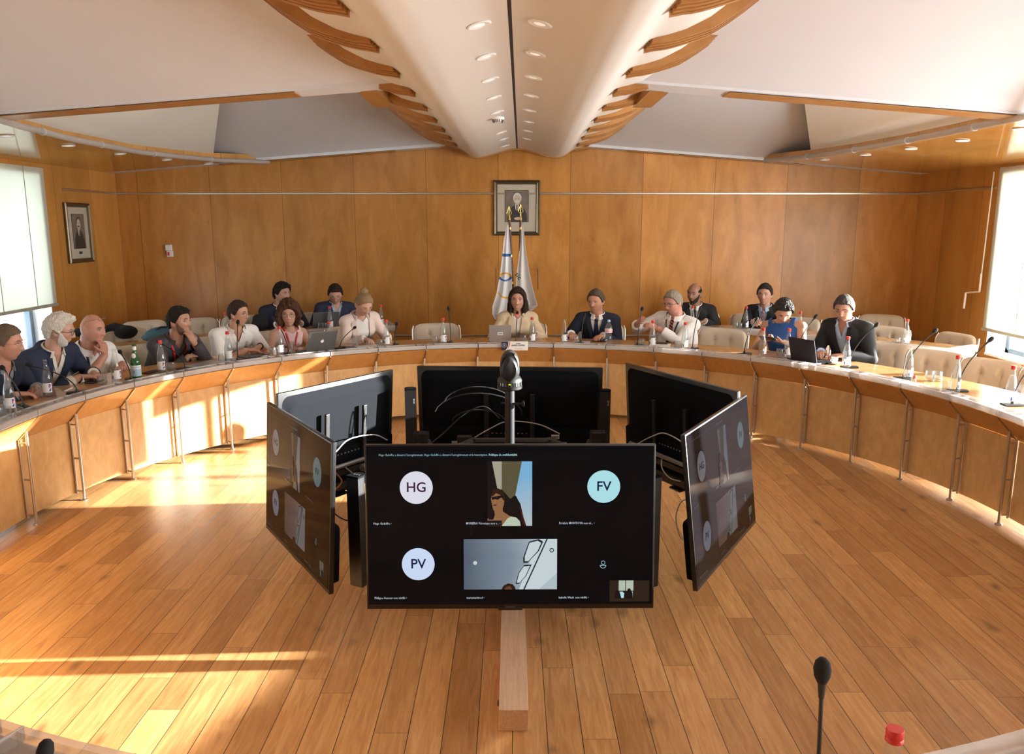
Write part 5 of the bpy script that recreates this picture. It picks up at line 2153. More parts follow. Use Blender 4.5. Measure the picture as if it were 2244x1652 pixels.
# 5
p = Person('person in a white polo shirt with glasses, dark hair, profile turned to the right', (522, 687), 3.82, 4.12, 74, 4, skin=(0.52, 0.28, 0.19), size=1.02)
p.arm(1, (0.02, 0.46, 0.795), (-0.9, 0.35, -0.1), (0, 0, -1), 0.35)
p.arm(-1, (-0.14, 0.42, 0.81), (0.75, 0.55, -0.25), (0, 0, -1), 0.5)
p.body(brow=BR_D)
hair_obj('short', (0.035, 0.020, 0.014), p.Mh, p.root, seed=p.seed)
p.glasses(GL_B, thick=0.0012)
p.trousers()
p.shirt(CL['white'], e=0.012, sleeves=0.46, neck=(0.76, 0.045), wide=0.016)


def rings_logo(q, p=p):
    for (t, x) in ((0.700, -0.085), (0.665, -0.094), (0.665, -0.076)):
        c = p.front_pt(t, x, 0.0145)
        q.tube([c + p.r * 0.009 * math.cos(a) + p.u * 0.009 * math.sin(a) for a in [2 * PI * i / 12 for i in range(13)]], 0.0016, 5)
    c = p.front_pt(0.755, -0.085, 0.0145)
    q.tube([c + p.r * 0.010 * math.cos(a) + p.u * 0.018 * math.sin(a) for a in [2 * PI * i / 12 for i in range(13)]], 0.0018, 5)
    for (t, x) in ((0.70, 0.075), (0.69, 0.085)):
        c = p.front_pt(t, x, 0.0145)
        q.tube([c, c + p.r * 0.012], 0.002, 5)


p.print_on(rings_logo, M['navyprint'])
b = MB()
E_, W_ = p.arms[-1][0], p.arms[-1][1]
d_ = (W_ - E_).normalized()
b.tube([W_ - d_ * 0.018, W_ + d_ * 0.002], 0.034, 16)
b.build('wristwatch', M['black'], p.root, True)
PEOPLE.append(p)
# 6
p = Person('person with curly brown hair, round glasses, sleeveless pink top and red lanyard', (633, 688), 3.92, 4.14, 12, 4, fem=True, skin=(0.54, 0.31, 0.22), body_off=4)
p.arm(1, (0.17, 0.44, 0.80), (-0.5, 0.85, -0.1), (0, 0, -1), 0.5)
p.arm(-1, (-0.10, 0.46, 0.80), (0.3, 0.95, -0.1), (0, 0, -1), 0.5)
p.body(brow=BR_M, lips=(0.50, 0.09, 0.08))
hair_obj('curly', (0.085, 0.036, 0.018), p.Mh, p.root, seed=p.seed)
p.glasses(GL_B, thick=0.0013, r=0.019)
p.trousers((0.10, 0.09, 0.10))
p.shirt(CL['pink'], e=0.010, sleeves=0, neck=(0.93, 0.05), collar=False)
p.lanyard(CL['red'], low=0.50, e=0.018)
PEOPLE.append(p)
# 7
p = Person('person with a blond bun and glasses in a pale blush jacket, writing with head bowed', (797, 667), 3.84, 4.12, 38, 34, fem=True, skin=(0.58, 0.34, 0.26), body_off=8)
p.arm(1, (0.10, 0.44, 0.80), (-0.25, 0.95, -0.15), (0, 0, -1), 0.7)
p.arm(-1, (-0.14, 0.45, 0.80), (0.3, 0.95, -0.15), (0, 0, -1), 0.5)
p.body(brow=BR_M, closed=True)
hair_obj('bun', (0.27, 0.18, 0.095), p.Mh, p.root, seed=p.seed)
p.glasses(GL_G, thick=0.001)
p.trousers((0.12, 0.12, 0.13))
p.shirt(CL['white'], neck=(0.90, 0.055), collar=False)
p.jacket(CL['blush'], v=(0.10, 0.085), open_lo=0.05, lapel=0.045)
PEOPLE.append(p)
# 8
p = Person('person with thick dark hair in a navy jacket, half hidden behind the curly-haired woman', (618, 643), 5.52, 5.72, 58, 6, skin=(0.46, 0.25, 0.17))
table_arms(p, (0.14, 0.42, 0.80), (0.14, 0.42, 0.80))
p.body(voxel=0.007, brow=BR_D)
hair_obj('thick', (0.014, 0.011, 0.010), p.Mh, p.root, seed=p.seed)
p.trousers()
p.shirt(CL['white'])
p.jacket(CL['navy'])
PEOPLE.append(p)
# 9
p = Person('person with glasses and a navy suit looking down at a laptop in the second row', (735, 644), 5.50, 5.74, 12, 30, skin=(0.54, 0.30, 0.21))
table_arms(p, (0.16, 0.42, 0.80), (0.16, 0.42, 0.80))
p.body(voxel=0.007, brow=BR_D, closed=True)
hair_obj('short', (0.026, 0.016, 0.012), p.Mh, p.root, seed=p.seed)
p.glasses(GL_B, thick=0.0011)
p.trousers()
p.shirt(CL['lblue'], neck=(0.80, 0.05))
p.jacket(CL['navy2'], v=(0.30, 0.07))
PEOPLE.append(p)
# 10
p = Person('smiling person with shoulder-length dark hair in a cream blazer, seated under the portrait', (1134, 657), 3.90, 4.10, -3, 2, fem=True, skin=(0.52, 0.28, 0.19))
p.arm(1, (0.20, 0.42, 0.80), (-0.6, 0.75, -0.1), (0, 0, -1), 0.5)
p.arm(-1, (-0.20, 0.42, 0.80), (0.5, 0.85, -0.1), (0, 0, -1), 0.5)
p.body(brow=BR_D, smile=1.0, lips=(0.50, 0.15, 0.12))
hair_obj('bob', (0.030, 0.017, 0.012), p.Mh, p.root, seed=p.seed)
p.trousers((0.5, 0.42, 0.30))
p.shirt(CL['cream2'], neck=(0.90, 0.055), collar=False)
p.jacket(CL['cream'], e=0.024, v=(0.24, 0.062), lapel=0.046)
PEOPLE.append(p)
# 11
p = Person('person in a navy suit, blue tie and lanyard, looking down to the left', (1306, 660), 3.92, 4.12, -30, 8, skin=(0.50, 0.24, 0.16))
p.arm(1, (0.24, 0.36, 0.80), (-0.3, 0.9, -0.1), (0, 0, -1), 0.5)
p.arm(-1, (-0.10, 0.44, 0.80), (0.4, 0.9, -0.05), (0, 0, -1), 0.6)
p.body(brow=BR_G)
hair_obj('short', (0.085, 0.058, 0.038), p.Mh, p.root, seed=p.seed)
p.trousers()
p.shirt(CL['white'], neck=(0.93, 0.02))
p.tie(CL['tienavy'])
p.lanyard(CL['navyr'], low=0.35, e=0.022, w=0.05)
p.jacket(CL['navy'], v=(0.20, 0.075))
b = MB()
c_ = p.front_pt(0.60, -0.10, 0.030)
b.box(c_, (0.055, 0.004, 0.012), rot=Matrix.Rotation(0.35, 3, 'Y'))
b.build('pocket_square', CL['white'], p.root)
PEOPLE.append(p)
# 12
p = Person('grey-haired person with glasses, white shirt and striped tie, gesturing with raised hands', (1475, 663), 3.92, 4.12, -52, 14, skin=(0.54, 0.26, 0.19), fat=0.7, build=1.08, jaw=0.5, body_off=-14)
p.arm(1, (0.26, 0.40, 0.93), (-0.55, 0.45, 0.30), (-0.6, -0.6, -0.3), 0.45, pole=(1, -0.2, -0.6))
p.arm(-1, (0.02, 0.40, 0.90), (0.75, 0.30, 0.25), (0, -0.5, -0.8), 0.5, pole=(-1, 0, -0.8))
p.body(brow=BR_G)
hair_obj('short', (0.24, 0.20, 0.155), p.Mh, p.root, seed=p.seed)
p.glasses(GL_B, thick=0.0015, square=True)
p.trousers()
p.shirt(CL['white'], e=0.014, sleeves=0.86, neck=(0.94, 0.02), sleeve_e=0.014)
p.tie(stripe_tie(), e=0.020)
p.lanyard(CL['navyr'], low=0.38, e=0.020)
b = MB()
for i in range(3):
    c_ = p.front_pt(0.70, -0.10 - i * 0.012, 0.018)
    b.ellip(c_, (0.006, 0.003, 0.004), 8, 6)
b.build('chest_logo', M['navyprint'], p.root)
PEOPLE.append(p)
# 13
p = Person('balding person with a dark beard, black suit and black tie in the second row', (1522, 643), 5.55, 5.80, -38, 6, skin=(0.36, 0.19, 0.125))
table_arms(p, (0.17, 0.42, 0.80), (0.17, 0.42, 0.80))
p.body(voxel=0.007, brow=BR_D)
hair_obj('fringe_sides', (0.012, 0.010, 0.009), p.Mh, p.root, seed=p.seed)
beard_obj((0.030, 0.020, 0.016), p.Mh, p.root, 0.005, seed=p.seed)
p.trousers()
p.shirt(CL['white'], neck=(0.93, 0.02))
p.tie(CL['tieblack'])
p.jacket(CL['charcoal'], v=(0.25, 0.065))
PEOPLE.append(p)
# 14
p = Person('person in a black suit, lilac tie and clasped hands in the second row', (1676, 645), 5.55, 5.78, -30, 4, skin=(0.46, 0.25, 0.18))
p.arm(1, (0.045, 0.46, 0.83), (-0.45, 0.85, 0.1), (-0.8, 0, -0.4), 0.75)
p.arm(-1, (-0.045, 0.46, 0.83), (0.45, 0.85, 0.1), (0.8, 0, -0.4), 0.75)
p.body(voxel=0.007, brow=BR_D)
hair_obj('short', (0.028, 0.022, 0.018), p.Mh, p.root, seed=p.seed)
p.trousers()
p.shirt(CL['lblue'], neck=(0.93, 0.02))
p.tie(CL['tiepink'])
p.jacket(CL['black'], v=(0.25, 0.062))
PEOPLE.append(p)
# 15
p = Person('person in a sleeveless bright blue top, short greying hair, looking down at a phone', (1717, 681), 3.92, 4.16, -12, 40, skin=(0.54, 0.31, 0.22), fem=True, build=1.16, fat=0.35, size=1.04)
p.arm(1, (0.10, 0.44, 0.86), (-0.75, 0.45, 0.15), (0, -0.3, 0.9), 0.55)
p.arm(-1, (-0.10, 0.44, 0.86), (0.75, 0.45, 0.15), (0, -0.3, 0.9), 0.55)
p.body(brow=BR_D, closed=True)
hair_obj('thick', (0.045, 0.040, 0.037), p.Mh, p.root, seed=p.seed)
p.trousers()
p.shirt(CL['blue'], e=0.012, sleeves=0, neck=(1.2, 0.0), collar=False)
PHONE15 = p.world((0, 0.565, 0.895))
PHONE15_R = p.rot
PEOPLE.append(p)
# 16
p = Person('grey-haired person with white earbud, dark blazer and light blue shirt at a dark laptop', (1850, 675), 3.88, 4.14, -38, 22, skin=(0.42, 0.22, 0.15), size=1.03)
p.arm(1, (0.10, 0.43, 0.80), (-0.35, 0.9, 0.05), (-0.2, 0, -1), 0.7)
p.arm(-1, (-0.12, 0.43, 0.80), (0.4, 0.9, 0.0), (0.2, 0, -1), 0.6)
p.body(brow=BR_D, closed=True, smile=0.3)
hair_obj('short', (0.055, 0.048, 0.042), p.Mh, p.root, seed=p.seed)
b = MB()
b.tube([p.Mh @ Vector((-0.084, 0.002, -0.004)), p.Mh @ Vector((-0.086, 0.008, -0.026))], [0.006, 0.003], 8)
b.build('earbud', M['reveal'], p.root, True)
p.trousers()
p.shirt(CL['lblue'], neck=(0.76, 0.045))
p.jacket(CL['black'], v=(0.22, 0.072))
PEOPLE.append(p)

# ================================================================== chairs
def make_chair():
    root = thing('conference_chair', 'chair', 'chair', (0, 0, 0), 0)
    q = MB()
    q.rbox((0, 0.02, 0.415), (0.50, 0.50, 0.10), 0.045, 4)
    q.build('seat', M['leather'], root, True)
    # buttoned back cushion: rounded outline, leaning back, slightly wrapped
    n, m_ = 30, 22
    tufts = [(x, z) for z in (0.33, 0.70) for x in (-0.34, 0.34)]

    def pt(i, j, side):
        u, v = -1 + 2 * i / n, -1 + 2 * j / m_
        e = 5.0
        rr = (abs(u) ** e + abs(v) ** e) ** (1 / e) if (u or v) else 0
        k = max(abs(u), abs(v)) / rr if rr else 1
        x, z = u * k * 0.265, 0.20 + v * k * 0.205
        edge = 1 - max(abs(u), abs(v)) ** 6
        d = 0.036 * max(edge, 0) ** 0.5
        if side < 0:
            for tx, tz in tufts:
                d -= 0.026 * math.exp(-(((u - tx) / 0.10) ** 2 + ((v - (tz * 2 - 1)) / 0.15) ** 2))
                d -= 0.006 * math.exp(-(((u - tx) / 0.05) ** 2)) * (1 - abs(v))
        y = (-d if side < 0 else 0.020 * max(edge, 0) ** 0.5)
        y += 0.45 * x * x * -1
        return Vector((x, -y, z))       # front (tufted) side looks towards +Y
    vs, fs = [], []
    for side in (-1, 1):
        for i in range(n + 1):
            for j in range(m_ + 1):
                vs.append(pt(i, j, side))
    o = (n + 1) * (m_ + 1)
    for i in range(n):
        for j in range(m_):
            a = i * (m_ + 1) + j
            fs.append((a, a + m_ + 1, a + m_ + 2, a + 1))
            fs.append((o + a, o + a + 1, o + a + m_ + 2, o + a + m_ + 1))
    T = Matrix.Translation((0, -0.245, 0.445)) @ Matrix.Rotation(0.17, 4, 'X')
    q = MB()
    q.add([T @ v for v in vs], fs)
    back = q.build('backrest', M['leather'], root, True)
    for tx, tz in tufts:
        q = MB()
        q.ellip(T @ Vector((tx * 0.265, 0.018 + 0.45 * (tx * 0.265) ** 2, 0.20 + (tz * 2 - 1) * 0.205)), (0.008, 0.005, 0.008), 10, 8)
        q.build('button', M['leather'], back, True)
    for s in (-1, 1):
        q = MB()
        q.tube([T @ Vector((s * 0.262, 0.012, 0.375)), T @ Vector((s * 0.276, 0.02, 0.33)), T @ Vector((s * 0.276, 0.015, 0.10)), T @ Vector((s * 0.272, 0.02, 0.0)), Vector((s * 0.262, -0.16, 0.385)), Vector((s * 0.262, 0.20, 0.37))], 0.0095, 10)
        q.build('side_rail', M['chrome'], root, True)
        q = MB()
        q.tube([(s * 0.275, -0.20, 0.40), (s * 0.285, -0.21, 0.60), (s * 0.285, -0.17, 0.635), (s * 0.285, 0.10, 0.635), (s * 0.285, 0.14, 0.60), (s * 0.275, 0.13, 0.40)], 0.012, 10)
        q.build('armrest', M['black'], root, True)
    q = MB()
    q.tube([(0, 0, 0.08), (0, 0, 0.37)], 0.028, 14)
    q.build('column', M['chrome'], root, True)
    for i in range(5):
        a = 2 * PI * i / 5
        q = MB()
        q.tube([(0.02 * math.cos(a), 0.02 * math.sin(a), 0.10), (0.27 * math.cos(a), 0.27 * math.sin(a), 0.065)], [0.022, 0.014], 10)
        lg = q.build('leg', M['chrome'], root, True)
        q = MB()
        q.ellip((0.27 * math.cos(a), 0.27 * math.sin(a), 0.028), (0.028, 0.028, 0.028), 12, 8)
        q.build('caster', M['black'], lg, True)
    return root


CH = make_chair()
CH_USED = [False]


def chair(pos, face_az, label, group='cream leather conference chairs', dz=0.0):
    o = CH if not CH_USED[0] else copy_tree(CH)
    CH_USED[0] = True
    o.location = (pos[0], pos[1], dz)
    o.rotation_euler = (0, 0, face_az + PI)
    o['label'] = label
    o['group'] = group
    o['category'] = 'chair'
    return o


who = ['the navy-jacketed person cut off at the left frame edge', 'the white-haired bearded person', 'the bald person in a white shirt', 'the dark grey shirted person', 'the white polo person',
       'the curly-haired person', 'the blond-bun person', 'the thick-haired person in the left second row', 'the navy-suited laptop user in the second row', 'the smiling person in cream', 'the navy-suited person with lanyard',
       'the striped-tie person', 'the bearded black-suited person', 'the person with clasped hands', 'the blue-top person', 'the dark-blazered laptop user at right']
CHOFF = {3: -0.055, 15: 0.035, 9: 0.015, 12: -0.01, 13: -0.05, 11: 0.0}
for i_, (p_, w_) in enumerate(zip(PEOPLE, who)):
    if i_ in (1, 7, 8, 11):          # these seats are hidden by their sitters
        continue
    c = polar(p_.th + CHOFF.get(i_, 0), p_.r_hip + 0.05)
    chair((c.x, c.y), p_.az, 'cream leather chair under ' + w_, 'chairs the people sit on')


def empty_chair(px, py, z, label, r_off=0.25, turn=0.0, group='empty cream leather chairs', r=None):
    """py is the top edge of the backrest in the photo"""
    P = on_z(px, py, z) if r is None else on_cyl(px, py, r)
    th = theta_of(P)
    rr = math.hypot(P.x - CX, P.y - CY)
    c = polar(th, rr - r_off)
    if c.y > YB - 0.36:
        c.y = YB - 0.36
    return chair((c.x, c.y), -th + math.radians(turn), label, group)


empty_chair(957, 722, 0.83, 'empty cream chair left of the smiling person in cream, at the ring table', r=4.35)
empty_chair(1583, 731, 0.83, 'empty cream chair between the striped-tie person and the blue-top person', r=4.38)
empty_chair(2056, 775, 0.83, 'empty cream chair behind the third microphone from the right frame edge', r=4.38, turn=6)
empty_chair(2180, 795, 0.83, 'empty cream chair near the right window, one button row visible over the table', r=4.36, turn=8)
empty_chair(2296, 832, 0.83, 'cream chair cut off by the right frame edge', r=4.36)
empty_chair(1848, 686, 0.85, 'empty cream chair in the right second row, behind the dark-blazered person', r=6.1)
empty_chair(1750, 684, 0.85, 'empty cream chair in the right second row, behind the blue top', r=6.0)
empty_chair(1938, 714, 0.85, 'empty cream chair at the right second-row desk, left of the tall bottle', r=5.75)
empty_chair(2074, 730, 0.85, 'empty cream chair at the right end of the second-row desk, side rail shining', r=5.75, turn=-22)
o_ = empty_chair(1945, 676, 0.92, 'greyish cream chair against the right corner of the back wall', r=6.95, turn=14)
empty_chair(316, 690, 0.85, 'empty cream chair by the left corner, over the teal backpack', r=6.3, turn=0)
empty_chair(430, 690, 0.85, 'empty cream chair behind the dark-haired person in dark grey', r=6.15)
empty_chair(532, 694, 0.85, 'empty cream chair hidden mostly by the white polo person', r=6.1)
empty_chair(672, 688, 0.85, 'empty cream chair between the two second-row men on the left', r=6.05)
empty_chair(262, 730, 0.85, 'cream chair with a dark coat over it, behind the bald person', r=5.75, turn=-8)

# coats and bags
P_ = on_z(262, 727, 0.86)
P_ = polar(theta_of(P_), 5.75)
ct = thing('coat', 'black coat draped over the chair behind the bald person', 'coat', (P_.x, P_.y, 0.80), -theta_of(P_) + PI)
q = MB()
pts = []
for i in range(16):
    u = -1 + 2 * i / 15
    pts.append(Vector((u * 0.33, -0.03 + 0.03 * math.sin(u * 5), 0.06 - 0.05 * abs(u) ** 3 + 0.012 * math.sin(u * 9))))
q.tube(pts, [0.028 + 0.02 * abs(math.sin(i * 1.1)) for i in range(16)], 10)
q.ellip((-0.24, 0.0, 0.0), (0.13, 0.06, 0.075), 16, 10)
remeshed(q, 'cloth', M['coat'], ct, 0.010, 2)
P_ = on_cyl(318, 738, 5.62)
bp_ = thing('backpack', 'teal and black backpack lying on the left second-row desk', 'backpack', (P_.x, P_.y, 0.755), -theta_of(P_) + PI)
P2_ = polar(theta_of(P_), 5.12)
bp_.location = (P2_.x, P2_.y, 0.753)
q = MB()
q.ellip((0, 0, 0.075), (0.20, 0.13, 0.078), 24, 14)
q.ellip((0.06, -0.02, 0.05), (0.17, 0.12, 0.052), 20, 12)
remeshed(q, 'bag_body', M['teal'], bp_, 0.010, 2)
q = MB()
q.ellip((-0.13, -0.02, 0.09), (0.10, 0.12, 0.072), 18, 12)
q.tube([(-0.20, 0.03, 0.05), (-0.1, 0.06, 0.14), (0.05, 0.06, 0.155), (0.16, 0.05, 0.09)], 0.012, 8)
remeshed(q, 'black_panel', M['coat'], bp_, 0.009, 1)
P_ = on_cyl(570, 712, 5.30)
cb_ = thing('bag', 'black bag on the desk beside the thick-haired person in the left second row', 'bag', (P_.x, P_.y, 0.753), -theta_of(P_) + PI)
q = MB()
q.ellip((0, 0, 0.07), (0.10, 0.09, 0.075), 18, 12)
q.ellip((0.03, 0.01, 0.12), (0.06, 0.06, 0.07), 16, 10)
remeshed(q, 'cloth', M['coat'], cb_, 0.010, 2)

# ================================================================== things on the tables
TZ = 0.7525


def bottle_proto(capped, kind):
    root = thing('water_bottle', 'b', 'bottle')
    prof_ = [(0.0, 0.0), (0.031, 0.0), (0.0345, 0.006), (0.0345, 0.115), (0.033, 0.135), (0.026, 0.172), (0.017, 0.208), (0.0130, 0.228), (0.0130, 0.252), (0.0142, 0.253), (0.0142, 0.262)]
    q = MB()
    q.lathe((0, 0, 0), prof_, 24)
    q.build('glass_body', M['glass'], root, True)
    q = MB()
    q.lathe((0, 0, 0), [(0, 0.006), (0.0315, 0.006), (0.0315, 0.085 if not capped else 0.150), (0, 0.085 if not capped else 0.150)] if not capped else [(0, 0.006), (0.0315, 0.006), (0.0315, 0.112), (0.0305, 0.133), (0.0240, 0.170), (0.0150, 0.205), (0, 0.205)], 20)
    q.build('water', M['water'], root, True)
    q = MB()
    n = 20
    for a0, a1 in ((-2.2, 0.15),):
        rings = [[Vector((0.0349 * math.cos(a0 + (a1 - a0) * i / n), 0.0349 * math.sin(a0 + (a1 - a0) * i / n), z)) for z in (0.032, 0.100 if i > 4 else 0.082)] + [Vector((0.0352 * math.cos(a0 + (a1 - a0) * i / n), 0.0352 * math.sin(a0 + (a1 - a0) * i / n), z)) for z in (0.100 if i > 4 else 0.082, 0.032)] for i in range(n + 1)]
        q.loft(rings)
    lb = q.build('label', M['label'], root)
    q = MB()
    for (a0, a1, z0, z1, s_, mm) in ((-2.15, -1.90, 0.036, 0.060, 0.0, M['blue']), (-0.45, -0.05, 0.040, 0.092, 0.3, M['blue'])):
        if a0 > -1:
            q.build('label_mark', None, lb)
            q = MB()
        rings = [[Vector((0.0355 * math.cos(a), 0.0355 * math.sin(a), z0 + s_ * 0.03 * (a - a0))), Vector((0.0355 * math.cos(a), 0.0355 * math.sin(a), z1)), Vector((0.0357 * math.cos(a), 0.0357 * math.sin(a), z1)), Vector((0.0357 * math.cos(a), 0.0357 * math.sin(a), z0 + s_ * 0.03 * (a - a0)))] for a in [a0 + (a1 - a0) * i / 6 for i in range(7)]]
        q.loft(rings, m=mm)
    for j, (mm, o) in enumerate(((M['label'], 0.0), (M['red'], 0.014))):
        rings = []
        for i in range(7):
            a = -0.45 + 0.40 * i / 6
            z = 0.048 + o + 0.020 * i / 6
            rings.append([Vector((0.0359 * math.cos(a), 0.0359 * math.sin(a), z)), Vector((0.0359 * math.cos(a), 0.0359 * math.sin(a), z + 0.011)), Vector((0.0361 * math.cos(a), 0.0361 * math.sin(a), z + 0.011)), Vector((0.0361 * math.cos(a), 0.0361 * math.sin(a), z))])
        q.loft(rings, m=mm)
    q.build('label_print', None, lb)
    if capped:
        q = MB()
        q.lathe((0, 0, 0), [(0.0, 0.272), (0.0150, 0.272), (0.0162, 0.268), (0.0162, 0.256), (0.0150, 0.254), (0.0165, 0.252), (0.0165, 0.246), (0.0, 0.246)], 18)
        q.build('cap', M['red'], root, True)
    return root


BOT = {True: bottle_proto(True, 0), False: bottle_proto(False, 0)}
BUSED = {True: False, False: False}


def bottle(pos, label, capped=True, group='glass water bottles on the ring table', rz=None, sc=1.0):
    o = BOT[capped] if not BUSED[capped] else copy_tree(BOT[capped])
    BUSED[capped] = True
    o.location = pos
    o.scale = (sc, sc, sc)
    o.rotation_euler = (0, 0, random.uniform(-0.6, 0.6) if rz is None else rz)
    o['label'] = label
    o['group'] = group
    o['category'] = 'bottle'
    return o


def ontab(px, py=None, r=None, z=TZ):
    if r is not None:
        return at_ring(px, r, z)
    return on_z(px, py, z)


bottle(ontab(24, 903), 'open red-less water bottle beside the person cut off at the left edge', False)
bottle(ontab(107, 868), 'open water bottle before the white-haired person', False)
bottle(ontab(256, 838), 'open water bottle before the bald person', False)
bottle(ontab(356, 817), 'red-capped water bottle before the dark grey shirted person')
bottle(ontab(502, 792), 'red-capped water bottle before the white polo person')
bottle(ontab(615, 778), 'red-capped water bottle before the curly-haired person')
bottle(ontab(723, 765), 'red-capped water bottle beside the grey laptop lid')
bottle(ontab(847.5, r=3.36), 'red-capped water bottle right of the blond-bun person')
bottle(ontab(971.6, r=3.34), 'red-capped water bottle in front of the empty chair left of centre')
bottle(ontab(1166, r=3.34), 'red-capped water bottle before the smiling person in cream')
bottle(ontab(1236, r=3.34), 'uncapped water bottle left of the navy-suited person with the lanyard', False)
bottle(ontab(1429, r=3.34), 'red-capped water bottle before the striped tie')
bottle(ontab(1500, r=3.33), 'red-capped water bottle right of the striped-tie person')
bottle(ontab(1670, r=3.36), 'red-capped water bottle left of the blue top person')
bottle(ontab(1726, 784), 'red-capped water bottle in front of the blue top')
bottle(ontab(1853.5, 806), 'red-capped water bottle beside the white coffee cup')
bottle(ontab(1989, 832), 'uncapped water bottle beside the loose red cap', False)
bottle(ontab(2092, 859), 'red-capped water bottle second from the right frame edge')
bottle(ontab(2212, 887), 'red-capped water bottle nearest the right frame edge')
bottle(ontab(835.6, 717, z=0.753), 'red-capped water bottle at the right end of the left second-row desk', group='glass water bottles on the second-row desks')
bottle(ontab(724, 722, z=0.753), 'red-capped water bottle beside the second-row laptop', group='glass water bottles on the second-row desks')
bottle(ontab(497, 740, z=0.753), 'water bottle hidden behind the white polo, red cap just showing', group='glass water bottles on the second-row desks')
bottle(ontab(1633, 722, z=0.753), 'red-capped water bottle before the person with clasped hands', group='glass water bottles on the second-row desks')
bottle(ontab(1516, 721, z=0.753), 'red-capped water bottle before the bearded black-suited person', group='glass water bottles on the second-row desks')
bottle(ontab(1751, 736, z=0.753), 'water bottle behind the blue top, only its red cap visible', group='glass water bottles on the second-row desks')
bottle(ontab(1984, 757, z=0.753), 'red-capped water bottle at the far right end of the second-row desk', group='glass water bottles on the second-row desks')

# near bottle, large at the lower edge of the picture
def near_point(px, py, z):
    return on_z(px, py, z)


nb_ = near_point(1962, 1596, TZ + 0.272)
bottle((nb_.x, nb_.y, TZ), 'red-capped water bottle cut off by the bottom edge of the picture', group='glass water bottles on the ring table')

# green bottle
gb = thing('green_bottle', 'green glass mineral water bottle with a pale blue label before the bald person', 'bottle', ontab(300, 830), 0)
q = MB()
q.lathe((0, 0, 0), [(0, 0), (0.034, 0), (0.037, 0.006), (0.037, 0.135), (0.033, 0.158), (0.022, 0.185), (0.0145, 0.215), (0.0135, 0.268), (0.015, 0.270), (0.015, 0.278), (0, 0.278)], 24)
q.build('glass_body', M['green_glass'], gb, True)
q = MB()
q.lathe((0, 0, 0), [(0.0374, 0.025), (0.0374, 0.112), (0.0377, 0.112), (0.0377, 0.025)], 32)
lb = q.build('label', mat('label_blue', (0.36, 0.53, 0.66), 0.5), gb, True)
q = MB()
q.lathe((0, 0, 0), [(0.0380, 0.084), (0.0380, 0.112), (0.0381, 0.112), (0.0381, 0.084)], 32)
q.build('label_band', M['label'], lb, True)
text_mesh('label_text', 'S.PELLEGRINO', 0.019, M['blue'], lb, (0, 0, 0.098), align='CENTER', wrap=0.0386, res=2)
q = MB()
st = []
for i in range(10):
    r_ = 0.010 if i % 2 == 0 else 0.0042
    a = PI / 2 + 2 * PI * i / 10
    st.append((r_ * math.cos(a), r_ * math.sin(a)))
vs = [Vector((0.0384 * math.sin(x / 0.0384), -0.0384 * math.cos(x / 0.0384), 0.060 + z)) for x, z in st] + [Vector((0.0, -0.0386, 0.060))]
q.add(vs, [(i, (i + 1) % 10, 10) for i in range(10)], None)
q.build('red_star', M['red'], lb)
q = MB()
q.ellip((0, -0.022, 0.187), (0.017, 0.008, 0.022), 14, 10)
q.build('neck_medallion', M['label'], gb, True)
q = MB()
q.lathe((0, 0, 0), [(0.0148, 0.232), (0.0143, 0.262), (0.0138, 0.262), (0.0143, 0.232)], 20)
q.build('neck_label', M['label'], gb, True)

# plastic bottle
pb = thing('plastic_bottle', 'clear plastic water bottle with a blue cap and pink label before the navy suit', 'bottle', ontab(1333, r=3.36), 0)
q = MB()
q.lathe((0, 0, 0), [(0, 0), (0.034, 0), (0.039, 0.01), (0.039, 0.03), (0.036, 0.036), (0.039, 0.042), (0.039, 0.075), (0.035, 0.085), (0.035, 0.125), (0.039, 0.135), (0.039, 0.165), (0.034, 0.190), (0.022, 0.215), (0.0135, 0.228), (0.0135, 0.24)], 28)
q.build('plastic_body', M['glass'], pb, True)
q = MB()
q.lathe((0, 0, 0), [(0.0392, 0.128), (0.0396, 0.165), (0.0398, 0.165), (0.0394, 0.128)], 28)
lb = q.build('label', mat('label_rose', (0.74, 0.60, 0.62), 0.6), pb, True)
q = MB()
q.lathe((0, 0, 0), [(0.0399, 0.141), (0.0399, 0.151), (0.0400, 0.151), (0.0400, 0.141)], 28)
q.build('label_print', M['pink'], lb, True)
q = MB()
q.lathe((0, 0, 0), [(0, 0.256), (0.0145, 0.256), (0.016, 0.252), (0.016, 0.236), (0, 0.236)], 20)
q.build('cap', M['pale_blue'], pb, True)

# tumblers
gp = thing('water_glass', 'g', 'glass')
q = MB()
q.lathe((0, 0, 0), [(0, 0), (0.026, 0), (0.033, 0.010), (0.036, 0.030), (0.0345, 0.055), (0.032, 0.080), (0.0308, 0.080), (0.033, 0.055), (0.0345, 0.032), (0.031, 0.014), (0.0, 0.010)], 24)
q.build('glass_bowl', M['glass'], gp, True)
q = MB()
q.lathe((0, 0, 0), [(0, 0.011), (0.030, 0.014), (0.0335, 0.028), (0.0, 0.028)], 20)
q.build('water', M['water'], gp, True)
tp_ = thing('tall_glass', 'g', 'glass')
q = MB()
q.lathe((0, 0, 0), [(0, 0), (0.026, 0), (0.027, 0.005), (0.030, 0.120), (0.0288, 0.120), (0.0258, 0.008), (0, 0.007)], 24)
q.build('glass_wall', M['glass'], tp_, True)
GU = {'a': False, 'b': False}


def glass(pos, label, tall=False, group='drinking glasses on the ring table'):
    k = 'b' if tall else 'a'
    src = tp_ if tall else gp
    o = src if not GU[k] else copy_tree(src)
    GU[k] = True
    o.location = pos
    o['label'] = label
    o['group'] = group
    return o


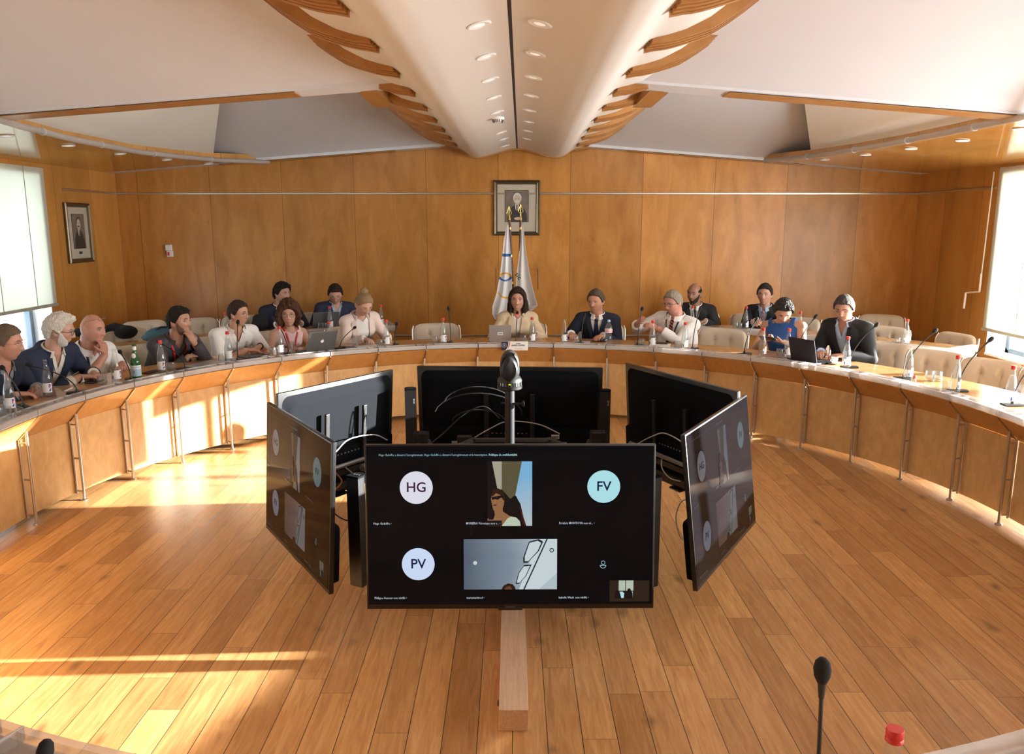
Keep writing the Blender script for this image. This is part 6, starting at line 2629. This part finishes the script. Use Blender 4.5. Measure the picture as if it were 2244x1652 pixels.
glass(ontab(4, 908), 'tumbler cut off by the left frame edge', True)
glass(ontab(88, 870), 'tumbler left of the open bottle before the white-haired person')
glass(ontab(14, 918), 'tumbler at the left frame edge, in front of an open bottle')
glass(ontab(225, 846), 'tumbler between the white-haired and the bald person')
glass(ontab(376, 814), 'tumbler right of the capped bottle before the dark grey shirt')
glass(ontab(488, 794), 'tumbler left of the white polo person\'s bottle')
glass(ontab(599, 779), 'tumbler left of the curly-haired person\'s bottle')
glass(ontab(638, 776), 'tall glass in front of the curly-haired person', True)
glass(ontab(709, 768), 'tumbler in front of the grey laptop lid')
glass(ontab(779, 761), 'tall glass in front of the blond-bun person', True)
glass(ontab(833, r=3.36), 'tumbler near the blond-bun person\'s watch hand')
glass(ontab(953.7, r=3.36), 'tumbler in front of the empty chair left of centre')
glass(ontab(1147.6, r=3.36), 'tumbler before the cream blazer')
glass(ontab(1262, r=3.36), 'tumbler before the navy-suited person with lanyard')
glass(ontab(1406, r=3.36), 'tumbler left of the bottle before the striped tie')
glass(ontab(1484, r=3.36), 'tumbler at the right elbow of the striped-tie person')
glass(ontab(1709, 783), 'tumbler before the blue top person')
glass(ontab(2037, 834), 'left one of a pair of tumblers on the empty right table')
glass(ontab(2054, 835), 'right one of a pair of tumblers on the empty right table')
glass(ontab(2071, 856), 'tumbler left of the second bottle from the right frame edge')
glass(ontab(2231, 880), 'tall glass behind the rightmost bottle', True)
G2 = 'drinking glasses on the second-row desks'
for px, py, lb_ in ((702.8, 722, 'tumbler left of the second-row laptop'), (712, 722, 'tumbler touching the second-row laptop'), (821, 717, 'tumbler at the end of the left second-row desk, left one'), (828, 717, 'tumbler at the end of the left second-row desk, right one'),
                    (1612, 722, 'tumbler left of the bottle before the clasped hands'), (1620, 722, 'tumbler closest to the bottle before the clasped hands'), (1966, 756, 'tumbler left of the bottle at the right end of the second row')):
    glass(ontab(px, py, z=0.753), lb_, False, G2)

# cup and saucer, loose cap, earbud case
cu = thing('coffee_cup', 'white espresso cup on a saucer beside the dark laptop', 'cup', ontab(1828, 797), 0.4)
q = MB()
q.lathe((0, 0, 0.008), [(0, 0), (0.020, 0), (0.024, 0.008), (0.031, 0.050), (0.029, 0.050), (0.022, 0.010), (0, 0.006)], 24)
q.build('cup_bowl', M['china'], cu, True)
q = MB()
q.tube([(-0.028, 0, 0.046), (-0.044, 0, 0.044), (-0.046, 0, 0.030), (-0.026, 0, 0.022)], 0.0035, 8)
q.build('handle', M['china'], cu, True)
sa = thing('saucer', 'white saucer under the espresso cup', 'saucer', cu.location, 0)
q = MB()
q.lathe((0, 0, 0), [(0, 0), (0.030, 0), (0.060, 0.010), (0.061, 0.012), (0.030, 0.006), (0, 0.006)], 28)
q.build('dish', M['china'], sa, True)
q = MB()
q.lathe((0, 0, 0), [(0, 0), (0.0165, 0), (0.0165, 0.018), (0.015, 0.024), (0, 0.024)], 18)
tag(q.build('bottle_cap', M['red'], None, True), 'loose red bottle cap lying on the right table', 'bottle cap').location = ontab(2003, 829)
q = MB()
q.rbox((0, 0, 0.011), (0.055, 0.045, 0.021), 0.010, 3)
tag(q.build('earbud_case', M['reveal'], None, True), 'small white earbud case in front of the dark laptop', 'case').location = ontab(1780, 793)


# laptops
def laptop(pos, rz, w, d, open_deg, m, label, logo=None):
    root = thing('laptop', label, 'laptop', pos, rz)
    q = MB()
    q.rbox((0, 0, 0.008), (w, d, 0.014), 0.004)
    b_ = q.build('base', m, root)
    if open_deg:
        q = MB()
        for r_ in range(4):
            for c_ in range(12):
                q.box((-w * 0.42 + c_ * w * 0.0765, d * 0.28 - r_ * 0.019 - 0.01, 0.0155), (w * 0.065, 0.015, 0.001))
        q.build('keyboard', M['black'], b_)
        a = math.radians(open_deg)
        # hinge on the side away from the user (local -Y looks at the camera side)
        R = Matrix.Rotation(-(a - PI), 3, 'X')
        R = Matrix.Rotation(PI - a, 3, 'X') if False else Matrix.Rotation(-(PI / 2 - a), 3, 'X')
        hinge = Vector((0, -d / 2, 0.014))
        up = Vector((0, -math.cos(PI - a), math.sin(PI - a)))
        nrm = Vector((0, -math.sin(PI - a), -math.cos(PI - a)))
        rot = Matrix((Vector((1, 0, 0)), -nrm, up)).transposed()
        q = MB()
        q.rbox(hinge + up * (d / 2), (w, 0.007, d), 0.003, 2, rot=rot)
        lid = q.build('lid', m, root)
        q = MB()
        q.box(hinge + up * (d / 2) - nrm * 0.0038, (w * 0.94, 0.0006, d * 0.9), rot=rot)
        q.build('screen', emat('laptop_screen', (0.5, 0.6, 0.8), 0.12), lid)
        if logo == 'disc':
            q = MB()
            c_ = hinge + up * (d * 0.52) + nrm * 0.0040
            pts = [c_ + Vector((1, 0, 0)) * 0.016 * math.cos(t) + up * 0.017 * math.sin(t) for t in [2 * PI * i / 20 for i in range(20)]]
            q.add([p for p in pts] + [p + nrm * 0.0004 for p in pts], [tuple(range(20)), tuple(range(39, 19, -1))] + [(i, (i + 1) % 20, 20 + (i + 1) % 20, 20 + i) for i in range(20)])
            q.ellip(c_ + up * 0.021 + Vector((0.003, 0, 0)), (0.002, 0.001, 0.005), 8, 6)
            q.build('lid_mark', M['label'], lid)
        if logo == 'sticker':
            q = MB()
            c_ = hinge + up * (d * 0.45) + nrm * 0.0042
            q.box(c_, (0.055, 0.0006, 0.030), rot=rot)
            st_ = q.build('sticker', M['label'], lid)
            q = MB()
            for i in range(5):
                q.box(c_ + nrm * 0.0006 + Vector((-0.016 + i * 0.008, 0, 0)), (0.0045, 0.0006, 0.010), rot=rot)
            q.build('sticker_print', M['black'], st_)
    return root


P_ = PEOPLE[5]
pos = on_z(690, 770, TZ)
laptop((pos.x, pos.y, TZ), P_.az, 0.305, 0.215, 112, M['spacegrey'], 'dark grey laptop with a round white mark in front of the curly-haired person', 'disc').rotation_euler = (0, 0, P_.az + 0.05)
pos = polar(theta_of(on_z(1096, 748, TZ)), 3.53)
laptop((pos.x, pos.y, TZ), -theta_of(pos), 0.232, 0.17, 100, M['silver'], 'small silver laptop with a printed sticker left of the name plate', 'sticker')
pos = on_z(1786, 797, TZ)
laptop((pos.x + 0.02, pos.y + 0.12, TZ), PEOPLE[15].az - 0.22, 0.30, 0.21, 104, mat('navy_black_alu', (0.014, 0.016, 0.028), 0.5), 'blue-black laptop open before the dark-blazered person')
pos = on_z(718, 722, 0.753)
th_ = theta_of(pos)
pos = polar(th_, 5.15)
laptop((pos.x, pos.y, 0.753), -th_, 0.31, 0.2, 110, M['spacegrey'], 'dark laptop open before the navy-suited person in the second row')
pos = on_z(455, 800, TZ)
laptop((pos.x, pos.y, TZ), -theta_of(pos) + 0.25, 0.32, 0.22, 0, M['silver'], 'closed silver laptop lying before the dark grey shirted person')


def slab(name, cat, px, py, size, m, label, turn=0.0, z=TZ, pt=None):
    pos = pt if pt is not None else on_z(px, py, z)
    q = MB()
    q.rbox((0, 0, size[2] / 2), size, min(size[2] * 0.4, 0.003), 2)
    o = tag(q.build(name, m), label, cat)
    o.location = (pos.x, pos.y, z)
    o.rotation_euler = (0, 0, -theta_of(pos) + turn)
    return o


slab('tablet', 'tablet', 556, 781, (0.25, 0.17, 0.010), M['black'], 'black tablet under the hands of the white polo person', 0.1)
slab('smartphone', 'phone', 207, 837, (0.15, 0.075, 0.009), M['black'], 'black phone by the hands of the white-haired person', 0.3)
slab('smartphone', 'phone', 332, 816, (0.15, 0.075, 0.009), M['black'], 'black phone behind the green bottle', 0.2)
slab('pen', 'pen', 150, 855, (0.13, 0.012, 0.010), M['reveal'], 'white pen lying before the white-haired person', 0.35)
slab('paper', 'paper', 805, 760, (0.30, 0.21, 0.003), M['paper'], 'white papers under the blond-bun person\'s hands', 0.1)
slab('notebook', 'notebook', 768, 763, (0.10, 0.15, 0.012), M['black'], 'black notebook beside the blond-bun person\'s paper', 0.0)
slab('paper', 'paper', 1446, 757, (0.21, 0.29, 0.003), M['paper'], 'white papers before the striped-tie person', 0.2)
slab('smartphone', 'phone', 1446, 753, (0.15, 0.075, 0.009), M['black'], 'black phone lying on the striped-tie person\'s papers', 0.2, TZ + 0.0032)
slab('smartphone', 'phone', 1313, 748, (0.15, 0.08, 0.009), M['black'], 'phone in front of the navy-suited person with lanyard', 0.1)
slab('smartphone', 'phone', 1345, 748, (0.12, 0.06, 0.02), M['silver'], 'grey device left of the plastic bottle', 0.1, pt=polar(theta_of(on_z(1284, 748, TZ)), 3.42))
slab('paper', 'paper', 1664, 723, (0.30, 0.21, 0.004), M['paper'], 'white papers before the person with clasped hands', 0.0, 0.753)
ph = thing('smartphone', 'dark phone held up by the blue top person', 'phone', PHONE15, PHONE15_R)
q = MB()
q.rbox((0, 0, 0), (0.15, 0.075, 0.009), 0.003, 2, rot=Matrix.Rotation(0.5, 3, 'X'))
q.build('phone_body', M['black'], ph)

# name plate
npp = polar(theta_of(on_z(1128, 757, 0.78)), 3.098)
nm = thing('name_plate', 'printed name card with a dark emblem and a red curve on the table rail', 'name plate', (npp.x, npp.y, 0.700), -theta_of(npp) + 0.01)
W_, H_ = 0.268, 0.092
q = MB()
q.box((0, -0.010, H_ / 2), (W_, 0.002, H_), rot=Matrix.Rotation(-0.06, 3, 'X'))
card = q.build('card', M['paper'], nm)
nm.location.z = 0.716
yy = -0.0125


def flatpoly(name, pts, m, par, y):
    q = MB()
    v = [Vector((a, y, b)) for a, b in pts]
    q.add(v, [tuple(range(len(v)))])
    return q.build(name, m, par)


left = [(-W_ / 2, 0.001), (-W_ / 2 + 0.040, 0.001), (-W_ / 2 + 0.056, 0.022), (-W_ / 2 + 0.066, 0.048), (-W_ / 2 + 0.069, 0.072), (-W_ / 2 + 0.066, H_ - 0.001), (-W_ / 2, H_ - 0.001)]
flatpoly('dark_field', left, M['navyprint'], card, -0.0150)
flatpoly('red_curve', [(-W_ / 2 + 0.052, 0.012), (-W_ / 2 + 0.070, 0.035), (-W_ / 2 + 0.080, 0.062), (-W_ / 2 + 0.078, H_ - 0.001), (-W_ / 2 + 0.084, H_ - 0.001), (-W_ / 2 + 0.086, 0.062), (-W_ / 2 + 0.076, 0.034)], M['red'], card, -0.0150)
q = MB()
q.tube([Vector((-W_ / 2 + 0.030 + 0.021 * math.cos(a), -0.0158, 0.052 + 0.021 * math.sin(a))) for a in [2 * PI * i / 24 for i in range(25)]], 0.0011, 5)
q.tube([Vector((-W_ / 2 + 0.030 + 0.005 * math.cos(a), -0.0158, 0.061 + 0.006 * math.sin(a))) for a in [2 * PI * i / 12 for i in range(13)]], 0.0009, 5)
for dx, dz in ((-0.006, 0.050), (0, 0.050), (0.006, 0.050), (-0.003, 0.046), (0.003, 0.046)):
    q.tube([Vector((-W_ / 2 + 0.030 + dx + 0.003 * math.cos(a), -0.0158, dz + 0.003 * math.sin(a))) for a in [2 * PI * i / 10 for i in range(11)]], 0.0005, 4)
q.build('emblem', M['label'], card)
text_mesh('name_text', 'Am\u00e9lie', 0.016, M['navyprint'], card, (0.036, -0.0155, 0.070), align='CENTER', bold=0.0004, res=2)
text_mesh('name_text', 'OUD\u00c9A-CAST\u00c9RA', 0.017, M['navyprint'], card, (0.036, -0.0155, 0.051), align='CENTER', bold=0.0005, res=2)
text_mesh('title_text', 'Pr\u00e9sidente du CNOSF', 0.009, M['navyprint'], card, (0.036, -0.0155, 0.020), align='CENTER', res=2)


# microphones
def mic(base, head, label, lit=False, near=False):
    root = thing('microphone', label, 'microphone', base, 0, 'gooseneck microphones on the ring table')
    h = Vector(head) - Vector(base)
    az = math.atan2(h.y, h.x)
    q = MB()
    q.rbox((0, 0, 0.008), (0.145, 0.058, 0.016), 0.006, 2, rot=Matrix.Rotation(az, 3, 'Z'))
    q.lathe((0, 0, 0), [(0, 0.014), (0.012, 0.014), (0.010, 0.032), (0, 0.034)], 14)
    bs = q.build('base', M['black'], root)
    p0, p3 = Vector((0, 0, 0.02)), h
    d = h.normalized()
    p1 = Vector((0, 0, 0.02 + h.z * 0.42)) + Vector((h.x, h.y, 0)) * 0.02
    pts = []
    for i in range(13):
        t = i / 12
        pts.append(p0 * (1 - t) ** 3 + (p1 * 3 * t * (1 - t) ** 2) + ((p3 - (p3 - p1) * 0.45) * 3 * t * t * (1 - t)) + p3 * t ** 3)
    q = MB()
    q.tube(pts, 0.0042, 8)
    gn = q.build('gooseneck', M['black'], root, True)
    d = (pts[-1] - pts[-2]).normalized()
    q = MB()
    q.tube([h - d * 0.052, h - d * 0.02], [0.0052, 0.0082], 10)
    if lit:
        q.build('collar', emat('red_ring', (1.0, 0.05, 0.03), 1.6), root, True)
    else:
        q.build('collar', M['black'], root, True)
    q = MB()
    q.lathe(h, [(0, -0.024), (0.009, -0.022), (0.0145, -0.010), (0.0160, 0.004), (0.0130, 0.018), (0.006, 0.025), (0, 0.026)], 16, axis=d)
    q.build('foam_windscreen', M['black_soft'], root, True)
    return root


def micp(bx, by, hx, hy, label, lit=False, out=0.20, r=None):
    b = at_ring(bx, r, TZ) if r else on_z(bx, by, TZ)
    rb = math.hypot(b.x - CX, b.y - CY)
    h = on_cyl(hx, hy, rb + out)
    return mic(b, h, label, lit)


micp(51, 893, 6, 806, 'microphone at the left edge, neck bent over the left table', out=0.22)
micp(169.5, 862, 64, 799, 'microphone before the white-haired person, bent to the left', out=0.22)
micp(288, 835, 263, 771, 'microphone between the bald person and the green bottle', out=0.20)
micp(406.5, 811, 349, 750, 'microphone before the dark grey shirted person', out=0.20)
micp(521, 792, 521.4, 706, 'upright microphone before the white polo person', out=0.12)
micp(632, 777, 600, 698, 'microphone before the curly-haired person', out=0.15)
micp(745.7, 763.5, 777, 718, 'microphone before the blond-bun person', out=0.18)
micp(865, 755, 869, 710, 'short microphone between the blond-bun person and the empty chair', out=0.10, r=3.38)
micp(987.8, 748, 983, 676, 'tall microphone before the empty chair left of centre', out=0.10, r=3.38)
micp(1130.4, 744, 1133.6, 686, 'microphone with a glowing red ring before the smiling person in cream', True, out=0.18, r=3.36)
micp(1273.5, 746, 1281, 690, 'thin microphone before the navy-suited person with lanyard', out=0.10, r=3.38)
micp(1397, 752, 1407, 677, 'microphone left of the striped-tie person\'s glass', out=0.10, r=3.38)
micp(1517.5, 759, 1534, 678, 'microphone right of the striped-tie person', out=0.10, r=3.38)
micp(1631, 769, 1658, 700, 'microphone in front of the empty chair beside the blue-top person', out=0.12, r=3.38)
micp(1743.3, 787, 1787.5, 694, 'microphone left of the blue-black laptop', out=0.14)
micp(1861, 806, 1921, 712, 'microphone right of the coffee cup', out=0.16)
micp(1979.6, 830, 2049, 725, 'curved microphone beside the loose red cap', out=0.18)
micp(2098, 858, 2171, 744, 'curved microphone beside the second bottle from the right', out=0.18)
micp(2218, 889, 2290, 772, 'microphone at the right frame edge', out=0.18)
# near microphones (their bases are below the frame)
P_ = on_z(1802, 1470, TZ + 0.40)
mic((P_.x + 0.0, P_.y - 0.02, TZ), (P_.x, P_.y, TZ + 0.40), 'large near microphone rising from the bottom edge of the picture')
P_ = on_z(98, 1650, TZ + 0.20)
mic((P_.x + 0.01, P_.y - 0.08, TZ), (P_.x, P_.y, TZ + 0.20), 'near microphone whose tip shows at the lower left corner')

# ================================================================== flags, pictures, small wall things
def flag(name, label, top, bot_l, bot_r, tilt_pts, yd, rings_fn, mirror=1):
    pass


def flag_obj(label, pole_px, finial_px, outline, yd, side, design):
    """outline: list of (py, px_left, px_right) from top to bottom, in the plane y = yd"""
    tp1 = on_y(finial_px[0], finial_px[1], yd)
    root = thing('flag', label, 'flag', (tp1.x + side * 0.02, yd, 0.0))
    o0 = root.location
    q = MB()
    a = on_y(pole_px[0][0], pole_px[0][1], yd) - o0
    b = on_y(pole_px[1][0], pole_px[1][1], yd) - o0
    dd = (b - a)
    foot = a + dd * ((a.z - 0.05) / -dd.z)
    q.tube([a, foot], 0.0155, 12)
    pl_ = q.build('pole', M['pole'], root, True)
    for k in (0.05, 0.215, 0.38):
        c = a + (foot - a) * k
        q = MB()
        u = (foot - a).normalized()
        q.tube([c - u * 0.014, c + u * 0.014], 0.0185, 12)
        q.build('brass_collar', M['gold'], pl_, True)
    q = MB()
    f0 = tp1 - o0
    q.tube([a, a + Vector((0, 0, 0.05))], [0.016, 0.008], 10)
    pts = [f0, f0 + Vector((0.030, 0, -0.085)), f0 + Vector((0, 0, -0.115)), f0 + Vector((-0.030, 0, -0.085))]
    for i in range(4):
        q.tube([pts[i], pts[(i + 1) % 4]], 0.0045, 6)
    q.tube([pts[0], pts[2]], 0.003, 6)
    q.tube([pts[2], a + Vector((0, 0, 0.03))], 0.007, 8)
    q.build('finial', M['gold'], root, True)
    q = MB()
    q.lathe((foot.x, 0, 0), [(0, 0), (0.16, 0), (0.16, 0.02), (0.05, 0.06), (0.04, 0.12), (0, 0.12)], 24)
    q.build('base', M['gold'], root, True)
    # cloth
    n, m_ = 150, 260
    vs = []
    for j in range(m_ + 1):
        t = j / m_
        py, xl, xr = piece3(outline, t)
        L, R = on_y(xl, py, yd), on_y(xr, py, yd)
        for i in range(n + 1):
            u = i / n
            amp = 0.006 + 0.035 * t
            yo = -0.05 + amp * math.sin(u * 9.5 + t * 1.2 + (0.8 if side > 0 else 0)) * (1 - 0.3 * u) + 0.03 * t * math.sin(u * 3.1)
            hem = 0.0
            if j == m_:
                hem = 0.0
            vs.append(Vector((L.x + (R.x - L.x) * u - o0.x, yo, L.z)))
    fs, ms = [], []
    q = MB()
    for j in range(m_):
        for i in range(n):
            a_ = j * (n + 1) + i
            u, t = (i + 0.5) / n, (j + 0.5) / m_
            py, xl, xr = piece3(outline, t)
            mm = design(xl + (xr - xl) * u, py)
            q.f.append([a_, a_ + n + 1, a_ + n + 2, a_ + 1])
            q.m.append(q.mi(mm))
    q.v = vs
    me = q.mesh('cloth', None, True)
    me.set_sharp_from_angle(angle=math.radians(80)) if hasattr(me, 'set_sharp_from_angle') else None
    c = bpy.data.objects.new('cloth', me)
    COL.objects.link(c)
    c.parent = root
    sol = c.modifiers.new('s', 'SOLIDIFY')
    sol.thickness = 0.0025
    return root, c


def piece3(tab, t):
    k = t * (len(tab) - 1)
    i = min(int(k), len(tab) - 2)
    f = k - i
    return tuple(tab[i][c] + (tab[i + 1][c] - tab[i][c]) * f for c in range(3))


FW = mat('flag_white', (0.74, 0.74, 0.78), 0.8, var=0.03)
FG = mat('flag_offwhite', (0.66, 0.63, 0.62), 0.8, var=0.03)
FB = mat('flag_blue', (0.02, 0.13, 0.42), 0.7)
FY = mat('flag_yellow', (0.80, 0.40, 0.04), 0.7)
FK = mat('flag_black', (0.012, 0.012, 0.012), 0.8)


def d_left(x, y):
    if 556 <= y <= 562 and x < 1120:
        return FB
    cx_, cy_ = 1107, 606
    v = ((x - cx_) / 15.0) ** 2 + ((y - cy_) / 9.5) ** 2
    if 0.42 < v < 1.0:
        return FY if y < cy_ else FB
    v = ((x - 1112) / 23.0) ** 2 + ((y - 634) / 20.0) ** 2
    if 0.68 < v < 1.0 and y > 640 and x < 1120:
        return FY
    return FW


def d_right(x, y):
    return FG


flag_obj('white flag with blue and yellow rings on a leaning brown pole, left of the pair', [(1116.5, 482), (1122, 600)], (1115.5, 452),
         [(492, 1111, 1114), (530, 1104, 1117), (562, 1101, 1119), (600, 1096, 1121), (640, 1089, 1122), (672, 1079, 1122), (688, 1079, 1115), (700, 1086, 1108)], 9.75, -1, d_left)
rf, cl_ = flag_obj('plain off-white flag with a dark lettered edge on a brown pole, right of the pair', [(1141, 482), (1139, 600)], (1141, 447),
                   [(492, 1143, 1146), (530, 1141, 1150), (562, 1137, 1154), (600, 1132, 1161), (630, 1130, 1167), (655, 1134, 1174), (668, 1140, 1178), (680, 1146, 1165)], 9.72, 1, d_right)
P_ = on_y(1131, 598, 9.60)
text_mesh('flag_text', 'sic', 0.085, FK, cl_, (P_.x - rf.location.x, P_.y - rf.location.y - 0.02, P_.z), rot=(PI / 2, 0.95, 0), bold=0.0008, res=2)


def picture(label, px0, py0, px1, py1, plane, sitter):
    if plane == 'back':
        a, b = on_y(px0, py0, YB - 0.03), on_y(px1, py1, YB - 0.03)
        w, h = b.x - a.x, a.z - b.z
        c, rz = Vector(((a.x + b.x) / 2, YB, (a.z + b.z) / 2)), 0.0
    else:
        c, w, h, rz = plane[0], plane[1], plane[2], plane[3]
    root = thing('framed_portrait', label, 'picture', c, rz, 'framed portraits on the walls')
    fw = 0.052 * (h / 0.7)
    q = MB()
    outer = [(-w / 2, -h / 2), (w / 2, -h / 2), (w / 2, h / 2), (-w / 2, h / 2)]
    profl = [(0.0, -0.004), (0.0, -0.030), (0.25, -0.040), (0.6, -0.028), (0.85, -0.032), (1.0, -0.018)]
    rings = []
    for f_, y in profl + [(1.0, -0.004)]:
        rings.append([Vector((x - math.copysign(f_ * fw, x), y, z - math.copysign(f_ * fw, z))) for x, z in outer])
    q.loft(rings, cap=False)
    q.build('frame', M['frame'], root)
    iw, ih = w / 2 - fw, h / 2 - fw
    q = MB()
    q.box((0, -0.012, 0), (iw * 2, 0.006, ih * 2))
    mb_ = q.build('mat_board', M['mat_board'], root)
    pw, phh = iw * 0.60, ih * 0.66
    cz = ih * (0.08 if sitter == 1 else 0.06)
    q = MB()
    q.box((0, -0.0155, cz), (pw * 2 + 0.012, 0.001, phh * 2 + 0.012))
    q.build('inner_line', M['photo_dark'], mb_)
    q = MB()
    q.box((0, -0.0163, cz), (pw * 2, 0.001, phh * 2))
    pr = q.build('portrait_print', M['photo_bg'], mb_)

    def blob(nm_, cx_, cz_, rx, rz_, m, y, n=24, clip=None):
        q = MB()
        pts = [(pw * (cx_ + rx * math.cos(2 * PI * i / n)), cz + phh * (cz_ + rz_ * math.sin(2 * PI * i / n))) for i in range(n)]
        pts = [(max(-pw, min(pw, x)), max(cz - phh, min(cz + phh, z))) for x, z in pts]
        q.add([Vector((x, y, z)) for x, z in pts], [tuple(range(n))])
        q.build(nm_, m, pr)
    blob('suit', 0.05, -0.85, 0.85, 0.95, M['photo_dark'], -0.0172)
    blob('shirt_front', 0.02, -0.02, 0.16, 0.28, M['photo_hair'], -0.0176)
    blob('necktie', 0.02, -0.12, 0.06, 0.26, M['photo_dark'], -0.0179)
    blob('hair', 0.05, 0.52, 0.36, 0.34, M['photo_hair'] if sitter == 1 else M['photo_dark'], -0.0180)
    blob('face', 0.05, 0.43, 0.31, 0.32, M['photo_skin'], -0.0184)
    blob('moustache', 0.05, 0.30, 0.16, 0.045, M['photo_hair'] if sitter == 1 else M['photo_dark'], -0.0188)
    for dx in (-0.11, 0.12):
        blob('eye', 0.05 + dx, 0.49, 0.05, 0.02, M['photo_dark'], -0.0188)
    if sitter == 1:
        blob('clasped_hands', 0.1, -0.80, 0.32, 0.10, M['photo_skin'], -0.0188)
    q = MB()
    q.box((0, -0.0163, -ih * 0.78), (0.07, 0.001, 0.03))
    q.build('caption_plate', M['photo_dark'] if sitter == 2 else M['mat_board'], mb_)
    return root


picture('bronze-framed portrait of an old man with a white moustache on the back wall', 1081, 395, 1183, 516, 'back', 1)
picture('narrow-looking bronze-framed dark portrait on the left wall', 0, 0, 0, 0, (Vector((XL, 9.56, 1.865)), 0.54, 0.69, PI / 2), 2)

pq = thing('wall_plaque', 'faint engraved wooden plaque on the back wall behind the flags', 'plaque', on_y(1134, 611, YB - 0.006))
a, b = on_y(1088, 588, YB), on_y(1180, 635, YB)
w_, h_ = b.x - a.x, a.z - b.z
q = MB()
for (x, z, sx, sz) in ((0, h_ / 2, w_, 0.010), (0, -h_ / 2, w_, 0.010), (-w_ / 2, 0, 0.010, h_), (w_ / 2, 0, 0.010, h_)):
    q.box((x, 0, z), (sx, 0.008, sz))
q.build('border', M['rib'], pq)
text_mesh('plaque_text', 'C', 0.05, M['apron'], pq, (-w_ * 0.46, -0.003, h_ * 0.33), res=1)
text_mesh('plaque_text', 'naire', 0.05, M['apron'], pq, (w_ * 0.28, -0.003, h_ * 0.33), res=1)
text_mesh('plaque_text', 'ents', 0.032, M['apron'], pq, (w_ * 0.34, -0.003, -h_ * 0.02), res=1)

al = thing('alarm_box', 'white wall boxes with a red call point on the back wall at left', 'alarm box', on_y(371, 548, YB - 0.02))
q = MB()
a, b = on_y(362.5, 536, YB - 0.02) - al.location, on_y(377, 549, YB - 0.02) - al.location
q.rbox(((a.x + b.x) / 2, 0, (a.z + b.z) / 2), (b.x - a.x, 0.04, a.z - b.z), 0.006)
q.build('upper_box', M['reveal'], al)
a, b = on_y(366, 549.5, YB - 0.02) - al.location, on_y(379.5, 562.5, YB - 0.02) - al.location
q = MB()
q.rbox(((a.x + b.x) / 2, 0, (a.z + b.z) / 2), (b.x - a.x, 0.04, a.z - b.z), 0.006)
lo_ = q.build('lower_box', M['reveal'], al)
q = MB()
q.rbox((a.x + (b.x - a.x) * 0.35, -0.022, (a.z + b.z) / 2), ((b.x - a.x) * 0.35, 0.004, (a.z - b.z) * 0.6), 0.001)
q.build('red_panel', M['red'], lo_)
